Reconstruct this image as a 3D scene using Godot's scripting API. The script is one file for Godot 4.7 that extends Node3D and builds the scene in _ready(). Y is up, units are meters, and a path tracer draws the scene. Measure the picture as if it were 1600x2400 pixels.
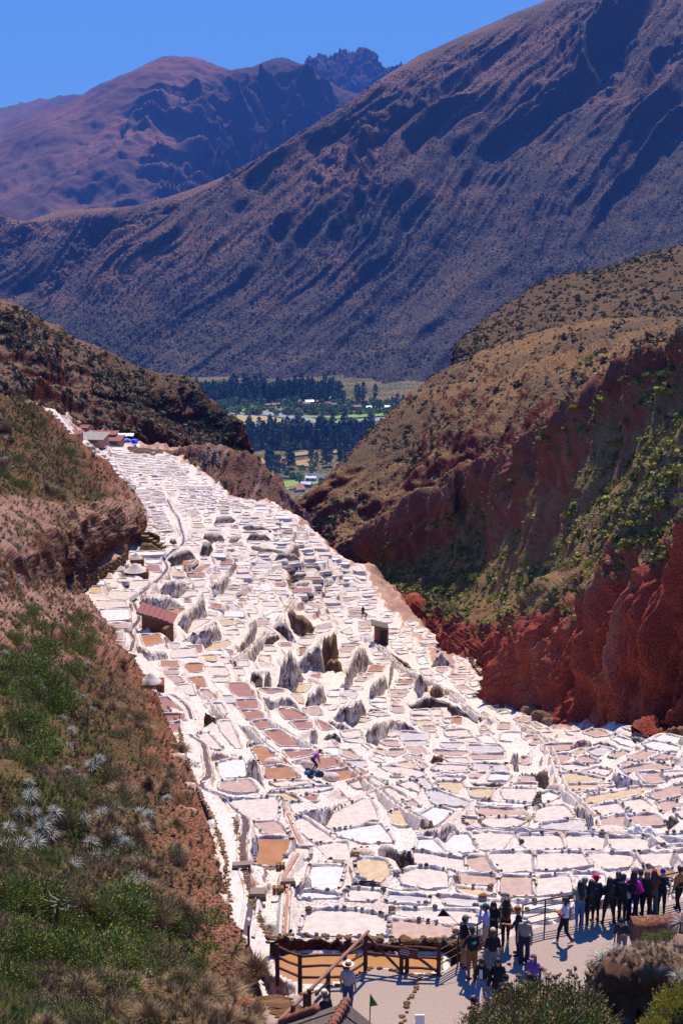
extends Node3D
# Terraced salt ponds in a red gorge below dry mountains, with visitors on a look-out.
const FOCAL := 3297.0
const EYE := Vector3(0, 21, 0)
const SP := 0.224951  # sine and cosine of the 13 degree tilt
const CP := 0.974370
var rng := RandomNumberGenerator.new()
var names := {}
var M := {}
var na := FastNoiseLite.new()
var nb := FastNoiseLite.new()
var nc := FastNoiseLite.new()
var nr := FastNoiseLite.new()
var t0 := 0


func _ready() -> void:
	t0 = Time.get_ticks_msec()
	var cam := Camera3D.new()
	cam.name = "camera"
	cam.position = EYE
	cam.rotation_degrees = Vector3(-13, 0, 0)
	cam.fov = 40.0
	cam.near = 0.5
	cam.far = 30000.0
	add_child(cam)
	var env := Environment.new()
	env.background_mode = Environment.BG_SKY
	env.tonemap_mode = Environment.TONE_MAPPER_LINEAR
	env.tonemap_exposure = 1.55
	env.sdfgi_enabled = true
	env.ssao_enabled = true
	env.ssil_enabled = true
	env.fog_enabled = true
	env.fog_light_color = Color(0.36, 0.58, 1.0)
	env.fog_density = 0.00005
	var sm := ProceduralSkyMaterial.new()
	sm.sky_top_color = Color(0.24, 0.52, 0.97)
	sm.sky_horizon_color = Color(0.52, 0.76, 1.0)
	sm.sky_curve = 0.12
	sm.sun_angle_max = 1.0
	sm.ground_bottom_color = Color(0.30, 0.24, 0.22)
	sm.ground_horizon_color = Color(0.42, 0.52, 0.66)
	var sky := Sky.new()
	sky.sky_material = sm
	env.sky = sky
	env.background_energy_multiplier = 0.60
	var we := WorldEnvironment.new()
	we.name = "environment"
	we.environment = env
	add_child(we)
	var sun := DirectionalLight3D.new()
	sun.name = "sun"
	sun.light_energy = 1.6
	sun.light_color = Color(1.0, 0.94, 0.855)
	sun.light_angular_distance = 0.5
	sun.shadow_enabled = true
	var az := deg_to_rad(10.0)
	var el := deg_to_rad(58.0)
	sun.look_at_from_position(Vector3.ZERO, -Vector3(sin(az) * cos(el), sin(el), -cos(az) * cos(el)))
	add_child(sun)
	setup_noise()
	setup_materials()
	tick("setup")
	build_mountains()
	tick("mountains")
	build_field_surface()
	tick("field surface")
	build_hills()
	tick("hills")
	build_valley()
	tick("valley")
	build_ponds()
	tick("ponds")
	build_works()
	tick("works")
	build_terrace()
	tick("terrace")
	build_people()
	tick("people")
	build_plants()
	rank_labels()
	tick("plants")


func tick(what: String) -> void:
	print("%s %.1f s" % [what, (Time.get_ticks_msec() - t0) / 1000.0])


# ---------------------------------------------------------------- helpers
func ray(u: float, v: float) -> Vector3:
	var b := (1200.0 - v) / FOCAL
	return Vector3((u - 800.0) / FOCAL, -SP + b * CP, -CP - b * SP)


func at(u: float, v: float, d: float) -> Vector3:
	var r := ray(u, v)
	return EYE + r * (d / -r.z)


func level_at(u: float, v: float, h: float) -> Vector3:
	var r := ray(u, v)
	return EYE + r * ((h - EYE.y) / r.y)


func numbered(called: String) -> String:
	var k: int = names.get(called, 0)
	names[called] = k + 1
	return called if k == 0 else "%s_%03d" % [called, k]


func tag(o: Node, label: String, category := "", group := "", kind := "") -> Node:
	if label:
		o.set_meta("label", label)
	if category:
		o.set_meta("category", category)
	if group:
		o.set_meta("group", group)
	if kind:
		o.set_meta("kind", kind)
	return o


func base(called: String, where := Vector3.ZERO, turn := 0.0) -> Node3D:
	var o := Node3D.new()
	o.name = numbered(called)
	o.position = where
	o.rotation.y = turn
	add_child(o)
	return o


func put(mesh: Mesh, called: String, mat: Material, parent: Node = self) -> MeshInstance3D:
	var o := MeshInstance3D.new()
	o.mesh = mesh
	o.material_override = mat
	o.name = numbered(called) if parent == self else called
	parent.add_child(o, true)
	return o


func dup(proto: Node3D, called: String) -> Node3D:
	var o: Node3D = proto.duplicate()
	o.name = numbered(called)
	add_child(o)
	return o


func many(called: String, mesh: Mesh, mat: Material, where: Array, tints: Array, parent: Node = self) -> MultiMeshInstance3D:
	var mm := MultiMesh.new()
	mm.transform_format = MultiMesh.TRANSFORM_3D
	mm.use_colors = tints.size() > 0
	mm.mesh = mesh
	mm.instance_count = where.size()
	for i in where.size():
		mm.set_instance_transform(i, where[i])
		if tints.size():
			mm.set_instance_color(i, tints[i])
	var o := MultiMeshInstance3D.new()
	o.multimesh = mm
	o.material_override = mat
	o.name = numbered(called) if parent == self else called
	parent.add_child(o, true)
	o.set_meta("kind", "stuff")
	return o


class MB:
	var v := PackedVector3Array()
	var c := PackedColorArray()
	var ix := PackedInt32Array()
	var ink := Color(1, 1, 1)

	func vert(p: Vector3) -> int:
		v.append(p)
		c.append(ink)
		return v.size() - 1

	func tri(a: Vector3, b: Vector3, d: Vector3) -> void:
		var k := v.size()
		v.append(a); v.append(b); v.append(d)
		c.append(ink); c.append(ink); c.append(ink)
		ix.append(k); ix.append(k + 1); ix.append(k + 2)

	func quad(a: Vector3, b: Vector3, d: Vector3, e: Vector3) -> void:
		var k := v.size()
		v.append(a); v.append(b); v.append(d); v.append(e)
		for i in 4:
			c.append(ink)
		ix.append_array(PackedInt32Array([k, k + 1, k + 2, k, k + 2, k + 3]))

	func box(o: Vector3, s: Vector3, turn := Basis()) -> void:
		var p := []
		for i in 8:
			p.append(o + turn * Vector3((-0.5 if i & 1 == 0 else 0.5) * s.x, (-0.5 if i & 2 == 0 else 0.5) * s.y, (-0.5 if i & 4 == 0 else 0.5) * s.z))
		quad(p[0], p[2], p[3], p[1]); quad(p[5], p[7], p[6], p[4])
		quad(p[4], p[6], p[2], p[0]); quad(p[1], p[3], p[7], p[5])
		quad(p[2], p[6], p[7], p[3]); quad(p[4], p[0], p[1], p[5])

	func beam(a: Vector3, b: Vector3, w: float, h: float) -> void:
		var z := (b - a)
		var f := Basis.looking_at(z, Vector3.UP if absf(z.normalized().y) < 0.95 else Vector3.RIGHT)
		box((a + b) / 2, Vector3(w, h, z.length()), f)

	func tube(path: PackedVector3Array, radii: PackedFloat32Array, sides := 6, cap := true) -> void:
		var k := v.size()
		var n := path.size()
		var ref := Vector3(0.31, 0.17, 0.94)
		for i in n:
			var d := (path[mini(i + 1, n - 1)] - path[maxi(i - 1, 0)]).normalized()
			var s := d.cross(ref).normalized()
			var t := s.cross(d)
			for j in sides:
				var q := TAU * j / sides
				v.append(path[i] + (s * cos(q) + t * sin(q)) * radii[i])
				c.append(ink)
		for i in n - 1:
			for j in sides:
				var a := k + i * sides + j
				var b := k + i * sides + (j + 1) % sides
				ix.append_array(PackedInt32Array([a, a + sides, b, b, a + sides, b + sides]))
		if cap:
			for e in [0, n - 1]:
				var m := v.size()
				v.append(path[e]); c.append(ink)
				for j in sides:
					var a: int = k + e * sides + j
					var b: int = k + e * sides + (j + 1) % sides
					ix.append_array(PackedInt32Array([m, b, a] if e else [m, a, b]))

	func rod(a: Vector3, b: Vector3, r: float, sides := 6, r2 := -1.0) -> void:
		tube(PackedVector3Array([a, b]), PackedFloat32Array([r, r if r2 < 0 else r2]), sides)

	func lathe(o: Vector3, prof: Array, sides := 12) -> void:   # profile of Vector2(radius, height)
		var k := v.size()
		for p in prof:
			for j in sides:
				var q := TAU * j / sides
				vert(o + Vector3(cos(q) * p.x, p.y, sin(q) * p.x))
		for i in prof.size() - 1:
			for j in sides:
				var a := k + i * sides + j
				var b := k + i * sides + (j + 1) % sides
				ix.append_array(PackedInt32Array([a, b, a + sides, b, b + sides, a + sides]))

	func blob(o: Vector3, r: Vector3, jit: float, g: RandomNumberGenerator, detail := 1, turn := Basis()) -> void:
		var sides := 6 if detail == 0 else 9
		var rows := 3 if detail == 0 else 5
		var k := v.size()
		for i in rows + 1:
			var ph := PI * i / rows
			for j in sides:
				var q := TAU * j / sides
				var w := 1.0 + g.randf_range(-jit, jit)
				v.append(o + turn * (Vector3(sin(ph) * cos(q), cos(ph), sin(ph) * sin(q)) * w * r)); c.append(ink)
		for i in rows:
			for j in sides:
				var a := k + i * sides + j
				var b := k + i * sides + (j + 1) % sides
				if i == 0:
					v[b] = v[k]
				if i == rows - 1:
					v[b + sides] = v[k + rows * sides]
				ix.append_array(PackedInt32Array([a, b, a + sides, b, b + sides, a + sides]))

	func mesh(smooth := false) -> ArrayMesh:
		var arr := []
		arr.resize(Mesh.ARRAY_MAX)
		arr[Mesh.ARRAY_VERTEX] = v
		arr[Mesh.ARRAY_COLOR] = c
		arr[Mesh.ARRAY_INDEX] = ix
		if smooth:
			var n := PackedVector3Array()
			n.resize(v.size())
			for k in range(0, ix.size(), 3):
				var a := ix[k]
				var b := ix[k + 1]
				var d := ix[k + 2]
				var q := (v[d] - v[a]).cross(v[b] - v[a])
				n[a] += q; n[b] += q; n[d] += q
			for k in n.size():
				n[k] = n[k].normalized() if n[k].length_squared() > 1e-20 else Vector3.UP
			arr[Mesh.ARRAY_NORMAL] = n
		var m := ArrayMesh.new()
		m.add_surface_from_arrays(Mesh.PRIMITIVE_TRIANGLES, arr)
		return m


func setup_noise() -> void:
	rng.seed = 4711
	na.seed = 11
	na.noise_type = FastNoiseLite.TYPE_SIMPLEX
	na.fractal_octaves = 4
	na.frequency = 1.0
	nb.seed = 29
	nb.noise_type = FastNoiseLite.TYPE_SIMPLEX
	nb.fractal_octaves = 5
	nb.fractal_gain = 0.55
	nb.frequency = 1.0
	nc.seed = 57
	nc.noise_type = FastNoiseLite.TYPE_CELLULAR
	nc.frequency = 1.0
	nc.fractal_type = FastNoiseLite.FRACTAL_NONE
	nr.seed = 83
	nr.noise_type = FastNoiseLite.TYPE_SIMPLEX
	nr.fractal_type = FastNoiseLite.FRACTAL_RIDGED
	nr.fractal_octaves = 4
	nr.frequency = 1.0


func lin(r: float, g: float, b: float) -> Color:   # a base colour given in linear values
	return Color(r, g, b).linear_to_srgb()


func noise_tex(sz: int, freq: float, oct: int, lo: float, hi: float, sd: int, ridged := false, power := 1.0) -> ImageTexture:
	var f := FastNoiseLite.new()
	f.seed = sd
	f.noise_type = FastNoiseLite.TYPE_SIMPLEX
	f.frequency = freq
	f.fractal_octaves = oct
	f.fractal_gain = 0.6
	if ridged:
		f.fractal_type = FastNoiseLite.FRACTAL_RIDGED
	var im := f.get_seamless_image(sz, sz)
	im.convert(Image.FORMAT_RGB8)
	var d := im.get_data()
	for i in range(0, d.size(), 3):
		var q := int(255.0 * lerpf(lo, hi, pow(d[i] / 255.0, power)))
		d[i] = q; d[i + 1] = q; d[i + 2] = q
	return ImageTexture.create_from_image(Image.create_from_data(sz, sz, false, Image.FORMAT_RGB8, d))


func flecked(sz: int, freq: float, lo: float, hi: float, dark: Color, sd: int) -> ImageTexture:   # pale crust with darker flecks and stains
	var f := FastNoiseLite.new()
	f.seed = sd
	f.noise_type = FastNoiseLite.TYPE_SIMPLEX
	f.frequency = freq
	f.fractal_octaves = 5
	f.fractal_gain = 0.7
	var im := f.get_seamless_image(sz, sz)
	im.convert(Image.FORMAT_RGB8)
	var d := im.get_data()
	for i in range(0, d.size(), 3):
		var q: float = d[i] / 255.0
		var w := smoothstep(lo, hi, q) * (0.9 + 0.1 * q)
		d[i] = int(255 * lerpf(dark.r, 1.0, w))
		d[i + 1] = int(255 * lerpf(dark.g, 1.0, w))
		d[i + 2] = int(255 * lerpf(dark.b, 1.0, w))
	return ImageTexture.create_from_image(Image.create_from_data(sz, sz, false, Image.FORMAT_RGB8, d))


func mat(called: String, albedo: Color, rough := 0.9, vc := false, spec := 0.3) -> StandardMaterial3D:
	var m := StandardMaterial3D.new()
	m.resource_name = called
	m.albedo_color = albedo
	m.roughness = rough
	m.metallic_specular = spec
	m.vertex_color_use_as_albedo = vc
	M[called] = m
	return m


func tri_tex(m: StandardMaterial3D, t: Texture2D, scale: Vector3, bump: Texture2D = null, cm := 0.0) -> void:
	m.albedo_texture = t
	m.uv1_triplanar = true
	m.uv1_world_triplanar = true
	m.uv1_scale = scale
	if bump:
		m.heightmap_enabled = true
		m.heightmap_texture = bump
		m.heightmap_scale = cm


func setup_materials() -> void:
	var speck := noise_tex(512, 0.035, 5, 0.30, 1.0, 3)
	var blotch := noise_tex(512, 0.012, 5, 0.35, 1.0, 5)
	var soft := noise_tex(256, 0.02, 4, 0.86, 1.0, 8)
	var white := Color(1, 1, 1)
	var crust := flecked(512, 0.045, 0.24, 0.44, Color(0.70, 0.60, 0.54), 21)
	var m := mat("mountain", white, 0.95, true, 0.1)
	tri_tex(m, speck, Vector3.ONE / 130.0, speck, 420.0)
	m = mat("hill", white, 0.95, true, 0.1)
	tri_tex(m, speck, Vector3.ONE / 9.0, speck, 45.0)
	m = mat("soil", white, 0.95, true, 0.1)
	tri_tex(m, speck, Vector3.ONE / 3.5, speck, 16.0)
	# salted wall: streaks run down the faces, blotches lie on the level parts
	var f := FastNoiseLite.new()
	f.seed = 77
	f.noise_type = FastNoiseLite.TYPE_SIMPLEX
	f.frequency = 0.02
	f.fractal_octaves = 5
	f.fractal_gain = 0.65
	var im := f.get_seamless_image(512, 512)
	im.convert(Image.FORMAT_RGB8)
	var d := im.get_data()
	for i in range(0, d.size(), 3):
		var q: float = d[i] / 255.0
		var w := smoothstep(0.30, 0.50, q)
		d[i] = int(255 * lerpf(0.36, 1.0, w))
		d[i + 1] = int(255 * lerpf(0.27, 1.0, w))
		d[i + 2] = int(255 * lerpf(0.26, 1.0, w))
	var streak := ImageTexture.create_from_image(Image.create_from_data(512, 512, false, Image.FORMAT_RGB8, d))
	m = mat("salt_ground", white, 0.9, true, 0.2)
	tri_tex(m, streak, Vector3(0.21, 0.075, 0.21), speck, 14.0)
	m = mat("salt", white, 0.85, true, 0.25)
	tri_tex(m, crust, Vector3.ONE * 0.22, speck, 3.0)
	m = mat("trodden", white, 0.9, true, 0.2)
	tri_tex(m, soft, Vector3.ONE * 0.5, speck, 1.5)
	m = mat("stone", white, 0.9, true, 0.2)
	tri_tex(m, speck, Vector3.ONE * 2.5, speck, 1.5)
	m = mat("gravel", white, 0.95, true, 0.1)
	tri_tex(m, noise_tex(512, 0.09, 4, 0.55, 1.0, 14), Vector3.ONE * 0.55, speck, 1.5)
	m = mat("wood", lin(0.24, 0.095, 0.07), 0.8)
	tri_tex(m, speck, Vector3(3, 3, 3), speck, 0.6)
	m = mat("old_wood", lin(0.27, 0.21, 0.175), 0.9)
	tri_tex(m, blotch, Vector3(1.2, 9, 9), blotch, 1.5)
	m = mat("adobe", lin(0.40, 0.17, 0.10), 0.95)
	tri_tex(m, blotch, Vector3.ONE * 0.9, speck, 2.5)
	m = mat("clay", white, 0.85, true)
	tri_tex(m, speck, Vector3.ONE * 1.5, speck, 0.5)
	m = mat("iron", lin(0.02, 0.02, 0.024), 0.4, false, 0.5)
	m.metallic = 0.4
	mat("cloth", white, 0.9, true, 0.15)
	mat("skin", white, 0.6, true, 0.3)
	mat("hair", white, 0.55, true, 0.4)
	mat("plain", white, 0.85, true, 0.2)
	m = mat("leaf", white, 0.7, true, 0.3)
	m.backlight_enabled = true
	m.backlight = Color(0.35, 0.4, 0.2)
	mat("bark", white, 0.95, true, 0.1)
	mat("blade", white, 0.75, true, 0.3)
	mat("scrub", white, 0.95, true, 0.1)
	m = mat("river", lin(0.30, 0.33, 0.33), 0.25, false, 0.5)
	m = mat("stream", lin(0.16, 0.17, 0.14), 0.2, false, 0.5)
	tri_tex(m, speck, Vector3.ONE * 0.4, speck, 6.0)
	m = mat("channel", lin(0.10, 0.055, 0.05), 0.3, false, 0.5)
	m = mat("tarp", lin(0.02, 0.08, 0.55), 0.5)
	for k in WATER:
		m = mat("water_" + k, lin(WATER[k][0], WATER[k][1], WATER[k][2]), WATER[k][3], false, WATER[k][4])
		tri_tex(m, soft, Vector3.ONE * (0.13 if WATER[k][3] < 0.3 else 0.35))


# kind of pond: base colour, roughness, gloss, word
const WATER := {
	"w": [0.60, 0.57, 0.55, 0.75, 0.25, "white crusted"],
	"c": [0.555, 0.465, 0.405, 0.45, 0.3, "cream"],
	"g": [0.49, 0.44, 0.42, 0.3, 0.4, "pale grey"],
	"p": [0.45, 0.30, 0.23, 0.3, 0.4, "pinkish tan"],
	"t": [0.36, 0.175, 0.10, 0.16, 0.45, "clay brown"],
	"o": [0.40, 0.185, 0.055, 0.16, 0.45, "orange ochre"],
	"y": [0.53, 0.39, 0.22, 0.3, 0.4, "yellowish"],
	"k": [0.33, 0.145, 0.09, 0.16, 0.45, "rust red"],
}


# ---------------------------------------------------------------- land
func cr(a: Vector3, b: Vector3, c: Vector3, d: Vector3, t: float) -> Vector3:
	var t2 := t * t
	var t3 := t2 * t
	return 0.5 * (2.0 * b + (c - a) * t + (2.0 * a - 5.0 * b + 4.0 * c - d) * t2 + (3.0 * b - a - 3.0 * c + d) * t3)


func along(p: PackedVector3Array, n: int) -> PackedVector3Array:   # n points spread over a smooth curve
	var out := PackedVector3Array()
	out.resize(n)
	var m := p.size() - 1
	for i in n:
		var x := float(i) / (n - 1) * m
		var k := mini(int(x), m - 1)
		out[i] = cr(p[maxi(k - 1, 0)], p[k], p[k + 1], p[mini(k + 2, m)], x - k)
	return out


func grid_normals(v: PackedVector3Array, nu: int, nv: int) -> PackedVector3Array:
	var n := PackedVector3Array()
	n.resize(v.size())
	for j in nv:
		var ja := maxi(j - 1, 0) * nu
		var jb := mini(j + 1, nv - 1) * nu
		for i in nu:
			var q := (v[j * nu + mini(i + 1, nu - 1)] - v[j * nu + maxi(i - 1, 0)]).cross(v[jb + i] - v[ja + i])
			n[j * nu + i] = -q.normalized()
	return n


func grid_mesh(v: PackedVector3Array, n: PackedVector3Array, c: PackedColorArray, nu: int, nv: int) -> ArrayMesh:
	var ix := PackedInt32Array()
	ix.resize((nu - 1) * (nv - 1) * 6)
	var k := 0
	for j in nv - 1:
		for i in nu - 1:
			var a := j * nu + i
			ix[k] = a; ix[k + 1] = a + 1; ix[k + 2] = a + nu
			ix[k + 3] = a + 1; ix[k + 4] = a + nu + 1; ix[k + 5] = a + nu
			k += 6
	var arr := []
	arr.resize(Mesh.ARRAY_MAX)
	arr[Mesh.ARRAY_VERTEX] = v
	arr[Mesh.ARRAY_NORMAL] = n
	arr[Mesh.ARRAY_COLOR] = c
	arr[Mesh.ARRAY_INDEX] = ix
	var m := ArrayMesh.new()
	m.add_surface_from_arrays(Mesh.PRIMITIVE_TRIANGLES, arr)
	return m


# A piece of land through rows of points (pixel column, pixel row, metres away) from its far or upper edge to its near or lower one.
# Rows and columns run so that -(du x dv) points out of the ground: left to right, then downwards.
func land(rows: Array, nu: int, nv: int, rough: Callable, paint: Callable) -> Dictionary:
	var cols: Array[PackedVector3Array] = []
	for r in rows:
		var p := PackedVector3Array()
		for q in r:
			p.append(q if q is Vector3 else at(q[0], q[1], q[2]))
		cols.append(along(p, nu))
	var v := PackedVector3Array()
	v.resize(nu * nv)
	var one := PackedVector3Array()
	one.resize(cols.size())
	for i in nu:
		for k in cols.size():
			one[k] = cols[k][i]
		var down := along(one, nv)
		for j in nv:
			v[j * nu + i] = down[j]
	var n := grid_normals(v, nu, nv)
	for j in nv:
		for i in nu:
			var k := j * nu + i
			v[k] += n[k] * rough.call(v[k], float(i) / (nu - 1), float(j) / (nv - 1))
	n = grid_normals(v, nu, nv)
	var c := PackedColorArray()
	c.resize(nu * nv)
	for j in nv:
		for i in nu:
			var k := j * nu + i
			c[k] = paint.call(v[k], n[k], float(i) / (nu - 1), float(j) / (nv - 1))
	return {"v": v, "n": n, "c": c, "nu": nu, "nv": nv}


func show_land(g: Dictionary, called: String, mt: String) -> MeshInstance3D:
	var o := put(grid_mesh(g.v, g.n, g.c, g.nu, g.nv), called, M[mt])
	o.set_meta("kind", "structure")
	return o


func spot(g: Dictionary, s: float, t: float) -> Array:   # place and normal on a piece of land
	var x: float = clampf(s, 0.0, 0.9999) * (g.nu - 1)
	var y: float = clampf(t, 0.0, 0.9999) * (g.nv - 1)
	var i := int(x)
	var j := int(y)
	var k: int = j * g.nu + i
	var fx: float = x - i
	var fy: float = y - j
	var v: PackedVector3Array = g.v
	var p := v[k].lerp(v[k + 1], fx).lerp(v[k + g.nu].lerp(v[k + g.nu + 1], fx), fy)
	return [p, g.n[k]]


func icon(p: Vector3) -> Vector2:   # where a point falls in the photograph's frame, as the tracing does
	var q := p - EYE
	var f := -q.y * SP - q.z * CP
	return Vector2(800.0 + FOCAL * q.x / f, 1200.0 - FOCAL * (q.y * CP - q.z * SP) / f)


func build_mountains() -> void:
	# ridges run down and towards the left in the big mountain on the right
	var rough_c := func(p: Vector3, s: float, t: float) -> float:
		var a := p.x * 0.80 + p.z * 0.60
		var b := -p.x * 0.6 + p.z * 0.8
		var w := na.get_noise_2d(p.x / 900.0, p.z / 900.0) * 90.0
		var quiet := 0.2 + 0.8 * smoothstep(0.0, 0.14, absf(t - 0.1667))
		var mid := smoothstep(0.18, 0.32, t) * smoothstep(0.66, 0.46, t)
		var r := nr.get_noise_2d((a + w) / 620.0, b / 6000.0 + 3.0) * (26.0 + 50.0 * mid)
		var r2 := nr.get_noise_2d((a + w * 0.6) / 150.0, b / 2600.0) * (8.0 + 14.0 * mid) + nr.get_noise_2d((a + w * 0.3) / 48.0, b / 900.0) * 4.0
		var rock := mid * smoothstep(0.0, 0.55, na.get_noise_2d((a + w) / 260.0, b / 1000.0 + 5.0))
		var crag := rock * (30.0 * nr.get_noise_2d((a + w) / 150.0, b / 900.0) + 15.0 * nb.get_noise_3d(p.x / 90.0, p.y / 60.0, p.z / 90.0))
		return quiet * (r + r2 + crag + nb.get_noise_3d(p.x / 90.0, p.y / 60.0, p.z / 90.0) * 4.5)
	var paint_c := func(p: Vector3, n: Vector3, s: float, t: float) -> Color:
		var k := na.get_noise_2d(p.x / 300.0, p.y / 160.0) * 0.5 + 0.5
		var grass := Color(0.43, 0.24, 0.175)
		var scrub := Color(0.115, 0.118, 0.108)
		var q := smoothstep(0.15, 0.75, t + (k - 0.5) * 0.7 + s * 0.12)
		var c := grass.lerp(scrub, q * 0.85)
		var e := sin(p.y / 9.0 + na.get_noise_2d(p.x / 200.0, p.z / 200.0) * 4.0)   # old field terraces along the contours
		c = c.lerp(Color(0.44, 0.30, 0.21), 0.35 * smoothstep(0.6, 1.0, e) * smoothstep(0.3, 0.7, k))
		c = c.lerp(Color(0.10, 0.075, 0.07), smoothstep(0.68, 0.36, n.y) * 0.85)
		return c
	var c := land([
		[[-300, 590, 3900], [0, 560, 3700], [160, 520, 3500], [330, 500, 3400], [550, 430, 3600], [800, 280, 3900], [930, 200, 4100], [1190, 70, 4300], [1400, -10, 4500], [1700, -140, 4700], [2100, -240, 4900]],
		[[-300, 560, 3600], [0, 535, 3400], [160, 498, 3230], [330, 475, 3150], [550, 400, 3250], [800, 255, 3450], [930, 165, 3550], [1190, 40, 3700], [1400, -45, 3800], [1700, -180, 3950], [2100, -300, 4100]],
		[[-300, 600, 3450], [0, 575, 3260], [160, 545, 3100], [330, 525, 3020], [550, 465, 3080], [800, 335, 3220], [930, 255, 3300], [1190, 140, 3400], [1400, 70, 3450], [1700, -40, 3520], [2100, -120, 3600]],
		[[-300, 690, 3150], [0, 670, 3010], [160, 655, 2890], [330, 650, 2810], [550, 610, 2830], [800, 510, 2900], [930, 450, 2950], [1190, 380, 2990], [1400, 340, 3000], [1700, 280, 3000], [2100, 240, 3000]],
		[[-300, 790, 2850], [0, 780, 2760], [160, 775, 2680], [330, 775, 2620], [550, 760, 2610], [800, 715, 2640], [930, 690, 2660], [1190, 650, 2660], [1400, 630, 2640], [1700, 610, 2600], [2100, 600, 2560]],
		[[-300, 895, 2600], [0, 892, 2560], [160, 890, 2500], [330, 890, 2450], [550, 895, 2410], [800, 915, 2370], [930, 925, 2350], [1190, 925, 2330], [1400, 920, 2310], [1700, 915, 2280], [2100, 910, 2250]],
		[[-300, 935, 2500], [0, 935, 2450], [160, 935, 2400], [330, 935, 2350], [550, 940, 2310], [800, 955, 2270], [930, 965, 2240], [1190, 965, 2220], [1400, 960, 2200], [1700, 955, 2170], [2100, 950, 2150]],
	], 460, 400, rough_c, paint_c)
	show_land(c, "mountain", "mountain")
	var rough_b := func(p: Vector3, s: float, t: float) -> float:
		var w := na.get_noise_2d(p.x / 1300.0, p.z / 1300.0) * 260.0
		var gul := smoothstep(0.22, 0.45, t)
		var right := smoothstep(0.26, 0.72, s + 0.15 * na.get_noise_2d(p.x / 700.0, p.y / 500.0))
		var r := nr.get_noise_2d((p.x * 0.92 + p.z * 0.38 + w) / 800.0, (p.z * 0.92 - p.x * 0.38) / 5000.0 + 9.0)
		var r2 := nr.get_noise_2d((p.x * 0.7 - p.z * 0.7 + w * 0.5) / 330.0, (p.z * 0.7 + p.x * 0.7) / 1600.0)
		var quiet := 0.14 + 0.86 * smoothstep(0.0, 0.34, absf(t - 0.25))
		return quiet * (r * 120.0 * gul * (0.25 + right) + r2 * gul * (12.0 + 150.0 * right) + nb.get_noise_3d(p.x / 160.0, p.y / 100.0, p.z / 160.0) * (9.0 + 24.0 * right)) + nb.get_noise_3d(p.x / 420.0, p.y / 420.0, p.z / 420.0) * 26.0
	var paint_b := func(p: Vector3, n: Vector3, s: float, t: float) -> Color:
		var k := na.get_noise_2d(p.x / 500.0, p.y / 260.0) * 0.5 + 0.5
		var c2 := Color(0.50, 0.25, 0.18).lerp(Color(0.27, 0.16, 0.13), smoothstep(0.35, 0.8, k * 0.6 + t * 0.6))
		return c2.lerp(Color(0.15, 0.105, 0.10), 0.9 * smoothstep(0.4, 0.75, s)).lerp(Color(0.10, 0.08, 0.085), smoothstep(0.60, 0.34, n.y) * 0.8)  # right flank darkened in the colour, painted shade against the strong sun there
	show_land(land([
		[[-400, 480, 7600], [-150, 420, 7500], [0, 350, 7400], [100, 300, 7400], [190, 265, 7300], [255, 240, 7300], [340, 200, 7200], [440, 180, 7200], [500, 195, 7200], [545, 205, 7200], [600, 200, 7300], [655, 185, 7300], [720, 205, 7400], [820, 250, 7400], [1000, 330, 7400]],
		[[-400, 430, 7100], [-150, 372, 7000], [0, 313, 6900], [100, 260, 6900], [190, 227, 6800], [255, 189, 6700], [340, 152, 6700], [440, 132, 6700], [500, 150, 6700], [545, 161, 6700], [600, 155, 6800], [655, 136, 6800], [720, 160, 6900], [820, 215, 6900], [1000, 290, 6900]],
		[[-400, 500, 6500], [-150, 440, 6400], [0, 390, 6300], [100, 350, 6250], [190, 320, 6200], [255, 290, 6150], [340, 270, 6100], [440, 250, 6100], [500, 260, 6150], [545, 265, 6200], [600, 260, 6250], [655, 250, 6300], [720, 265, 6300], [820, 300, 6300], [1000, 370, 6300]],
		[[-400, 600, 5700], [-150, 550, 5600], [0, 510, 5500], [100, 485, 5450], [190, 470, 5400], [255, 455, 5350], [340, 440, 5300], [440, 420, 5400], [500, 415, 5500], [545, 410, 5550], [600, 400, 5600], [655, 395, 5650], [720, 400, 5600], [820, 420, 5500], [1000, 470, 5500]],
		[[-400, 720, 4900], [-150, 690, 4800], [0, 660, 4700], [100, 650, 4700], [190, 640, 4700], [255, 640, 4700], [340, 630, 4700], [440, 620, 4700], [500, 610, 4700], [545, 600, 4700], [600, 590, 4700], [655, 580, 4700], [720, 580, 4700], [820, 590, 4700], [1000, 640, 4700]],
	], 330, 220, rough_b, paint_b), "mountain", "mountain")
	var rough_d := func(p: Vector3, s: float, t: float) -> float:
		return nr.get_noise_3d(p.x / 260.0, p.y / 300.0, p.z / 260.0) * 60.0 + nr.get_noise_3d(p.x / 80.0, p.y / 160.0, p.z / 80.0) * 45.0
	var paint_d := func(p: Vector3, n: Vector3, s: float, t: float) -> Color:
		return Color(0.16, 0.10, 0.09).lerp(Color(0.05, 0.045, 0.05), smoothstep(0.65, 0.35, n.y))
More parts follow.
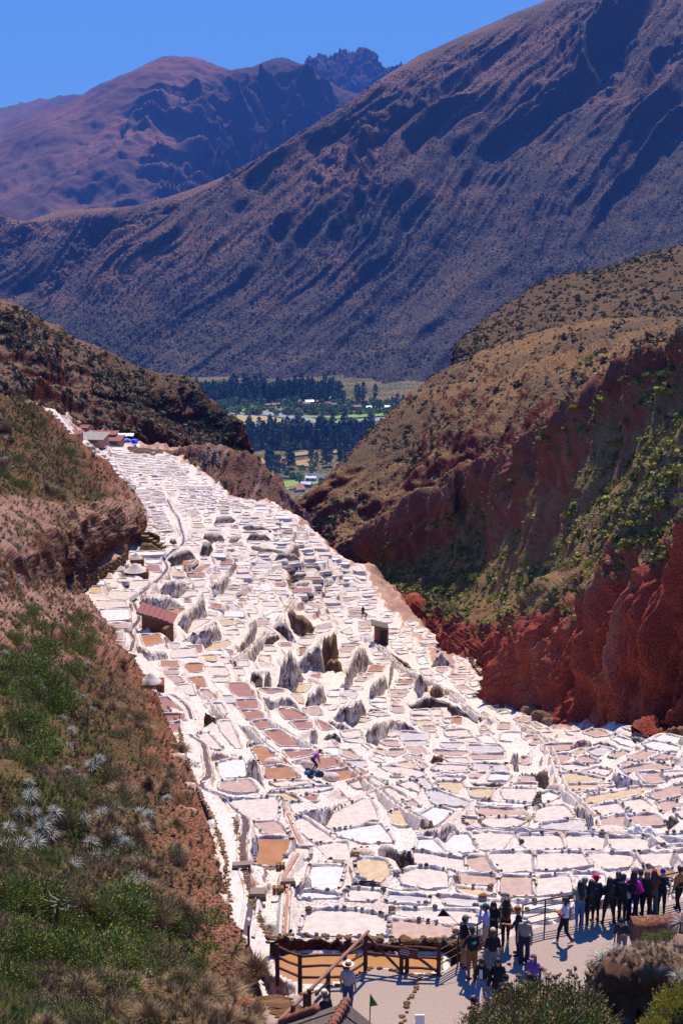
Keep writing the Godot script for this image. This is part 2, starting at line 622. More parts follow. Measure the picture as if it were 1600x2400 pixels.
	show_land(land([
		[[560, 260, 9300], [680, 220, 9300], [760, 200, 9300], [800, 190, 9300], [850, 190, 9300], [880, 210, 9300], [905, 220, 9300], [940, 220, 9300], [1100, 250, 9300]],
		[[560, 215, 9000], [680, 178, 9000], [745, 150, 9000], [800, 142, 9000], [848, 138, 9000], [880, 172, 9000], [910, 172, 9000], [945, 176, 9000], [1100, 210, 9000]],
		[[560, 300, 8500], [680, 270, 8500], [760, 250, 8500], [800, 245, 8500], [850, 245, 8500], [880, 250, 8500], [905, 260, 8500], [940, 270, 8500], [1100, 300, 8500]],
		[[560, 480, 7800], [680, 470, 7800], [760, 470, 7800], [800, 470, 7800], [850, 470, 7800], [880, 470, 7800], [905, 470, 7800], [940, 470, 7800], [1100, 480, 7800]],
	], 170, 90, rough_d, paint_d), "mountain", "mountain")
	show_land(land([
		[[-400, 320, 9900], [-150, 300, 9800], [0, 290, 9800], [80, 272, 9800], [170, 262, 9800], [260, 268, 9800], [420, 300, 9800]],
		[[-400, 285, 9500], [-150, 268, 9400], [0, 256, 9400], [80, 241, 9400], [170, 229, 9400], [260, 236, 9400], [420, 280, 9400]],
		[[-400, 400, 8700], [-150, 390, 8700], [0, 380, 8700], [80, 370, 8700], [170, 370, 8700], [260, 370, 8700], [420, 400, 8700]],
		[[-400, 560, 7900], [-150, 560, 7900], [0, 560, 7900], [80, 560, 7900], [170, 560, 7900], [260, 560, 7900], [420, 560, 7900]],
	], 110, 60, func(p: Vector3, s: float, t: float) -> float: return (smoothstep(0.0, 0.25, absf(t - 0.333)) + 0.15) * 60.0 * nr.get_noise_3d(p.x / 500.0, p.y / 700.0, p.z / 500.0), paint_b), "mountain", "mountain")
	scrub_on(c, 26000, 1.6, 4.2, 0.25, 0.97, "scrub", [Color(0.075, 0.095, 0.07), Color(0.11, 0.125, 0.09), Color(0.09, 0.095, 0.07)], 300.0)


var clump: ArrayMesh


func scrub_on(g: Dictionary, count: int, r0: float, r1: float, ta: float, tb: float, called: String, tints: Array, patch: float, keep := 0.42, sa := 0.0, sb := 1.0) -> void:
	if clump == null:
		var r := RandomNumberGenerator.new()
		r.seed = 5
		var b := MB.new()
		for k in 26:
			var a := Vector3(r.randf_range(-1, 1), r.randf_range(-0.1, 0.9), r.randf_range(-1, 1)).normalized() * r.randf_range(0.45, 1.0)
			var d := Vector3(r.randf_range(-1, 1), r.randf_range(-1, 1), r.randf_range(-1, 1)).normalized() * 0.45
			var e := d.cross(Vector3(r.randf_range(-1, 1), r.randf_range(-1, 1), r.randf_range(-1, 1))).normalized() * 0.45
			b.ink = Color.WHITE * r.randf_range(0.75, 1.15)
			b.tri(a - d, a + d, a + e)
		b.ink = Color(0.8, 0.8, 0.8)
		b.blob(Vector3(0, 0.25, 0), Vector3(0.72, 0.55, 0.72), 0.2, r, 0)
		clump = b.mesh()
	var where := []
	var cols := []
	for k in count:
		var s := rng.randf_range(sa, sb)
		var t := rng.randf_range(ta, tb)
		var q := spot(g, s, t)
		var p: Vector3 = q[0]
		var w := na.get_noise_3d(p.x / patch, p.y / patch, p.z / patch) * 0.6 + na.get_noise_3d(p.x / patch * 5.0, p.y / patch * 5.0, p.z / patch * 5.0) * 0.4
		if w * 0.5 + 0.5 < rng.randf_range(keep - 0.2, keep + 0.2) or (q[1] as Vector3).y < 0.42:
			continue
		var r := r0 * pow(r1 / r0, rng.randf() * rng.randf())
		where.append(Transform3D(Basis(Vector3.UP, rng.randf() * TAU).scaled(Vector3(r, r * rng.randf_range(0.6, 1.0), r)), p - Vector3(0, r * 0.15, 0)))
		cols.append((tints[rng.randi() % tints.size()] as Color) * rng.randf_range(0.7, 1.35))
	var o := many(called, clump, M["scrub"], where, cols)
	tag(o, "low dark scrub and dry bushes dotted over the slope", "scrub")


func soil(p: Vector3, n: Vector3, grass: Color, earth: Color, sc: float, steep0 := 0.72, steep1 := 0.45) -> Color:
	var k := na.get_noise_3d(p.x / sc, p.y / sc, p.z / sc) * 0.5 + 0.5
	var k2 := nb.get_noise_3d(p.x / sc * 6.0, p.y / sc * 6.0, p.z / sc * 6.0) * 0.5 + 0.5
	var w := smoothstep(steep0, steep1, n.y + (k - 0.5) * 0.35)
	var c := grass.lerp(earth, w)
	return c * lerpf(0.7, 1.25, k2)


var left: Dictionary
var rights := []
var mids := []


func build_hills() -> void:
	# --- hill in the middle distance on the left, with its cliff, and the gullied spur below it
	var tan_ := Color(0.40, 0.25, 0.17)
	var red := Color(0.25, 0.075, 0.05)
	var rough_e := func(p: Vector3, s: float, t: float) -> float:
		var gul := smoothstep(0.05, 0.3, t)
		return nr.get_noise_2d((p.x * 0.75 + p.z * 0.66) / 34.0, (p.z - p.x) / 160.0) * 3.4 * gul + nb.get_noise_3d(p.x / 9.0, p.y / 6.0, p.z / 9.0) * 1.1 + smoothstep(0.72, 0.9, s) * smoothstep(0.3, 0.8, t) * 4.0 * nr.get_noise_3d(p.x / 14.0, p.y / 30.0, p.z / 14.0)
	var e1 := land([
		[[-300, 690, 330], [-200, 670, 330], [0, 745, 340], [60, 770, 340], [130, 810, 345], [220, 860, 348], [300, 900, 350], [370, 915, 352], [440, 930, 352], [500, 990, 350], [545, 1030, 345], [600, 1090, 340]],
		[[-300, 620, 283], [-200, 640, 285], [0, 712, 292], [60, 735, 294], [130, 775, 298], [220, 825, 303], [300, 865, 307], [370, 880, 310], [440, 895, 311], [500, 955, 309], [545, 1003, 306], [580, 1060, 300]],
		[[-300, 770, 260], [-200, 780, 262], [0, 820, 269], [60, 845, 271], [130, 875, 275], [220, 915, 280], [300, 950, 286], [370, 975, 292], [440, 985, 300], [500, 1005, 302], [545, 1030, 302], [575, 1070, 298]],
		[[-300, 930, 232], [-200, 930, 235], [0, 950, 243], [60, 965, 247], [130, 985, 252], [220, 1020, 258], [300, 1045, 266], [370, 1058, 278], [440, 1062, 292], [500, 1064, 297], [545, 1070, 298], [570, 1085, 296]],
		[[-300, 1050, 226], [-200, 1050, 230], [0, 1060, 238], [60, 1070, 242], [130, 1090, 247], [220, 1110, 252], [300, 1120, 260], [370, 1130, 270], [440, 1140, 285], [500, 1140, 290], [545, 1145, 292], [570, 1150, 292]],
	], 240, 130, rough_e, func(p: Vector3, n: Vector3, s: float, t: float) -> Color: return soil(p, n, tan_ if s < 0.5 else tan_ * 0.75, red * 0.8, 16.0))  # darker grass on the right half: the fold's shade is painted in
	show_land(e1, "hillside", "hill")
	mids.append(e1)
	var rough_e2 := func(p: Vector3, s: float, t: float) -> float:
		return nr.get_noise_2d((p.x + p.z * 0.25) / 9.0, p.z / 60.0) * 1.9 * smoothstep(0.1, 0.4, t) + nb.get_noise_3d(p.x / 5.0, p.y / 5.0, p.z / 5.0) * 0.5
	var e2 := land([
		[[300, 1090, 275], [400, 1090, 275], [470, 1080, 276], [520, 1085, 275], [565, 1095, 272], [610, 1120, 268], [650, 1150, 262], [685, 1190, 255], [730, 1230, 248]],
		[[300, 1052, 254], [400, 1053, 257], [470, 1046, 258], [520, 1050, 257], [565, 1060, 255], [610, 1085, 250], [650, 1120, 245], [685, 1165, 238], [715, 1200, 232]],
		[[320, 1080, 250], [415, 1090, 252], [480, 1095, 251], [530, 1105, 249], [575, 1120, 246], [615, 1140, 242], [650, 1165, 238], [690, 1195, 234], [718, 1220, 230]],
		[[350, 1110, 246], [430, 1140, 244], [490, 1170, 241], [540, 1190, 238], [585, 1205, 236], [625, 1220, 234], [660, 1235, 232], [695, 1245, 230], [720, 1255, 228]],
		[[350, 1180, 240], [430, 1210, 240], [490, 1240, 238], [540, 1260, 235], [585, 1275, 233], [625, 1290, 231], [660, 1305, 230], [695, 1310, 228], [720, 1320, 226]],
	], 220, 90, rough_e2, func(p: Vector3, n: Vector3, s: float, t: float) -> Color: return soil(p, n, Color(0.34, 0.21, 0.14), Color(0.46, 0.22, 0.18).lerp(Color(0.80, 0.54, 0.48), smoothstep(0.1, 0.6, nr.get_noise_2d((p.x + p.z * 0.25) / 5.0, p.z / 40.0))), 11.0, 0.95, 0.6))  # sunlit ridges painted as pale streaks in the earth colour
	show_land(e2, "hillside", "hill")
	mids.append(e2)
	# --- the right side of the gorge: far ridge, plateau, near ridge with red cliffs
	var gold := Color(0.50, 0.30, 0.16)
	var dim := Color(0.31, 0.21, 0.14)
	var crimson := Color(0.40, 0.115, 0.088)
	var rough_r := func(p: Vector3, s: float, t: float) -> float:
		var gul := smoothstep(0.22, 0.42, t)
		return nr.get_noise_3d((p.x * 0.5 + p.z) / 26.0, p.y / 60.0, (p.z * 0.3 - p.x) / 120.0) * 2.2 * gul + nb.get_noise_3d(p.x / 8.0, p.y / 6.0, p.z / 8.0) * 1.0
	var f0 := land([
		[[1000, 950, 420], [1040, 900, 430], [1078, 840, 440], [1180, 770, 450], [1290, 700, 460], [1410, 680, 470], [1500, 650, 475], [1600, 620, 480], [1800, 550, 490]],
		[[1030, 900, 350], [1060, 860, 360], [1078, 795, 380], [1180, 720, 405], [1290, 652, 420], [1410, 632, 430], [1500, 600, 435], [1600, 572, 440], [1800, 500, 450]],
		[[1033, 915, 335], [1062, 885, 341], [1110, 830, 352], [1200, 775, 368], [1300, 720, 380], [1410, 700, 385], [1500, 675, 385], [1600, 655, 385], [1800, 620, 385]],
		[[1040, 930, 322], [1068, 905, 327], [1140, 850, 331], [1240, 805, 330], [1330, 785, 326], [1420, 772, 322], [1500, 765, 318], [1600, 760, 312], [1800, 740, 305]],
		[[1050, 990, 312], [1078, 960, 317], [1150, 910, 320], [1250, 860, 320], [1335, 840, 318], [1420, 830, 315], [1500, 820, 310], [1600, 815, 306], [1800, 800, 300]],
	], 220, 90, rough_r, func(p: Vector3, n: Vector3, s: float, t: float) -> Color: return soil(p, n, dim, crimson * 0.55, 18.0))
	show_land(f0, "hillside", "hill")
	var f2 := land([
		[[650, 1260, 300], [760, 1180, 305], [850, 1100, 315], [920, 1030, 325], [1000, 960, 335], [1060, 920, 345], [1160, 870, 350], [1280, 830, 345], [1400, 800, 335], [1500, 795, 330], [1600, 790, 325], [1800, 780, 310]],
		[[690, 1187, 248], [770, 1120, 250], [850, 1030, 265], [920, 965, 278], [1000, 895, 290], [1060, 860, 298], [1160, 815, 300], [1280, 775, 298], [1400, 752, 290], [1500, 747, 285], [1600, 742, 280], [1800, 730, 270]],
		[[698, 1212, 242], [775, 1165, 240], [860, 1110, 246], [940, 1050, 252], [1020, 985, 257], [1090, 935, 255], [1190, 890, 245], [1310, 850, 232], [1410, 825, 220], [1500, 805, 210], [1600, 780, 205], [1800, 735, 195]],
		[[708, 1235, 238], [785, 1215, 234], [862, 1190, 235], [940, 1140, 237], [1015, 1080, 236], [1095, 1020, 228], [1195, 980, 212], [1305, 930, 196], [1405, 890, 184], [1490, 850, 174], [1600, 795, 166], [1800, 715, 155]],
		[[720, 1256, 235], [790, 1257, 229], [862, 1282, 227], [935, 1228, 225], [1005, 1182, 222], [1100, 1117, 212], [1200, 1078, 190], [1300, 1018, 172], [1400, 950, 158], [1480, 892, 148], [1600, 807, 136], [1800, 692, 122]],
		[[725, 1310, 230], [795, 1310, 225], [865, 1330, 223], [940, 1290, 221], [1010, 1240, 218], [1105, 1180, 208], [1205, 1140, 186], [1305, 1080, 168], [1405, 1010, 154], [1485, 950, 144], [1600, 870, 132], [1800, 750, 118]],
	], 330, 170, rough_r, func(p: Vector3, n: Vector3, s: float, t: float) -> Color: return soil(p, n, gold.lerp(dim, smoothstep(-0.1, 0.45, na.get_noise_3d(p.x / 40.0, p.y / 12.0, p.z / 40.0))), crimson * 0.75, 15.0, 0.80, 0.55))
	show_land(f2, "hillside", "hill")
	var rough_f := func(p: Vector3, s: float, t: float) -> float:
		var cliff := smoothstep(0.12, 0.2, t) * smoothstep(0.42, 0.32, t) + smoothstep(0.56, 0.66, t)
		var mass := na.get_noise_2d((p.x * 0.4 + p.z) / 30.0, p.y / 40.0) * 2.6 * smoothstep(0.15, 0.3, t)
		return mass + nr.get_noise_3d((p.x * 0.4 + p.z) / 9.0, p.y / 40.0, p.x / 30.0) * (0.5 + 1.9 * cliff) + nr.get_noise_3d((p.x * 0.4 + p.z) / 2.6, p.y / 9.0, p.x / 8.0) * (0.2 + 0.6 * cliff) + nb.get_noise_3d(p.x / 3.4, p.y / 4.4, p.z / 3.4) * (0.35 + 0.45 * cliff)
	var paint_f := func(p: Vector3, n: Vector3, s: float, t: float) -> Color:
		var k := na.get_noise_3d(p.x / 13.0, p.y / 9.0, p.z / 13.0) * 0.5 + 0.5
		var g := Color(0.46, 0.32, 0.155).lerp(Color(0.50, 0.24, 0.16), smoothstep(0.55, 0.82, k))
		if t < 0.2:
			g = gold * 0.95
		var low := smoothstep(0.55, 0.66, t)
		var band := t + na.get_noise_3d(p.x / 16.0, p.y / 12.0, p.z / 16.0) * 0.07
		var cliff := smoothstep(0.165, 0.20, band) * smoothstep(0.31, 0.25, band) + smoothstep(0.63, 0.67, band)
		var earth := Color(0.40, 0.165, 0.125).lerp(Color(0.60, 0.14, 0.09), low).lerp(Color(0.58, 0.27, 0.20), 0.7 * smoothstep(0.52, 0.8, na.get_noise_3d(p.x / 7.0, p.y / 18.0, p.z / 5.0) * 0.5 + 0.5))
		return soil(p, n, g.lerp(earth, clampf(cliff, 0, 1)), earth, 10.0, 0.3, 0.1)
	var f3 := land([
		[[835, 1340, 250], [900, 1300, 245], [960, 1255, 240], [1020, 1220, 235], [1100, 1165, 222], [1200, 1125, 210], [1300, 1065, 194], [1400, 1000, 178], [1480, 940, 167], [1540, 890, 159], [1600, 850, 152], [1800, 730, 134]],
		[[843, 1277, 222], [900, 1235, 215], [960, 1190, 208], [1020, 1160, 200], [1100, 1105, 197], [1200, 1065, 181], [1300, 1005, 164], [1400, 938, 149], [1480, 880, 139], [1540, 830, 132], [1600, 795, 126], [1800, 680, 111]],
		[[850, 1310, 220], [915, 1300, 211], [980, 1270, 203], [1050, 1240, 195], [1120, 1200, 192], [1200, 1155, 177], [1290, 1090, 160], [1390, 1015, 145], [1480, 950, 135], [1540, 905, 128], [1600, 870, 122], [1800, 770, 107]],
		[[865, 1335, 217], [935, 1345, 206], [1000, 1350, 196], [1070, 1350, 186], [1140, 1350, 176], [1220, 1330, 159], [1310, 1280, 140], [1400, 1215, 128], [1480, 1160, 119], [1540, 1110, 113], [1600, 1070, 108], [1800, 970, 96]],
		[[880, 1360, 213], [940, 1390, 200], [1000, 1440, 183], [1050, 1465, 170], [1130, 1515, 145], [1190, 1505, 133], [1290, 1480, 113], [1380, 1440, 106], [1450, 1400, 101], [1530, 1340, 96], [1600, 1300, 93], [1800, 1180, 84]],
		[[893, 1380, 211], [945, 1412, 197], [995, 1453, 181], [1045, 1490, 167], [1125, 1570, 140], [1185, 1618, 126], [1235, 1662, 113], [1295, 1692, 103.5], [1375, 1698, 98], [1450, 1698, 94], [1600, 1697, 88], [1800, 1690, 80]],
		[[900, 1440, 206], [950, 1470, 192], [1000, 1510, 176], [1050, 1560, 162], [1128, 1640, 135], [1188, 1690, 121], [1238, 1735, 109], [1298, 1765, 100], [1378, 1770, 94], [1450, 1770, 90], [1600, 1770, 84], [1800, 1760, 77]],
	], 420, 330, rough_f, paint_f)
	show_land(f3, "hillside", "soil")
	rights = [f0, f2, f3]
	# --- the near slope on the left, from the frame's edge to the footpath
	var edge := []
	for q in [[95, 957], [160, 1012], [250, 1087], [300, 1132], [345, 1197], [335, 1247], [250, 1302], [195, 1377], [232, 1432], [280, 1500], [335, 1590], [382, 1660], [428, 1770], [472, 1880], [505, 1980], [532, 2100], [548, 2200], [600, 2285], [640, 2400], [660, 2520]]:
		edge.append(on_field(q[0], q[1]) + Vector3(0, -0.15, 0))
	var r1 := [[60, 945, 222], [90, 1000, 210], [150, 1080, 192], [170, 1130, 174], [190, 1190, 155], [185, 1240, 142], [150, 1300, 128], [110, 1370, 112], [130, 1430, 101], [150, 1510, 89], [180, 1600, 77], [200, 1680, 68.5], [220, 1790, 58], [240, 1900, 50], [260, 2000, 44], [280, 2110, 39], [300, 2210, 35], [320, 2300, 31], [340, 2400, 27], [350, 2520, 23]]
	var r2 := [[0, 925, 210], [0, 980, 190], [0, 1050, 165], [0, 1110, 140], [0, 1170, 120], [0, 1230, 108], [0, 1300, 97], [0, 1370, 90], [0, 1440, 80], [0, 1520, 71], [0, 1600, 63], [0, 1690, 55], [0, 1800, 47], [0, 1910, 41], [0, 2010, 37], [0, 2110, 33], [0, 2210, 30], [0, 2300, 27], [0, 2400, 24], [0, 2520, 21]]
	var r3 := [[-260, 860, 195], [-260, 930, 172], [-260, 1000, 150], [-260, 1060, 125], [-260, 1120, 105], [-260, 1180, 95], [-260, 1250, 85], [-260, 1330, 76], [-260, 1400, 68], [-260, 1480, 60], [-260, 1570, 52], [-260, 1660, 46], [-260, 1780, 40], [-260, 1900, 35], [-260, 2000, 31], [-260, 2100, 28], [-260, 2200, 25], [-260, 2300, 23], [-260, 2400, 20], [-260, 2520, 17]]
	# rows across: here the curves run from far to near, the columns from left to right
	var rough_g := func(p: Vector3, s: float, t: float) -> float:
		var fade := smoothstep(1.0, 0.93, s)
		var bank := smoothstep(0.45, 0.8, s)
		var d := 0.55 + 0.006 * -p.z
		return fade * (na.get_noise_3d(p.x / 9.0, p.y / 9.0, p.z / 9.0) * 0.9 * d + nr.get_noise_3d(p.x / 4.0, p.y / 4.0, p.z / 5.0) * bank * (0.35 + 0.4 * smoothstep(0.4, 0.6, t)) * d + nb.get_noise_3d(p.x / 1.6, p.y / 1.6, p.z / 1.6) * 0.22 * d)
	var paint_g := func(p: Vector3, n: Vector3, s: float, t: float) -> Color:
		var k := na.get_noise_3d(p.x / 6.0 + 7.0, p.y / 6.0, p.z / 6.0) * 0.5 + 0.5
		var bare := smoothstep(0.70, 0.92, s + (k - 0.5) * 0.4)
		if t < 0.50 and t > 0.2:
			bare = maxf(bare, smoothstep(0.35, 0.62, k + 0.12))
		var earth := Color(0.52, 0.23, 0.145).lerp(Color(0.72, 0.42, 0.33), smoothstep(0.55, 0.42, t) * smoothstep(0.12, 0.22, t))
		return soil(p, n, Color(0.27, 0.18, 0.09).lerp(earth, bare), Color(0.44, 0.17, 0.105), 5.0, 0.6, 0.3)
	var flip := []
	for k in edge.size():
		flip.append([r3[k], r2[k], r1[k], edge[k]])
	left = land(flip, 170, 470, rough_g, paint_g)
	show_land(left, "hillside", "soil")
	var olive := [Color(0.12, 0.105, 0.062), Color(0.17, 0.145, 0.078), Color(0.15, 0.115, 0.075), Color(0.20, 0.16, 0.10)]
	scrub_on(e1, 9000, 0.3, 1.2, 0.22, 0.9, "scrub", olive, 30.0, 0.45)
	scrub_on(e2, 1800, 0.25, 0.7, 0.25, 0.9, "scrub", olive, 20.0, 0.66)
	scrub_on(f0, 5200, 0.35, 1.2, 0.2, 0.9, "scrub", olive, 35.0, 0.36)
	scrub_on(f2, 9500, 0.22, 1.1, 0.16, 0.9, "scrub", olive, 24.0, 0.58)
	var green := [Color(0.15, 0.165, 0.05), Color(0.23, 0.22, 0.05), Color(0.13, 0.14, 0.055), Color(0.27, 0.225, 0.09)]
	scrub_on(f3, 15000, 0.2, 0.95, 0.29, 0.66, "scrub", green, 9.0, 0.46)
	scrub_on(f3, 2500, 0.2, 0.6, 0.14, 0.3, "scrub", olive, 12.0, 0.5)


# ---------------------------------------------------------------- the terraced field
var tps_p := PackedVector2Array()
var tps_w := PackedFloat64Array()
var bake := PackedFloat32Array()
const BA := 90
const BL := 150
const A0 := -0.36
const A1 := 0.38
const L0 := 3.30
const L1 := 5.90
const CONTROL := [
	[640, 2300, -2.4], [1000, 2300, -2.8], [1300, 2300, -3.4], [1600, 2240, -4.0], [1850, 2200, -4.0], [640, 2420, -1.0], [1000, 2480, -3.0], [1500, 2480, -4.0], [300, 2450, -1.0],
	[560, 2150, -2.2], [700, 2180, -2.0], [1000, 2180, -2.1], [1300, 2150, -3.0], [1600, 2070, -3.6], [1850, 2050, -3.6],
	[530, 1980, -4.6], [800, 1980, -6.6], [1100, 1980, -6.8], [1400, 1960, -6.6], [1600, 1930, -6.4], [1850, 1910, -6.0], [300, 2000, -3.6],
	[500, 1850, -7.2], [750, 1850, -10.6], [1000, 1850, -11.0], [1300, 1830, -10.0], [1600, 1810, -9.0], [1850, 1800, -8.0],
	[440, 1720, -11.5], [700, 1720, -16.0], [1000, 1720, -17.5], [1200, 1720, -17.5], [1350, 1705, -17.0], [1600, 1700, -13.5], [1850, 1690, -12.0], [200, 1720, -9.0],
	[370, 1590, -16.5], [600, 1590, -21.5], [900, 1590, -24.5], [1150, 1600, -26.0],
	[250, 1440, -19.5], [330, 1450, -21.5], [600, 1450, -27.5], [900, 1450, -31.5], [1090, 1530, -28.5], [1045, 1485, -32.5], [100, 1440, -17.0],
	[230, 1380, -20.5], [400, 1330, -24.5], [600, 1370, -29.0], [800, 1385, -32.5], [960, 1420, -32.0],
	[300, 1270, -23.2], [450, 1230, -26.5], [650, 1270, -27.4], [800, 1290, -30.0], [880, 1360, -32.0],
	[350, 1170, -25.6], [550, 1170, -26.3], [690, 1212, -28.4], [760, 1240, -30.0],
	[250, 1055, -25.0], [400, 1065, -27.0], [480, 1110, -27.2], [120, 972, -18.0], [170, 1005, -20.5], [0, 960, -15.0], [320, 1065, -26.0],
]


func fkey(p: Vector3) -> Vector2:
	return Vector2(p.x / -p.z * 4.0, log(-p.z))


func tps(q: Vector2) -> float:
	var n := tps_p.size()
	var s := tps_w[n] + tps_w[n + 1] * q.x + tps_w[n + 2] * q.y
	for i in n:
		var r := q.distance_squared_to(tps_p[i])
		if r > 1e-12:
			s += tps_w[i] * r * log(r)
	return s


func solve_field() -> void:
	var hs := []
	for q in CONTROL:
		tps_p.append(fkey(level_at(q[0], q[1], q[2])))
		hs.append(q[2])
	var n := tps_p.size()
	var m := n + 3
	var a := []
	for i in m:
		var row := PackedFloat64Array()
		row.resize(m + 1)
		a.append(row)
	for i in n:
		for j in n:
			var r := tps_p[i].distance_squared_to(tps_p[j])
			a[i][j] = r * log(r) if r > 1e-12 else 0.0
		a[i][i] = 0.002
		a[i][n] = 1.0; a[i][n + 1] = tps_p[i].x; a[i][n + 2] = tps_p[i].y
		a[n][i] = 1.0; a[n + 1][i] = tps_p[i].x; a[n + 2][i] = tps_p[i].y
		a[i][m] = hs[i]
	for c in m:
		var best := c
		for r in range(c + 1, m):
			if absf(a[r][c]) > absf(a[best][c]):
				best = r
		var sw = a[c]; a[c] = a[best]; a[best] = sw
		var pr: PackedFloat64Array = a[c]
		for r in range(c + 1, m):
			var rr: PackedFloat64Array = a[r]
			var f := rr[c] / pr[c]
			if f != 0.0:
				for k in range(c, m + 1):
					rr[k] -= f * pr[k]
				a[r] = rr
	tps_w.resize(m)
	for c in range(m - 1, -1, -1):
		var s: float = a[c][m]
		for k in range(c + 1, m):
			s -= a[c][k] * tps_w[k]
		tps_w[c] = s / a[c][c]
	bake.resize(BA * BL)
	for j in BL:
		for i in BA:
			bake[j * BA + i] = tps(Vector2(lerpf(A0, A1, float(i) / (BA - 1)) * 4.0, lerpf(L0, L1, float(j) / (BL - 1))))


func ground(x: float, z: float) -> float:   # height of the smooth slope
	var fi := clampf((x / -z - A0) / (A1 - A0), 0.0, 0.9999) * (BA - 1)
	var fj := clampf((log(-z) - L0) / (L1 - L0), 0.0, 0.9999) * (BL - 1)
	var i := int(fi)
	var j := int(fj)
	fi -= i
	fj -= j
	var k := j * BA + i
	return lerpf(lerpf(bake[k], bake[k + 1], fi), lerpf(bake[k + BA], bake[k + BA + 1], fi), fj)


func on_field(u: float, v: float) -> Vector3:   # where the line of sight through a pixel meets the slope
	var r := ray(u, v)
	var d := 27.5
	var p := EYE + r * (d / -r.z)
	while d < 360.0:
		var e := d * 1.012
		var q := EYE + r * (e / -r.z)
		if q.y < ground(q.x, q.z):
			var a := d
			var b := e
			for k in 10:
				var c := (a + b) / 2
				var w := EYE + r * (c / -r.z)
				if w.y < ground(w.x, w.z):
					b = c
				else:
					a = c
			return EYE + r * (b / -r.z)
		d = e
		p = q
	return p


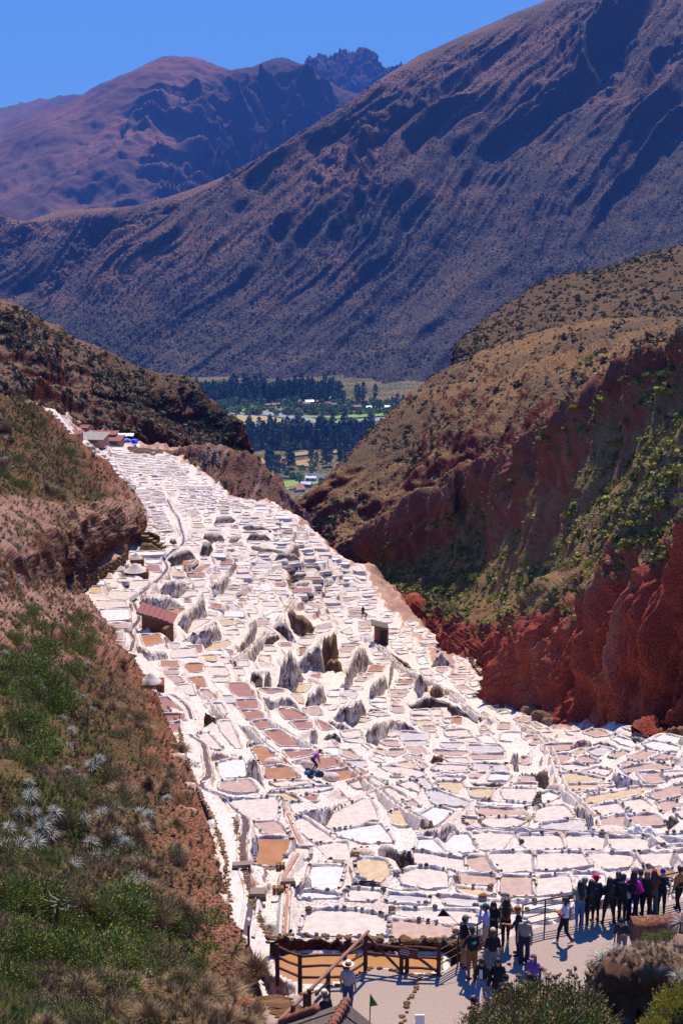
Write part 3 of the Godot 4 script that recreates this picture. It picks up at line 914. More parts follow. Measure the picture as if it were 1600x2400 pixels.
# Ponds as traced from the photograph: frame (left, top, scale), then for each pond its kind and corners.
const TRACED := {
	"400 1600 3.92": "c 95,40 205,20 225,115 170,115;p 265,75 340,68 435,155 320,165;t 512,15 690,2 785,138 605,130;t 585,165 785,155 808,240 640,258;t 645,265 815,258 872,335 715,352;t 740,365 885,345 980,395 820,435;c 320,200 465,192 515,290 395,305;c 440,360 545,350 650,600 615,615 480,460;c 250,475 350,470 470,610 425,630 285,545;t 655,418 745,418 815,490 700,505;t 850,460 990,438 1240,590 1010,590;t 1025,630 1300,622 1375,640 1100,705;o 745,610 850,585 975,690 900,745 835,755;o 860,785 1075,770 1180,870 1085,890 880,880;w 430,745 560,710 675,705 700,875 460,885;p 465,915 725,895 800,1005 590,1025 455,985;c 525,1085 960,1060 990,1100 975,1260 740,1275 620,1180;y 910,1020 1050,1015 1110,1045 1210,1095 1080,1105 1020,1065;c 930,1000 1465,950 1475,985 1190,1040 1090,1010;c 960,915 1250,905 1290,935 1000,960 920,935;t 1125,735 1300,690 1500,680 1560,730 1565,760 1380,805 1200,760;p 775,1285 975,1280 1085,1400 870,1405;t 980,245 1100,235 1265,325 1060,345;t 1095,370 1295,350 1305,430 1175,430;t 1330,335 1500,430 1400,440;p 1210,245 1360,225 1385,300 1270,300;y 1120,80 1160,20 1295,15 1220,95;y 1115,110 1200,105 1215,200 1190,190;c 1400,210 1540,200 1500,255 1390,255;t 820,60 1030,62 1045,80 900,100",
	"300 1450 2.56": "o 75,100 190,92 212,145 105,170;c 270,185 380,180 425,230 260,240;t 335,165 440,160 450,195 430,205 405,175;o 195,255 300,255 305,290 200,295;p 205,308 300,303 298,338 215,340;o 340,275 445,270 448,320 350,325;p 225,350 310,350 330,385 270,390;c 275,405 385,395 405,465 370,460;o 355,360 450,350 472,405 430,412;p 425,435 490,430 540,482 480,488;t 155,485 240,475 325,555 195,560 165,530;k 190,580 335,575 340,605 310,620 215,625;k 225,632 312,622 312,675 280,680;y 465,165 600,130 615,150 560,190 480,190",
	"200 1200 4.48": "c 415,805 490,725 670,720 650,770 560,825;c 120,915 310,830 545,840 430,925;c 110,940 425,935 440,1005 150,1015;w 145,1030 460,1020 465,1135 125,1155;p 125,1180 470,1165 440,1225 150,1245;p 145,1260 390,1255 400,1340 280,1350;p 285,1375 420,1365 415,1430 300,1440;w 430,440 560,415 840,420 800,455 500,460;t 600,465 795,462 785,490 640,490;w 640,505 790,505 770,540 640,540;t 610,580 660,555 770,555 790,620 740,640;c 820,205 950,200 930,240 870,250;p 845,365 980,355 975,390 880,395;c 1080,290 1170,265 1240,290 1130,310;o 1250,260 1330,290 1270,290;c 1040,340 1140,330 1200,350 1120,355;o 1000,560 1010,530 1160,505 1130,540 1060,565;o 1110,625 1230,560 1330,550 1230,620;o 1065,650 1250,640 1265,680 1110,685;c 930,690 1040,680 1110,740 1090,760;c 1130,725 1255,715 1250,775 1160,790;y 1320,700 1340,650 1430,645 1370,700 1325,715;c 930,880 1060,830 1185,835 1150,885 1010,905;c 1150,800 1260,790 1310,840 1240,850;o 720,1090 860,1030 1050,1020 960,1080 850,1120;c 1005,1270 1160,1140 1330,1130 1180,1210 1060,1280;p 885,1250 940,1245 940,1310 910,1340;c 1385,885 1520,870 1568,880 1560,940 1390,940;o 1300,1010 1340,970 1440,975 1430,1030;y 1410,1140 1560,1130 1570,1180 1470,1205;p 1480,800 1520,770 1640,780 1600,805",
	"450 1150 4.48": "p 360,1035 430,990 600,990 540,1035;c 300,1085 360,1045 510,1050 450,1085;g 355,1185 420,1180 505,1240 440,1260;c 600,855 730,850 760,880 620,870;o 650,945 665,930 770,925 750,945;w 710,990 800,965 850,1050 760,1060;c 700,1130 720,1080 775,1080 770,1150;w 765,1325 850,1280 970,1275 960,1370 880,1365;p 655,1410 700,1345 820,1350 800,1410;c 665,1460 690,1425 780,1430 880,1500 680,1510;c 465,1365 520,1345 590,1345 560,1390;c 405,680 405,630 560,650 480,690;c 590,745 680,700 700,720 640,760;c 470,290 500,265 690,258 700,285;c 760,310 860,310 930,345 780,335;w 470,345 660,330 680,350 500,355;w 735,395 900,370 905,400 740,410;w 915,370 1010,365 1050,400 930,400;t 935,420 1055,415 1050,445 945,445;y 530,430 720,425 740,435 540,440;w 585,535 760,535 700,555 600,550;w 800,535 1040,540 1030,560 810,560;c 960,455 1050,460 1060,490 1000,485;w 1070,515 1190,520 1210,550 1090,545;w 1095,610 1250,590 1260,620 1130,630;c 690,660 840,655 800,685 700,685;c 820,740 980,720 990,740 860,765;c 900,775 1130,745 1130,765 930,785;w 1150,750 1390,735 1380,760 1150,775;c 1040,840 1270,825 1280,840 1060,850;c 1290,850 1450,830 1450,850 1300,865;o 1045,920 1350,910 1370,935 1230,940 1060,935;c 1350,900 1568,870 1560,890 1390,920;c 1130,1000 1340,990 1350,1005 1170,1010;c 1380,1030 1560,1010 1568,1045 1400,1050;c 1340,1095 1500,1080 1510,1105 1380,1110;p 400,570 520,545 520,570 430,585;p 380,490 500,480 510,500 410,500;c 240,360 400,350 420,370 260,375;p 1230,1180 1360,1175 1390,1215 1280,1230;c 1190,1260 1290,1245 1310,1265 1210,1280",
	"700 1200 4.48": "c 545,570 640,555 690,630 590,625;c 560,640 720,640 720,655 580,655;w 600,670 700,670 700,710 620,700;c 600,730 660,718 735,735 660,752;c 620,800 790,790 800,810 640,825;c 675,860 820,855 830,880 700,890;w 335,475 425,480 430,500 360,510;w 390,530 520,520 525,555 420,550;p 250,395 330,390 320,410 260,415;p 385,735 520,725 530,750 420,765;c 265,805 430,790 440,815 310,830;p 455,910 600,890 640,900 560,925 470,930;c 220,870 380,860 360,885 240,885;c 95,880 190,880 220,910 110,920;c 240,920 300,890 440,960 290,965;c 255,970 440,965 470,1000 290,1005;c 320,1020 470,1010 430,1040 330,1060;p 70,960 130,945 260,1000 210,1020;c 70,1030 160,1020 190,1045 90,1060;c 690,985 790,980 800,1010 700,1030;p 520,1010 640,1005 660,1030 530,1035;p 525,1040 660,1035 690,1055 535,1060;p 520,1080 700,1065 740,1095 530,1105;w 640,1112 810,1105 810,1130 720,1138;p 640,1150 760,1145 750,1180 645,1185;y 640,1195 755,1190 755,1215 640,1225;c 635,1235 750,1230 750,1255 640,1255;c 220,1090 290,1080 320,1125 250,1140;p 170,1200 330,1165 350,1210 180,1220;c 170,1235 330,1225 300,1260 190,1270;p 20,1310 50,1290 175,1295 150,1320;c 0,1390 20,1330 160,1330 110,1400;o 0,1510 0,1430 90,1425 40,1500;w 470,1140 560,1120 560,1165 500,1170;c 440,1260 540,1215 560,1285 520,1290;g 640,1300 740,1280 790,1350 720,1350;c 520,1330 620,1310 670,1350 580,1360;p 440,1390 560,1380 650,1390 590,1410;p 430,1460 450,1415 590,1415 540,1465;c 410,1530 430,1475 550,1475 530,1525;c 760,1440 860,1420 960,1470 800,1475;c 780,1485 960,1485 1000,1515 800,1510;o 800,1545 960,1535 960,1550 810,1555;w 860,1075 920,1050 1010,1055 960,1090;c 810,1200 880,1190 890,1250 820,1255;c 1040,1310 1100,1265 1150,1290 1100,1320;w 1140,1160 1215,1155 1215,1190 1160,1190;c 1110,1220 1180,1205 1160,1260 1120,1255;w 1195,1235 1310,1220 1310,1260 1210,1275;w 1335,1290 1395,1285 1400,1320 1350,1315;w 965,1370 1090,1370 1085,1400 980,1400;w 975,1405 1085,1405 1085,1440 990,1435;w 1120,1380 1200,1370 1180,1430 1130,1430;c 1260,1350 1420,1340 1415,1375 1270,1380;p 1265,1405 1400,1385 1480,1390 1430,1410;c 1150,1450 1230,1440 1230,1470 1160,1480;c 1235,1475 1330,1450 1320,1480 1250,1490;w 1240,1525 1340,1505 1340,1560 1260,1568",
	"850 1350 4.48": "p 10,1065 30,1030 100,1035 90,1070;c 150,905 290,890 295,925 160,925;o 50,1000 75,945 240,940 200,1005;c 340,790 460,785 460,815 380,820;c 380,995 550,985 540,1010 400,1015;o 395,1035 530,1025 530,1055 405,1060;o 350,1115 380,1090 540,1090 520,1130;c 350,1150 500,1145 510,1165 480,1190 350,1185;p 280,1200 460,1195 470,1225 400,1240 285,1235;p 285,1245 450,1240 430,1270 300,1280;c 310,1285 410,1280 390,1310 310,1305;p 305,1315 380,1310 350,1370 320,1375;w 70,1290 110,1275 230,1285 250,1320 90,1325;w 85,1335 250,1335 255,1400 210,1400 100,1360;c 510,1435 530,1415 690,1410 715,1465 520,1465;c 510,1475 700,1472 715,1510 520,1512;y 525,1525 710,1520 715,1568 540,1568;c 700,1410 820,1405 810,1465 730,1465;c 740,1475 835,1475 840,1520 750,1520;o 895,1500 1000,1488 1045,1495 1030,1555 930,1560;p 855,1200 890,1195 1005,1255 860,1258;c 870,1270 1010,1265 1010,1285 900,1290;c 920,1295 1050,1290 1060,1330 980,1330;c 600,985 700,975 720,1035 640,1040;c 620,1045 720,1050 730,1095 660,1090;w 710,1050 810,1040 860,1080 790,1110;p 785,965 870,960 885,985 830,1020 790,1000;p 905,1060 920,1040 1080,1035 1080,1070 990,1080;c 1000,990 1100,980 1130,1010 1010,1015;c 925,1100 1070,1090 1060,1120 960,1125;p 975,1160 1050,1145 1110,1190 1010,1195;w 1125,1110 1210,1100 1220,1150 1145,1165;c 1015,1205 1150,1200 1180,1230 1050,1240;w 1085,1250 1190,1245 1190,1280 1110,1285;c 1220,1130 1310,1130 1340,1180 1240,1175;c 1330,1140 1430,1130 1490,1160 1390,1190;w 1280,1300 1290,1275 1450,1270 1470,1310;w 1290,1320 1475,1315 1475,1355 1310,1360;p 1310,1375 1480,1365 1500,1400 1380,1408;p 1500,1340 1568,1330 1568,1360 1510,1360;c 1510,1370 1600,1360 1600,1410 1520,1420;p 1235,1440 1270,1435 1430,1530 1270,1530;c 1410,1430 1500,1410 1540,1440 1450,1450;c 980,845 1080,845 1075,885 1010,885;c 1095,870 1160,860 1170,900 1100,925;c 1010,920 1070,910 1075,950 1020,960;w 570,870 640,840 680,920 600,930;c 1080,1040 1150,1035 1160,1070 1110,1080;c 1250,1070 1290,1065 1300,1120 1260,1120",
	"800 1550 3.92": "p 150,140 170,120 285,120 260,150;p 130,185 150,155 260,155 200,190;g 0,320 30,280 150,280 110,350 60,330;c 60,260 80,235 190,235 180,265;c 0,385 0,345 50,345 20,390;g 250,490 290,475 420,475 440,500 330,510;y 95,555 130,525 270,530 220,560;c 0,655 165,630 190,690 20,705;c 30,720 195,705 215,755 60,745;c 385,680 430,650 520,655 520,695 430,695;g 535,690 555,650 800,670 790,725 560,730;g 560,740 780,735 780,785 600,780;p 370,755 390,735 510,735 530,785 420,780;p 590,790 740,790 790,860 690,850 610,840;p 580,880 610,865 740,870 740,915 610,905;y 310,845 330,810 400,820 410,870;p 430,870 440,820 580,815 560,850 480,880;c 200,770 240,770 290,820 260,820;y 440,950 640,920 690,990 580,985;c 270,900 290,875 380,910 390,935 310,930;p 700,930 740,930 820,1000 740,985;p 0,870 0,820 80,820 175,890 120,900;c 350,970 500,970 740,1010 760,1060 600,1070 400,1000;k 460,1070 480,1045 530,1045 550,1070;c 510,1130 640,1100 690,1120 740,1210 640,1180;g 670,1090 760,1070 850,1170 770,1185;y 865,1110 1110,1115 1150,1235 940,1190;g 780,1195 870,1190 1215,1310 1200,1350 850,1320;c 70,1130 250,1060 400,1110 430,1140 150,1180;c 230,1220 440,1160 620,1265 360,1300;p 570,1300 650,1280 720,1335 650,1345;y 445,1410 520,1360 645,1350 605,1525 480,1510;w 695,1510 710,1420 850,1340 1030,1375 960,1430 860,1520 700,1520;c 970,700 950,640 1150,630 1190,690;c 990,720 1220,700 1280,750 1100,745;w 1225,695 1350,680 1430,760 1280,750;g 905,750 1130,755 1140,810 940,800;g 1160,775 1460,780 1490,840 1180,845;p 845,825 1150,830 1155,875 930,875;p 1185,860 1490,855 1480,900 1200,905;c 940,890 1155,890 1160,945 990,930;c 830,1010 870,950 1150,960 1165,1010;g 1200,1005 1215,940 1350,945 1360,1000 1340,1020;p 1180,1025 1330,1030 1330,1080 1190,1075;w 1345,1100 1365,1035 1550,1040 1520,1105;c 850,1090 880,1060 1130,1070 1090,1100;c 880,1040 1160,1025 1160,1055 900,1048;y 1165,1175 1440,1180 1440,1275 1200,1260;c 660,550 820,545 840,585 700,588;p 715,600 845,597 855,645 760,645;c 780,660 860,655 870,700 830,700;c 940,540 1000,530 1005,570 960,570;p 1270,610 1320,595 1340,630 1280,630;p 1275,645 1350,635 1390,670 1300,675",
	"1200 1650 3.92": "p 20,140 110,115 170,160 60,170;p 85,190 200,175 265,210 190,215;c 70,200 100,198 200,250 180,260;c 215,240 300,225 360,260 250,265;p 175,120 245,105 280,165 210,155;p 100,310 160,295 290,300 270,320 130,335;p 170,380 200,335 330,320 410,355 290,385;p 275,440 280,380 560,370 560,415 420,435;p 650,270 730,240 820,245 890,290 760,310;c 500,260 620,255 590,295 510,280;c 1020,225 1070,215 1310,265 1240,300;w 910,320 970,305 1140,350 1120,410 990,370;w 1290,330 1380,280 1568,320 1568,385 1420,350;w 1190,380 1290,340 1550,400 1500,440 1330,440;g 690,435 810,395 930,430 840,490 760,480;p 350,475 500,465 570,500 520,545 400,540;p 530,465 600,430 690,410 620,470 570,490;p 590,500 660,480 800,530 730,550 600,530;p 890,500 920,460 1010,430 1090,450 980,505;p 1060,490 1220,435 1320,460 1290,490 1190,520 1100,510;p 1280,510 1390,455 1530,490 1450,510 1300,520;p 960,580 1060,530 1190,540 1080,565;p 1000,600 1100,580 1330,540 1520,600 1380,610 1120,640 1060,650;p 1150,640 1350,630 1410,690 1400,720 1230,740;c 1370,632 1568,620 1568,660 1430,680;c 390,570 550,555 690,575 620,620 500,615;c 640,625 770,590 900,610 860,665;y 440,650 520,635 830,690 790,725 500,735;y 500,750 910,740 920,760 780,785 540,800;c 520,840 690,815 850,790 750,830 560,850;y 660,910 700,850 900,820 1200,765 1340,770 1120,840 850,915 730,925;p 1240,850 1300,810 1568,740 1568,840 1360,890;c 740,945 960,910 1080,1000 900,1025 800,1025;c 980,905 1170,870 1230,900 1305,980 1090,1005;p 1330,910 1470,890 1568,940 1510,970 1400,1040;p 800,1060 1030,1030 1135,1140 860,1155 790,1110;p 1050,1035 1310,1015 1415,1115 1150,1145;o 800,1170 870,1165 1080,1165 1060,1200 820,1190;c 1490,990 1568,975 1568,1060 1520,1030;c 205,1060 225,970 330,940 480,935 545,1010 545,1050 350,1080 240,1110;g 265,1165 275,1110 500,1080 665,1080 650,1185 450,1190;w 270,890 265,830 340,810 420,840 410,870 280,920;p 75,560 90,500 160,505 150,560;p 75,720 85,660 215,665 215,725;w 0,740 230,740 230,770 0,765;c 480,1215 840,1220 920,1345 660,1350 500,1340;c 880,1230 1220,1240 1310,1330 1300,1365 930,1350;c 1290,1220 1568,1195 1700,1200 1700,1290 1568,1300 1370,1300;c 1340,1345 1400,1315 1700,1310 1700,1350 1568,1355;c 680,1375 1090,1390 1165,1500 860,1530 740,1490;c 1150,1380 1480,1370 1568,1500 1330,1510 1220,1490;o 1130,1560 1250,1510 1400,1515 1480,1540 1500,1600 1140,1600;c 1500,1370 1750,1365 1800,1500 1600,1500;p 1600,1100 1800,1080 1850,1180 1620,1180;c 1580,740 1800,700 1850,820 1590,840;c 1590,310 1800,330 1850,420 1600,400;c 1600,900 1800,880 1850,1000 1620,1000;c 55,1215 435,1205 480,1340 150,1355;c 220,1375 640,1370 715,1500 480,1530 235,1540",
	"900 1800 3.92": "c 1075,190 1400,195 1380,290 1350,320 1110,300;w 870,340 880,305 1370,340 1180,370;p 850,380 900,365 1120,385 1370,385 1350,430 1200,450 890,450;y 735,500 740,465 850,470 900,540 760,520;c 890,500 910,470 1200,460 1310,490 1170,560 930,545;w 300,760 315,660 440,655 590,800;w 565,690 640,615 770,605 860,770 720,790 620,780;c 800,610 930,595 1215,615 1270,755 900,770;c 265,775 380,785 600,825 725,840 735,960 560,945 410,910 290,905;p 755,830 940,810 1035,960 780,950;c 960,790 1350,780 1390,965 1060,960;c 130,985 300,925 420,925 580,960 585,1100 400,1110 190,1085;p 620,975 1000,1000 1030,1030 1010,1090 640,1085;y 640,1110 990,1125 1000,1185 760,1175;p 1075,1170 1065,1000 1355,1005 1370,1190 1120,1195;c 1390,1015 1568,1000 1700,990 1730,1140 1568,1170 1400,1180;g 30,1240 40,1160 400,1190 390,1250 130,1245;g 420,1240 450,1205 620,1190 1110,1240 1060,1300 620,1270;w 1110,1320 1130,1245 1480,1255 1700,1240 1700,1290 1260,1320;w 1720,1200 2100,1150 2100,1260 1740,1270;c 80,1350 95,1310 480,1310 860,1330 860,1440 560,1440 280,1390;c 880,1340 1200,1335 1600,1325 1600,1400 1200,1450 900,1450",
	"550 2050 2.851": "c 450,380 480,265 560,240 800,245 960,275 1020,310 1010,390 980,415 460,410;p 1045,435 1045,305 1300,330 1450,355 1470,430 1200,440",
	"600 1800 3.92": "o 600,45 930,5 1050,60 800,125;c 830,130 1050,75 1200,160 970,205;o 5,895 10,650 300,645 310,690 230,880 150,925;c 350,530 365,480 430,460 720,660 560,705;c 550,500 980,285 1050,290 1130,480 700,575 600,520;w 700,590 1140,515 1270,690 980,700 860,660 760,640;c 560,810 560,715 700,690 835,690 880,880 620,830;w 470,1110 510,905 810,910 790,980 740,1130;y 915,840 1190,850 1260,1080 1010,1040 950,1000;c 910,770 1000,755 1060,810 930,815;w 400,1210 430,1140 740,1165 770,1200 520,1200;c 840,1180 860,1120 1150,1135 1180,1210 1100,1230 850,1220",
}
# Far ladders of small ponds: upper left, lower, upper right, lower right corner, rows, ponds in a row, kinds
const LADDERS := [
	[348, 1200, 372, 1248, 385, 1197, 408, 1246, 7, 1, "pccgcwc"],
	[255, 1058, 300, 1112, 400, 1072, 445, 1122, 8, 4, "wwcwgc"],
	[312, 1142, 328, 1192, 378, 1136, 394, 1186, 6, 2, "wcwgwp"],
	[402, 1128, 425, 1160, 470, 1122, 535, 1170, 3, 4, "cwcgp"],
	[382, 1080, 400, 1118, 418, 1084, 440, 1135, 5, 2, "cwg"],
	[455, 1146, 476, 1172, 498, 1146, 512, 1172, 3, 2, "cw"],
	[105, 962, 150, 1020, 130, 968, 172, 1020, 6, 1, "w"],
	[172, 1035, 232, 1080, 198, 1030, 262, 1078, 5, 2, "ww"],
	[252, 1092, 290, 1130, 290, 1100, 316, 1135, 4, 2, "wcw"],
	[404, 1185, 428, 1225, 450, 1180, 470, 1205, 4, 2, "cpw"],
	[415, 1165, 425, 1180, 560, 1178, 600, 1196, 2, 5, "cwcp"],
]


func poly_list() -> Array:
	var out := []
	for key in TRACED:
		var f: PackedFloat64Array = (key as String).split_floats(" ")
		for one in (TRACED[key] as String).split(";"):
			var bits := (one as String).split(" ", false)
			var px := PackedVector2Array()
			for k in range(1, bits.size()):
				var xy := bits[k].split_floats(",")
				px.append(Vector2(f[0] + xy[0] / f[2], f[1] + xy[1] / f[2]))
			out.append({"kind": bits[0], "px": px})
	var g := RandomNumberGenerator.new()
	g.seed = 99
	for l in LADDERS:
		var ul := Vector2(l[0], l[1])
		var ll := Vector2(l[2], l[3])
		var ur := Vector2(l[4], l[5])
		var lr := Vector2(l[6], l[7])
		for r in l[8]:
			for c in l[9]:
				var a: float = (r + 0.10 + g.randf() * 0.12) / l[8]
				var b: float = (r + 0.74 + g.randf() * 0.08) / l[8]
				var x: float = (c + 0.05 + g.randf() * 0.08) / l[9]
				var y: float = (c + 0.90 + g.randf() * 0.06) / l[9]
				var px := PackedVector2Array()
				for q in [[x, a], [y, a], [y, b], [x, b]]:
					px.append(ul.lerp(ur, q[0]).lerp(ll.lerp(lr, q[0]), q[1]) + Vector2(g.randf_range(-1.2, 1.2), g.randf_range(-0.4, 0.4)))
				out.append({"kind": (l[10] as String)[(r * 3 + c * 5 + g.randi() % 3) % (l[10] as String).length()], "px": px})
	return out


const OUTLINE := [[90, 950], [132, 952], [190, 1012], [345, 1050], [402, 1063], [485, 1112], [545, 1165], [640, 1178], [702, 1212], [785, 1290], [850, 1352], [905, 1420], [965, 1490], [1015, 1545], [1065, 1585], [1150, 1615], [1235, 1688], [1300, 1712], [1420, 1702], [1530, 1678], [1750, 1670], [1900, 1800], [1900, 2330], [560, 2330], [540, 2200], [500, 1980], [430, 1770], [335, 1590], [222, 1440], [212, 1380], [285, 1312], [350, 1252], [340, 1190], [250, 1085], [150, 1010]]
var outline := PackedVector2Array()


func fill_ponds() -> void:   # small ponds in the gaps that the tracing left, by the size that ponds have at that distance
	var W := 450
	var H := 620
	var used := PackedByteArray()
	used.resize(W * H)
	var polys := []
	for q in ponds:
		polys.append(q.px)
	for key in CRAGS:
		var f: PackedFloat64Array = (key as String).split_floats(" ")
		for one in (CRAGS[key] as String).split(";"):
			var top := PackedVector2Array()
			var low := PackedVector2Array()
			for bit in (one as String).split(" ", false).slice(1):
				var n := (bit as String).split_floats(",")
				top.append(Vector2(f[0] + n[0] / f[2], f[1] + n[1] / f[2]))
				low.append(Vector2(f[0] + n[0] / f[2], f[1] + n[2] / f[2]))
			low.reverse()
			top.append_array(low)
			polys.append(top)
	for p in PATHS:
		var l := PackedVector2Array()
		var r := PackedVector2Array()
		for q in p:
			l.append(Vector2(q[0] - 6, q[1]))
			r.append(Vector2(q[2] + 6, q[3]))
		r.reverse()
		l.append_array(r)
		polys.append(l)
	for p in polys:
		var lo := Vector2(1e9, 1e9)
		var hi := -lo
		for w in p:
			lo = lo.min(w)
			hi = hi.max(w)
		for y in range(maxi(0, int(lo.y / 4) - 1), mini(H - 1, int(hi.y / 4) + 1) + 1):
			for x in range(maxi(0, int(lo.x / 4) - 1), mini(W - 1, int(hi.x / 4) + 1) + 1):
				var w := Vector2(x * 4 + 2, y * 4 + 2)
				if Geometry2D.is_point_in_polygon(w, p) or Geometry2D.is_point_in_polygon(w + Vector2(3, 1), p) or Geometry2D.is_point_in_polygon(w - Vector2(3, 1), p):
					used[y * W + x] = 1
	var g := RandomNumberGenerator.new()
	g.seed = 404
	var v := 1050.0
	while v < 2170.0:
		var sz: float = lerpf(26.0, 120.0, pow(minf(v - 1050.0, 1000.0) / 1000.0, 1.6))
		var tall: float = sz * lerpf(0.24, 0.36, (v - 1050.0) / 1000.0)
		var u := 90.0
		while u < (1600.0 if v < 2040.0 or true else 0.0):
			if v > 2020.0 and u < 1050.0:
				u = 1050.0
			for tries in 2:
				var w: float = sz * g.randf_range(0.6, 1.25) * (1.0 if tries == 0 else 0.55)
				var h: float = tall * g.randf_range(0.75, 1.2) * (1.0 if tries == 0 else 0.7)
				var x0 := u + g.randf_range(0, 6)
				var y0 := v + g.randf_range(-2, 2)
				if not Geometry2D.is_point_in_polygon(Vector2(x0 + w / 2, y0 + h / 2), outline) or not Geometry2D.is_point_in_polygon(Vector2(x0 + w + 4, y0), outline):
					continue
				var free := true
				for y in range(int(y0 / 4), int((y0 + h) / 4) + 1):
					for x in range(int(x0 / 4), int((x0 + w) / 4) + 1):
						if x < 0 or x >= W or y >= H or used[y * W + x]:
							free = false
							break
					if not free:
						break
				if free and na.get_noise_2d(x0 / 60.0, y0 / 30.0) > -0.28:
					for y in range(int((y0 - 2) / 4), int((y0 + h + 2) / 4) + 1):
						for x in range(int((x0 - 2) / 4), int((x0 + w + 2) / 4) + 1):
							if x >= 0 and x < W and y < H:
								used[y * W + x] = 1
					var sk := g.randf_range(-0.2, 0.25) * w
					var px := PackedVector2Array([Vector2(x0 + maxf(0, -sk), y0), Vector2(x0 + w + minf(0, -sk) * 0.4, y0 + g.randf_range(-1, 1)), Vector2(x0 + w, y0 + h), Vector2(x0 + g.randf() * 3, y0 + h + g.randf_range(-1, 1))])
					ponds.append({"kind": "ccwcgpcyctcw"[g.randi() % 12], "px": px})
					break
			u += sz * 0.22
		v += tall * 0.3


const POOL := [[640, 2240], [690, 2233], [860, 2236], [1034, 2238], [1036, 2276], [970, 2282], [918, 2271], [866, 2270], [848, 2280], [795, 2302], [746, 2308], [700, 2304], [652, 2284]]
var ponds := []
var pool := {}
const FA := 560
const FL := 660
const FA0 := -0.285
const FA1 := 0.33
const FL0 := 3.45
const FL1 := 5.58


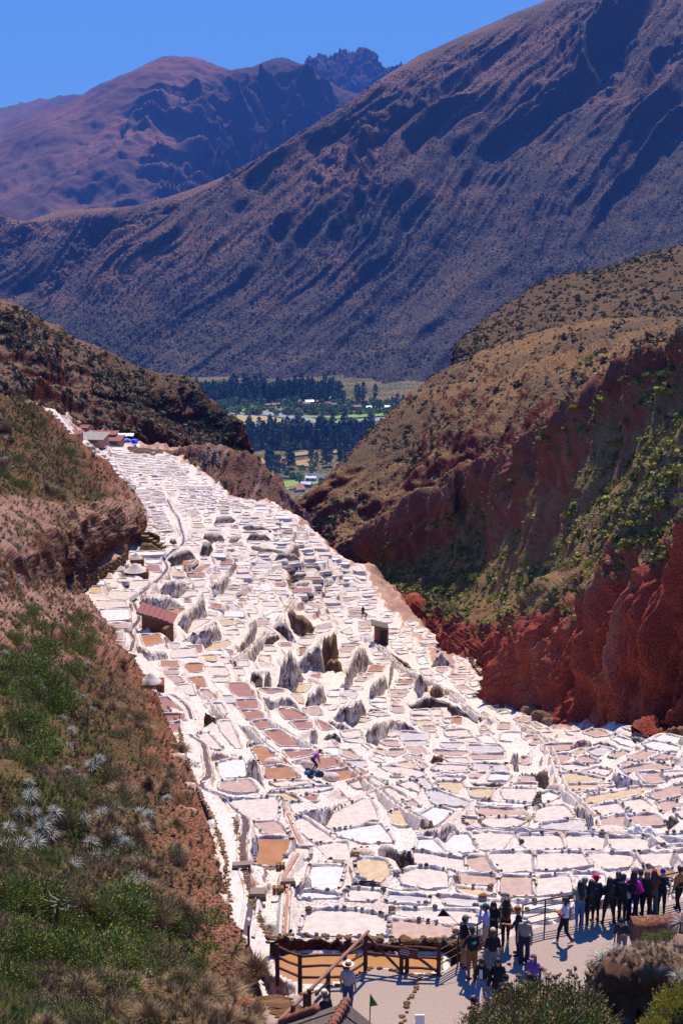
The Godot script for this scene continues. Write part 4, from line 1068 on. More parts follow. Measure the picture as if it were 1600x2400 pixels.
func build_field_surface() -> void:
	solve_field()
	for q in OUTLINE:
		outline.append(Vector2(q[0], q[1]))
	ponds = poly_list()
	fill_ponds()
	for q in ponds:
		var mid := Vector2.ZERO
		var lo := Vector2(1e9, 1e9)
		var hi := -lo
		for p in q.px:
			mid += p / q.px.size()
			lo = lo.min(p)
			hi = hi.max(p)
		var c := on_field(mid.x, mid.y)
		q.mid = mid
		q.area = (hi.x - lo.x) * (hi.y - lo.y)
		q.level = c.y
		q.far = -c.z
		q.centre = c
		q.xz = to_ground(q.px, c.y)
	var pp := PackedVector2Array()
	for q in POOL:
		pp.append(Vector2(q[0], q[1]))
	pool = {"px": pp, "level": -2.3, "xz": to_ground(pp, -2.3), "far": 40.0}
	var h := PackedFloat32Array()
	var near := PackedFloat32Array()
	var who := PackedInt32Array()
	var flat := PackedFloat32Array()
	h.resize(FA * FL)
	near.resize(FA * FL)
	near.fill(9.0)
	who.resize(FA * FL)
	who.fill(-1)
	flat.resize(FA * FL)
	for i in ponds.size():
		stamp(ponds[i], i, near, who, 1.3 + ponds[i].far * 0.006)
	ponds.append(pool)
	stamp(pool, ponds.size() - 1, near, who, 0.3)
	ponds.pop_back()
	for s in PATHS:
		for k in s.size() - 1:
			var a := on_field(s[k][0], s[k][1])
			var b := on_field(s[k][2], s[k][3])
			var c := on_field(s[k + 1][2], s[k + 1][3])
			var d := on_field(s[k + 1][0], s[k + 1][1])
			stamp_flat(PackedVector2Array([Vector2(a.x, a.z), Vector2(b.x, b.z), Vector2(c.x, c.z), Vector2(d.x, d.z)]), flat)
	for s in CHANNELS + [RED_CHANNEL]:
		for k in s.size() - 1:
			var q := PackedVector2Array()
			for e in [[k, -9], [k, 9], [k + 1, 9], [k + 1, -9]]:
				var a := on_field(s[e[0]][0] + e[1], s[e[0]][1])
				q.append(Vector2(a.x, a.z))
			stamp_flat(q, flat)
	var v := PackedVector3Array()
	v.resize(FA * FL)
	for j in FL:
		var dist := exp(lerpf(FL1, FL0, float(j) / (FL - 1)))
		for i in FA:
			var k := j * FA + i
			var x := lerpf(FA0, FA1, float(i) / (FA - 1)) * dist
			var z := -dist
			var g0 := ground(x, z)
			var big := 0.35 + 0.004 * dist
			var wild := smoothstep(0.6, 2.2, near[k])
			var y := g0 - 0.22 - 0.001 * dist + nr.get_noise_2d(x / 11.0, z / 11.0) * big * wild + nb.get_noise_2d(x / 3.5, z / 3.5) * (0.10 + 0.2 * wild)
			if dist < 42.0:
				y = g0 - 0.5
			if who[k] >= 0:
				var q: Dictionary = ponds[who[k]] if who[k] < ponds.size() else pool
				var lv: float = q.level
				var w := 0.15 + 0.0008 * dist
				if near[k] < 0.0:
					y = lv - 0.12
				elif near[k] < w:
					y = lv + 0.05
				else:
					var run := 0.7 + dist * 0.004
					y = lerpf(lv + 0.02, y, smoothstep(w, w + run, near[k]))
			if flat[k] > 0.0:
				y = lerpf(y, g0 - 0.03, flat[k])
			if dist > 100.0 and near[k] > 1.0:   # beyond the brow the ground falls into the gorge
				var s := icon(Vector3(x, g0, z))
				if s.y < 1640.0 and s.x > 440.0 and not Geometry2D.is_point_in_polygon(s, outline):
					var away := 1e9
					for e in range(4, 17):
						var a := outline[e]
						var bb := outline[e + 1] - a
						away = minf(away, (s - a - bb * clampf((s - a).dot(bb) / bb.length_squared(), 0.0, 1.0)).length())
					y -= 16.0 * smoothstep(2.0 + 34.0 * smoothstep(790.0, 880.0, s.x), 36.0 + 84.0 * smoothstep(790.0, 880.0, s.x), away)
			h[k] = y
			v[k] = Vector3(x, y, z)
	var n := grid_normals(v, FA, FL)
	var c2 := PackedColorArray()
	c2.resize(FA * FL)
	for j in FL:
		for i in FA:
			var k := j * FA + i
			var p := v[k]
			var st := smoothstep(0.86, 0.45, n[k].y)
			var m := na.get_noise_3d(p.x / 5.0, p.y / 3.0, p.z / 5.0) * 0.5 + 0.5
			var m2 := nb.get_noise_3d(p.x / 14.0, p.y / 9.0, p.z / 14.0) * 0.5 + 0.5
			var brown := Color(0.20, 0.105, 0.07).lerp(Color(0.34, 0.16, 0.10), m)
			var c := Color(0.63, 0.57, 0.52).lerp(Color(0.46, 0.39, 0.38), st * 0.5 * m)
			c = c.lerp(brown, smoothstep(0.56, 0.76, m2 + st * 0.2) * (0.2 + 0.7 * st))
			var s := icon(p)
			s += Vector2(na.get_noise_2d(s.x / 40.0, s.y / 40.0), na.get_noise_2d(s.x / 40.0 + 9.0, s.y / 40.0)) * 16.0
			if near[k] > 0.5 and flat[k] == 0.0 and not Geometry2D.is_point_in_polygon(s, outline):
				c = Color(0.37, 0.205, 0.15).lerp(Color(0.50, 0.33, 0.26), m) * lerpf(0.7, 1.15, m2)
			c2[k] = c
	# level parts and walls are of different stuff: crusts above, streaked faces below
	var top := PackedInt32Array()
	var wall := PackedInt32Array()
	for j in FL - 1:
		for i in FA - 1:
			var a := j * FA + i
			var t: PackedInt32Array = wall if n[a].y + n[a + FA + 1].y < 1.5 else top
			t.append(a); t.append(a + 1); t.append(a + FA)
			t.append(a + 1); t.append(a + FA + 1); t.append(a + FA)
	var am := ArrayMesh.new()
	for t in [top, wall]:
		var arr := []
		arr.resize(Mesh.ARRAY_MAX)
		arr[Mesh.ARRAY_VERTEX] = v
		arr[Mesh.ARRAY_NORMAL] = n
		arr[Mesh.ARRAY_COLOR] = c2
		arr[Mesh.ARRAY_INDEX] = t
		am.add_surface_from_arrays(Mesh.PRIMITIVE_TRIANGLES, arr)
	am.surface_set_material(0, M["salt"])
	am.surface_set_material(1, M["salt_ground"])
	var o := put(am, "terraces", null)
	o.set_meta("kind", "structure")


# Salted walls, crags and earth banks between the ponds: kind, then column, top row and foot row of their face.
const CRAGS := {
	"200 1200 4.48": "s 540,940,960 600,880,1000 720,840,1060 850,840,1050 960,930,1010 1040,970,990;s 780,760,800 880,690,870 1000,700,860 1140,790,810;d 830,490,500 940,420,560 1060,375,500 1180,430,520;s 950,1060,1190 1040,1030,1240 1150,950,1150 1230,860,1120 1280,990,1090;s 1010,1290,1350 1180,1220,1380 1340,1150,1380 1430,1160,1300;s 1300,760,800 1370,720,850 1480,640,800 1500,690,740;s 520,1370,1400 600,1410,1500 740,1440,1540 860,1370,1530;d 1200,330,430 1280,300,450 1340,320,400;d 870,270,345 960,270,345;b 560,320,400 680,310,410 830,400,412",
	"550 1400 4.48": "b 530,60,180 620,130,320 740,170,400 840,280,320;s 520,150,330 560,280,430 640,430,470;d 420,250,330 540,250,420 570,330,430;d 310,390,480 480,385,440;s 440,680,940 560,520,960 640,600,960 740,780,880;s 310,760,880 380,720,940;d 160,770,880 290,760,890;s 640,630,740 760,540,760 880,430,760 940,560,800;b 900,400,640 1000,340,760 1090,330,600;b 950,620,775 1130,620,775;s 1110,830,940 1200,700,960 1260,540,840 1350,480,780 1460,640,700;s 740,1040,1150 800,960,1150 900,870,1140 960,980,1100;s 290,980,1060 400,1040,1180 520,1020,1140 690,1090,1190;s 1030,1240,1280 1130,1120,1290 1220,1070,1260 1380,1020,1240;d 930,1410,1530 1110,1400,1550;s 790,1370,1480 870,1340,1520;s 970,1260,1340 1060,1290,1380 1220,1330,1390;s 0,500,620 100,420,580 200,220,480 240,200,300;s 150,560,660 230,440,620 300,390,520;d 120,1490,1560 330,1480,1560",
	"850 1350 4.48": "d 480,1260,1380 680,1240,1410 850,1280,1400 980,1340,1470 1190,1400,1530;s 540,1030,1200 600,990,1240 690,1080,1200;b 690,1140,1240 790,1120,1260 850,1200,1270;s 60,1120,1300 150,1050,1280 270,980,1180;s 720,850,960 820,760,940 960,930,950;b 270,790,800 400,860,940 510,930,970;d 60,1360,1440 200,1400,1440;s 280,950,1170 320,840,1000",
	"800 1550 3.92": "s 200,580,700 300,530,780 450,520,660 570,530,640 700,620,660;s 0,400,520 120,340,560 230,300,500;s 860,540,600 960,570,630 1110,600,625;b 820,850,955 950,880,920;d 1140,1100,1135 1400,1105,1160 1568,1110,1160",
	"900 1800 3.92": "s 300,540,650 450,540,650 560,480,690 700,390,600;d 0,700,760 100,710,900 240,720,930 290,880,915",
	"600 1800 3.92": "s 260,390,440 440,370,440 560,350,480 720,320,420 880,280,330;s 330,1150,1200 400,1000,1200 500,880,1120;d 870,930,1110 960,1000,1110 1160,1080,1120 1500,1110,1160;s 560,850,880 830,880,900",
	"1200 1650 3.92": "s 560,400,415 600,300,420 700,320,400 740,350,380;d 750,340,390 860,340,420 1000,390,430;d 970,260,300 1100,290,340 1250,300,340;b 1160,200,215 1280,160,240 1380,160,240;b 1400,190,280 1568,180,310 1700,180,320;s 910,660,740 960,580,760 1060,660,770 1130,640,760 1210,700,750;b 230,600,700 290,570,790 340,620,740;b 210,800,920 270,790,880;s 550,890,1000 640,900,1070 720,980,1180 770,1000,1180;d 1430,1080,1100 1460,990,1110 1568,1080,1160;s 0,400,560 60,430,620;s 100,30,90 220,60,105;b 280,90,180 400,110,195",
	"400 1600 3.92": "s 700,530,590 860,510,580;s 690,700,860 760,640,900 850,800,1010;b 300,230,330 430,330,430;s 360,610,700 540,640,720;s 740,1390,1568 800,1350,1560",
	"450 1150 4.48": "d 220,270,360 350,260,330 460,270,310;d 500,370,410 640,350,420 830,390,430;d 570,440,520 700,440,525 820,460,510;d 590,560,610 760,590,640 1000,610,680;d 860,650,740 1000,640,745 1130,660,735;d 950,785,830 1150,775,830 1400,770,830;d 1040,850,910 1290,860,910 1450,855,890;s 1040,940,990 1240,945,990 1500,900,960;d 90,420,540 240,440,540 340,450,510;d 380,500,540 510,490,540",
}


var queue := []


func rank_later(o: Node, word: String, mid: Vector2, marks: Array) -> void:
	queue.append({"o": o, "word": word, "mid": mid, "marks": marks})


func rank_labels() -> void:   # tells alike things apart by how near each stands to a landmark
	for q in queue:
		var best := 1e12
		for m in q.marks:
			var d: float = Vector2(m[0], m[1]).distance_squared_to(q.mid)
			if d < best:
				best = d
				q.mark = m[2]
		q.gap = best
	queue.sort_custom(func(a, b): return a.gap < b.gap)
	var seen := {}
	for q in queue:
		var key: String = q.word + q.mark
		var k: int = seen.get(key, 0)
		seen[key] = k + 1
		q.o.set_meta("label", "%s, %sout from %s" % [q.word, nth(k, true), q.mark])


func build_crags() -> void:
	var ranks := {}
	var word := {"s": "white salt streaked face", "d": "grey brown stone face", "b": "bare brown earth face"}
	var g := RandomNumberGenerator.new()
	g.seed = 808
	for key in CRAGS:
		var f: PackedFloat64Array = (key as String).split_floats(" ")
		for one in (CRAGS[key] as String).split(";"):
			var bits := (one as String).split(" ", false)
			var kind := bits[0]
			var foot := PackedVector3Array()
			var head := PackedVector3Array()
			var rear := PackedVector3Array()
			var mid := Vector2.ZERO
			for k in range(1, bits.size()):
				var n := bits[k].split_floats(",")
				var u := f[0] + n[0] / f[2]
				var a := on_field(u, f[1] + n[2] / f[2])
				var top := at(u, f[1] + lerpf(n[1], n[2], 0.10) / f[2], -a.z * 1.006)
				foot.append(a - Vector3(0, 0.35, 0))
				head.append(top)
				var back := on_field(u, f[1] + n[1] / f[2] - 3.0)
				if -back.z > -top.z + 5.0:
					back = top + (back - top) * (5.0 / (-back.z + top.z))
				rear.append(back - Vector3(0, 0.5, 0))
				mid += Vector2(u, f[1] + (n[1] + n[2]) / 2 / f[2]) / (bits.size() - 1)
			var far := -foot[0].z
			var step := 0.10 + far * 0.0013
			var nu := clampi(int(foot[0].distance_to(foot[foot.size() - 1]) / step), 12, 90)
			foot = along(foot, nu)
			head = along(head, nu)
			rear = along(rear, nu)
			for i in nu:   # the ends run out into the slope
				var e := smoothstep(0.0, 0.24, minf(i, nu - 1 - i) / float(nu - 1) + 0.04 * na.get_noise_1d(i * 0.9 + f[0]))
				head[i] = (foot[i] + Vector3(0, 0.3, -0.4)).lerp(head[i], e * (0.80 + 0.2 * na.get_noise_1d(i * 0.35 + f[1])))
				rear[i] = (foot[i] + Vector3(0, 0, -1.2)).lerp(rear[i], e)
			var nv := clampi(int(head[nu / 2].distance_to(foot[nu / 2]) / step), 5, 34)
			var v := PackedVector3Array()
			var c := PackedColorArray()
			v.resize(nu * (nv + 4))
			c.resize(nu * (nv + 4))
			for j in nv + 4:
				for i in nu:
					var p: Vector3
					var t := float(j - 4) / (nv - 1)
					var h := head[i].y - foot[i].y
					if j < 4:
						p = rear[i].lerp(head[i], j / 4.0)
						p.y += 0.12 * h * sin(j / 4.0 * PI)
					else:
						p = head[i].lerp(foot[i], t)
						p.z += (pow(t, 1.6) - t) * 0.30 * h
					var ends := minf(1.0, minf(i, nu - 1 - i) / 3.0)
					var flute := nr.get_noise_2d(p.x * 1.1 + p.z * 0.4, p.y * 0.38 + f[0])
					p.z += (flute * 0.34 + nb.get_noise_3d(p.x / 0.9, p.y / 1.3, p.z / 0.9) * 0.16) * minf(h, 3.0) * 0.55 * ends * (1.0 if j >= 4 else 0.3)
					p.x += nb.get_noise_3d(p.x / 0.8, p.y / 0.8, 5.0) * 0.10
					p.y += nb.get_noise_3d(p.x / 1.5, 2.0, p.z / 1.5) * 0.22 * (1.0 if t < 0.5 else 0.3)
					v[j * nu + i] = p
					var m := na.get_noise_2d(p.x * 1.6 + p.z, p.y * 0.55 + 3.0) * 0.5 + 0.5
					var col: Color
					if kind == "s":
						col = Color(0.63, 0.575, 0.545).lerp(Color(0.26, 0.165, 0.145), smoothstep(0.57, 0.80, m + 0.05 * t))
					elif kind == "d":
						col = Color(0.65, 0.60, 0.59) if j < 5 else Color(0.40, 0.31, 0.29).lerp(Color(0.17, 0.10, 0.085), smoothstep(0.35, 0.6, m))
						col = col.lerp(Color(0.62, 0.57, 0.56), smoothstep(0.62, 0.70, na.get_noise_2d(p.x * 2.6, p.y * 0.5) * 0.5 + 0.5) * 0.7)
					else:
						col = Color(0.42, 0.235, 0.14).lerp(Color(0.24, 0.12, 0.075), smoothstep(0.4, 0.65, m)).lerp(Color(0.58, 0.51, 0.48), smoothstep(0.60, 0.72, na.get_noise_2d(p.x * 1.3 + 7.0, p.y * 0.4) * 0.5 + 0.5) * 0.6)
						if j < 5:
							col = Color(0.46, 0.28, 0.18)
					c[j * nu + i] = col * g.randf_range(0.86, 1.08)
			var n2 := grid_normals(v, nu, nv + 4)
			var o := put(grid_mesh(v, n2, c, nu, nv + 4), "terrace_wall", M["salt_ground"] if kind == "s" else M["soil"])
			var best := 0
			for m in MARKS.size():
				if Vector2(MARKS[m][0], MARKS[m][1]).distance_squared_to(mid) < Vector2(MARKS[best][0], MARKS[best][1]).distance_squared_to(mid):
					best = m
			var sd := side(mid, Vector2(MARKS[best][0], MARKS[best][1]))
			var id := "%s%s%d" % [kind, sd, best]
			var r: int = ranks.get(id, 0)
			ranks[id] = r + 1
			tag(o, "%s%s between ponds, %s %s" % [nth(r, true), word[kind], sd, MARKS[best][2]], "terrace wall", "walls and crags between the ponds")


func to_ground(px: PackedVector2Array, lv: float) -> PackedVector2Array:
	# rounded outline on the pond's own level
	var p := PackedVector2Array()
	for q in px:
		var w := level_at(q.x, q.y, lv)
		p.append(Vector2(w.x, w.z))
	for step in 2:
		var o := PackedVector2Array()
		for i in p.size():
			var a := p[i]
			var b := p[(i + 1) % p.size()]
			var f := 0.07 if step == 0 else 0.25
			o.append(a.lerp(b, f))
			o.append(a.lerp(b, 1.0 - f))
		p = o
	if Geometry2D.is_polygon_clockwise(p):
		p.reverse()
	return p


func stamp(q: Dictionary, id: int, near: PackedFloat32Array, who: PackedInt32Array, reach: float) -> void:
	var p: PackedVector2Array = q.xz
	var n := p.size()
	var amin := 9.0
	var amax := -9.0
	var lmin := 99.0
	var lmax := 0.0
	for w in p:
		var d := -w.y
		amin = minf(amin, (w.x - reach) / d); amax = maxf(amax, (w.x + reach) / d)
		lmin = minf(lmin, log(maxf(d - reach, 5.0))); lmax = maxf(lmax, log(d + reach))
	var i0 := clampi(int((amin - FA0) / (FA1 - FA0) * (FA - 1)), 0, FA - 1)
	var i1 := clampi(int((amax - FA0) / (FA1 - FA0) * (FA - 1)) + 1, 0, FA - 1)
	var j0 := clampi(int((FL1 - lmax) / (FL1 - FL0) * (FL - 1)), 0, FL - 1)
	var j1 := clampi(int((FL1 - lmin) / (FL1 - FL0) * (FL - 1)) + 1, 0, FL - 1)
	for j in range(j0, j1 + 1):
		var dist := exp(lerpf(FL1, FL0, float(j) / (FL - 1)))
		for i in range(i0, i1 + 1):
			var w := Vector2(lerpf(FA0, FA1, float(i) / (FA - 1)) * dist, -dist)
			var best := 1e9
			var inside := false
			var a := p[n - 1]
			for k in n:
				var b := p[k]
				if (a.y > w.y) != (b.y > w.y) and w.x < (b.x - a.x) * (w.y - a.y) / (b.y - a.y) + a.x:
					inside = not inside
				var e := b - a
				var s := w - a - e * clampf((w - a).dot(e) / e.length_squared(), 0.0, 1.0)
				best = minf(best, s.length_squared())
				a = b
			var d := -sqrt(best) if inside else sqrt(best)
			var k := j * FA + i
			if d < reach and d < near[k]:
				near[k] = d
				who[k] = id


func stamp_flat(p: PackedVector2Array, flat: PackedFloat32Array) -> void:
	var amin := 9.0
	var amax := -9.0
	var lmin := 99.0
	var lmax := 0.0
	for w in p:
		amin = minf(amin, w.x / -w.y); amax = maxf(amax, w.x / -w.y)
		lmin = minf(lmin, log(-w.y)); lmax = maxf(lmax, log(-w.y))
	var i0 := clampi(int((amin - FA0) / (FA1 - FA0) * (FA - 1)) - 1, 0, FA - 1)
	var i1 := clampi(int((amax - FA0) / (FA1 - FA0) * (FA - 1)) + 2, 0, FA - 1)
	var j0 := clampi(int((FL1 - lmax) / (FL1 - FL0) * (FL - 1)) - 1, 0, FL - 1)
	var j1 := clampi(int((FL1 - lmin) / (FL1 - FL0) * (FL - 1)) + 2, 0, FL - 1)
	for j in range(j0, j1 + 1):
		var dist := exp(lerpf(FL1, FL0, float(j) / (FL - 1)))
		for i in range(i0, i1 + 1):
			var w := Vector2(lerpf(FA0, FA1, float(i) / (FA - 1)) * dist, -dist)
			if Geometry2D.is_point_in_polygon(w, p):
				flat[j * FA + i] = 1.0


# footpaths: left edge x, y, right edge x, y in the traced frame
const PATHS := [
	[[296, 1530, 318, 1535], [290, 1490, 312, 1490], [299, 1450, 325, 1450], [316, 1420, 334, 1420], [308, 1395, 328, 1395], [330, 1370, 352, 1372], [365, 1340, 390, 1345], [380, 1312, 402, 1312], [380, 1292, 402, 1293], [415, 1272, 437, 1272], [426, 1242, 442, 1240], [412, 1212, 428, 1210], [396, 1190, 412, 1190], [384, 1160, 398, 1160]],
	[[312, 1545, 332, 1535], [345, 1592, 395, 1590], [383, 1640, 445, 1640], [418, 1698, 472, 1690], [428, 1745, 470, 1735], [444, 1800, 482, 1790], [468, 1860, 500, 1850], [503, 1930, 545, 1910], [526, 2000, 562, 1990], [536, 2100, 584, 2090], [545, 2180, 610, 2160], [590, 2270, 640, 2225]],
]


# ---------------------------------------------------------------- ponds
const MARKS := [
	[738, 1790, "the worker in purple"], [368, 1455, "the red roofed shelter"], [365, 1272, "the yellow stone steps"], [852, 1443, "the two distant figures"],
	[692, 1440, "the brown earth crag"], [1030, 1655, "the long grey retaining wall"], [655, 1580, "the white salt fan"], [240, 1015, "the long roofed sheds"],
	[830, 2230, "the fenced ochre pool"], [940, 2015, "the dark stone bastion"], [1130, 1560, "the stream bend"], [440, 1690, "the footpath bend"],
	[1450, 1825, "the pale cone rock"], [893, 1500, "the low mud hut"], [1265, 1800, "the dark channel crag"], [1420, 2060, "the visitors at the railing"],
	[690, 1215, "the far brow of the terraces"], [1060, 2110, "the guide with a flag"], [560, 2060, "the stone footbridge"], [1545, 1690, "the brown wall under the red cliff"],
]
const NTH := ["first ", "second ", "third ", "fourth ", "fifth ", "sixth ", "seventh ", "eighth ", "ninth ", "tenth ", "eleventh ", "twelfth ", "thirteenth ", "fourteenth ", "fifteenth ", "sixteenth ", "seventeenth ", "eighteenth ", "nineteenth ", "twentieth "]


func nth(k: int, first := false) -> String:
	if k == 0 and not first:
		return ""
	return NTH[k] if k < 20 else ["twenty ", "thirty ", "forty ", "fifty "][mini((k + 1) / 10 - 2, 3)] + NTH[maxi(k % 10, 0)]



func side(mid: Vector2, m: Vector2) -> String:
	var d := mid - m
	if absf(d.x) > absf(d.y) * 1.2:
		return "streamward of" if d.x > 0 else "pathward of"
	return "before" if d.y > 0 else "beyond"


func ring(p: PackedVector2Array, by: float) -> PackedVector2Array:
	var o := PackedVector2Array()
	var n := p.size()
	for i in n:
		var a := p[(i + n - 1) % n]
		var b := p[i]
		var c := p[(i + 1) % n]
		var t := (c - a).normalized()
		o.append(b + Vector2(t.y, -t.x) * by)
	return o


func dense(p: PackedVector2Array, step: float) -> PackedVector2Array:
	var o := PackedVector2Array()
	for i in p.size():
		var a := p[i]
		var b := p[(i + 1) % p.size()]
		var k := maxi(1, int(a.distance_to(b) / step))
		for j in k:
			o.append(a.lerp(b, float(j) / k))
	return o


func water_into(b: MB, q: Dictionary) -> void:
	var p: PackedVector2Array = ring(q.xz, 0.05)
	var t := Geometry2D.triangulate_polygon(p)
	var k := b.v.size()
	for w in p:
		b.vert(Vector3(w.x, q.level, w.y))
	for i in range(0, t.size(), 3):
		b.ix.append_array(PackedInt32Array([k + t[i], k + t[i + 2], k + t[i + 1]]))


func rim_into(b: MB, q: Dictionary, g: RandomNumberGenerator, earth := 0.0) -> void:
	var far: float = q.far
	var w := (0.12 + 0.0004 * far)
	var p := dense(q.xz, 0.16 + far * 0.0022)
	var n := p.size()
	var r := [ring(p, -0.02), ring(p, 0.05), ring(p, w), ring(p, w + 0.13)]
	var k := b.v.size()
	var lv: float = q.level
	for i in n:
		var lump := g.randf_range(-0.035, 0.05) + 0.05 * na.get_noise_2d(p[i].x * 1.3, p[i].y * 1.3)
		var dark := smoothstep(0.1, 0.6, nb.get_noise_2d(p[i].x / 1.7, p[i].y / 1.7) + earth) * 0.7
		var c := Color(0.63, 0.585, 0.55).lerp(Color(0.34, 0.21, 0.15), dark)
		for m in 4:
			var x: Vector2 = r[m][i] + Vector2(g.randf_range(-0.04, 0.04), g.randf_range(-0.04, 0.04)) * (0.4 if m == 0 else 1.0)
			b.ink = c * g.randf_range(0.82, 1.06) if m else c.lerp(Color(0.30, 0.15, 0.10), 0.45)
			b.vert(Vector3(x.x, lv + [-0.03, 0.09 + lump, 0.10 + lump, -0.35][m], x.y))
	for i in n:
		for m in 3:
			var a := k + i * 4 + m
			var e := k + (i + 1) % n * 4 + m
			b.ix.append_array(PackedInt32Array([a, e, a + 1, e, e + 1, a + 1]))


var stones := []


func make_stones() -> void:
	var g := RandomNumberGenerator.new()
	g.seed = 31
	for k in 5:
		var b := MB.new()
		b.ink = Color.WHITE
		b.blob(Vector3.ZERO, Vector3(1, 0.68, 0.85), 0.20, g, 1)
		stones.append(b.mesh())


func stone_color(g: RandomNumberGenerator) -> Color:
	var c: Color = [Color(0.30, 0.15, 0.06), Color(0.16, 0.09, 0.07), Color(0.24, 0.20, 0.19), Color(0.45, 0.26, 0.11), Color(0.62, 0.55, 0.52), Color(0.13, 0.10, 0.10)][g.randi() % 6]
	return c * g.randf_range(0.7, 1.2)


func build_ponds() -> void:
	make_stones()
	build_crags()
	var g := RandomNumberGenerator.new()
	g.seed = 17
	ponds.sort_custom(func(a, b): return a.area > b.area)
	# how each pond is told from its like: its colour, and how near it lies to a landmark
	var ranks := {}
	var order := []
	for i in ponds.size():
		var q: Dictionary = ponds[i]
		var best := 0
		for m in MARKS.size():
			if Vector2(MARKS[m][0], MARKS[m][1]).distance_squared_to(q.mid) < Vector2(MARKS[best][0], MARKS[best][1]).distance_squared_to(q.mid):
				best = m
		q.mark = best
		q.gap = Vector2(MARKS[best][0], MARKS[best][1]).distance_to(q.mid)
		q.side = side(q.mid, Vector2(MARKS[best][0], MARKS[best][1]))
		order.append(q)
	order = order.slice(0, 296)
	order.sort_custom(func(a, b): return a.gap < b.gap)
	for q in order:
		var key := "%s%s%d" % [q.kind, q.side, q.mark]
		q.nth = ranks.get(key, 0)
		ranks[key] = q.nth + 1
	for i in mini(296, ponds.size()):
		var q: Dictionary = ponds[i]
		var o := base("salt_pond", Vector3(q.centre.x, q.level, q.centre.z))
		var word: String = WATER[q.kind][5]
		var label := "%s pond, %sof its colour %s %s" % [word, nth(q.nth, true), q.side, MARKS[q.mark][2]]
		if ranks["%s%s%d" % [q.kind, q.side, q.mark]] == 1:
			label = "the only %s pond just %s %s" % [word, q.side, MARKS[q.mark][2]]
		tag(o, label, "salt pond", "salt evaporation ponds on the terraces")
		var b := MB.new()
		water_into(b, q)
		shift(b, -o.position)
		put(b.mesh(), "water", M["water_" + q.kind], o)
		b = MB.new()
		rim_into(b, q, g)
		shift(b, -o.position)
		put(b.mesh(true), "rim", M["salt"], o)
		var far: float = q.far
		if far < 80.0:
			var w := 0.13 + 0.0006 * far
			var p: PackedVector2Array = dense(ring(q.xz, w * 0.55), 0.24)
			var where := []
			var cols := []
			for k in p.size():
				if g.randf() < 0.66 + 0.6 * na.get_noise_2d(p[k].x / 2.0, p[k].y / 2.0):
					continue
				var s := g.randf_range(0.03, 0.07) + far * 0.0002
				if far < 55.0 and g.randf() < 0.14:
					s *= 1.7
				var t := Transform3D(Basis.from_euler(Vector3(g.randf_range(-0.4, 0.4), g.randf() * TAU, 0)).scaled(Vector3(s * 1.25, s, s)), Vector3(p[k].x, q.level + 0.10 + s * 0.3, p[k].y) - o.position)
				if far < 56.0 and s > 0.085 and q.mid.y > 2060:
					var st := put(stones[g.randi() % 5], "rim_stone", stone_mat(g), o)
					st.transform = t
				else:
					where.append(t)
					cols.append(stone_color(g) if g.randf() < 0.55 else Color(0.60, 0.55, 0.52))
			if where.size() > 2:
				many("rim_stones", stones[g.randi() % 5], M["stone"], where, cols, o)
	if ponds.size() > 296:
		var o := base("far_salt_ponds")
		tag(o, "the smallest pale salt ponds packed on the far terraces", "salt ponds", "", "stuff")
		var rims := MB.new()
		var by := {}
		for i in range(296, ponds.size()):
			var q: Dictionary = ponds[i]
			if not by.has(q.kind):
				by[q.kind] = MB.new()
			water_into(by[q.kind], q)
			rim_into(rims, q, g, 0.1)
		for k in by:
			put(by[k].mesh(), "water", M["water_" + k], o).set_meta("kind", "stuff")
		put(rims.mesh(true), "rim", M["salt"], o).set_meta("kind", "stuff")
	# the fenced pool
	var o := base("ochre_pool", Vector3(20.0 * 0, 0, 0))
	tag(o, "large ochre water pool behind the dark wooden fence", "pool")
	var b := MB.new()
	water_into(b, pool)
	put(b.mesh(), "water", mat("water_pool", lin(0.36, 0.18, 0.06), 0.1, false, 0.5), o)


var stone_mats := []


func stone_mat(g: RandomNumberGenerator) -> Material:
	if stone_mats.is_empty():
		for c in [Color(0.36, 0.18, 0.07), Color(0.18, 0.10, 0.07), Color(0.26, 0.22, 0.20), Color(0.48, 0.27, 0.11), Color(0.55, 0.48, 0.45)]:
			var m: StandardMaterial3D = M["stone"].duplicate()
			m.vertex_color_use_as_albedo = false
			m.albedo_color = (c as Color).linear_to_srgb()
			stone_mats.append(m)
	return stone_mats[g.randi() % stone_mats.size()]


func shift(b: MB, by: Vector3) -> void:
	for k in b.v.size():
		b.v[k] += by


# a strip of ground or water that follows a traced line; half-width in metres, height above the slope
func ribbon(b: MB, line: Array, half: float, lift: float, step := 0.5, wob := 0.0) -> void:
	var p := PackedVector3Array()
	for q in line:
		p.append(on_field(q[0], q[1]))
	var total := 0.0
	for k in p.size() - 1:
		total += p[k].distance_to(p[k + 1])
	var pts := along(p, maxi(4, int(total / step)))
	var k0 := b.v.size()
	for i in pts.size():
		var t := (pts[mini(i + 1, pts.size() - 1)] - pts[maxi(i - 1, 0)])
		t.y = 0
		var s := Vector3(-t.z, 0, t.x).normalized() * (half * (1.0 + wob * na.get_noise_1d(i * 0.7)))
		for e in [-1.0, 1.0]:
			var w: Vector3 = pts[i] + s * e
			b.vert(Vector3(w.x, ground(w.x, w.z) + lift, w.z))
	for i in pts.size() - 1:
		var a := k0 + i * 2
		b.ix.append_array(PackedInt32Array([a, a + 1, a + 2, a + 1, a + 3, a + 2]))


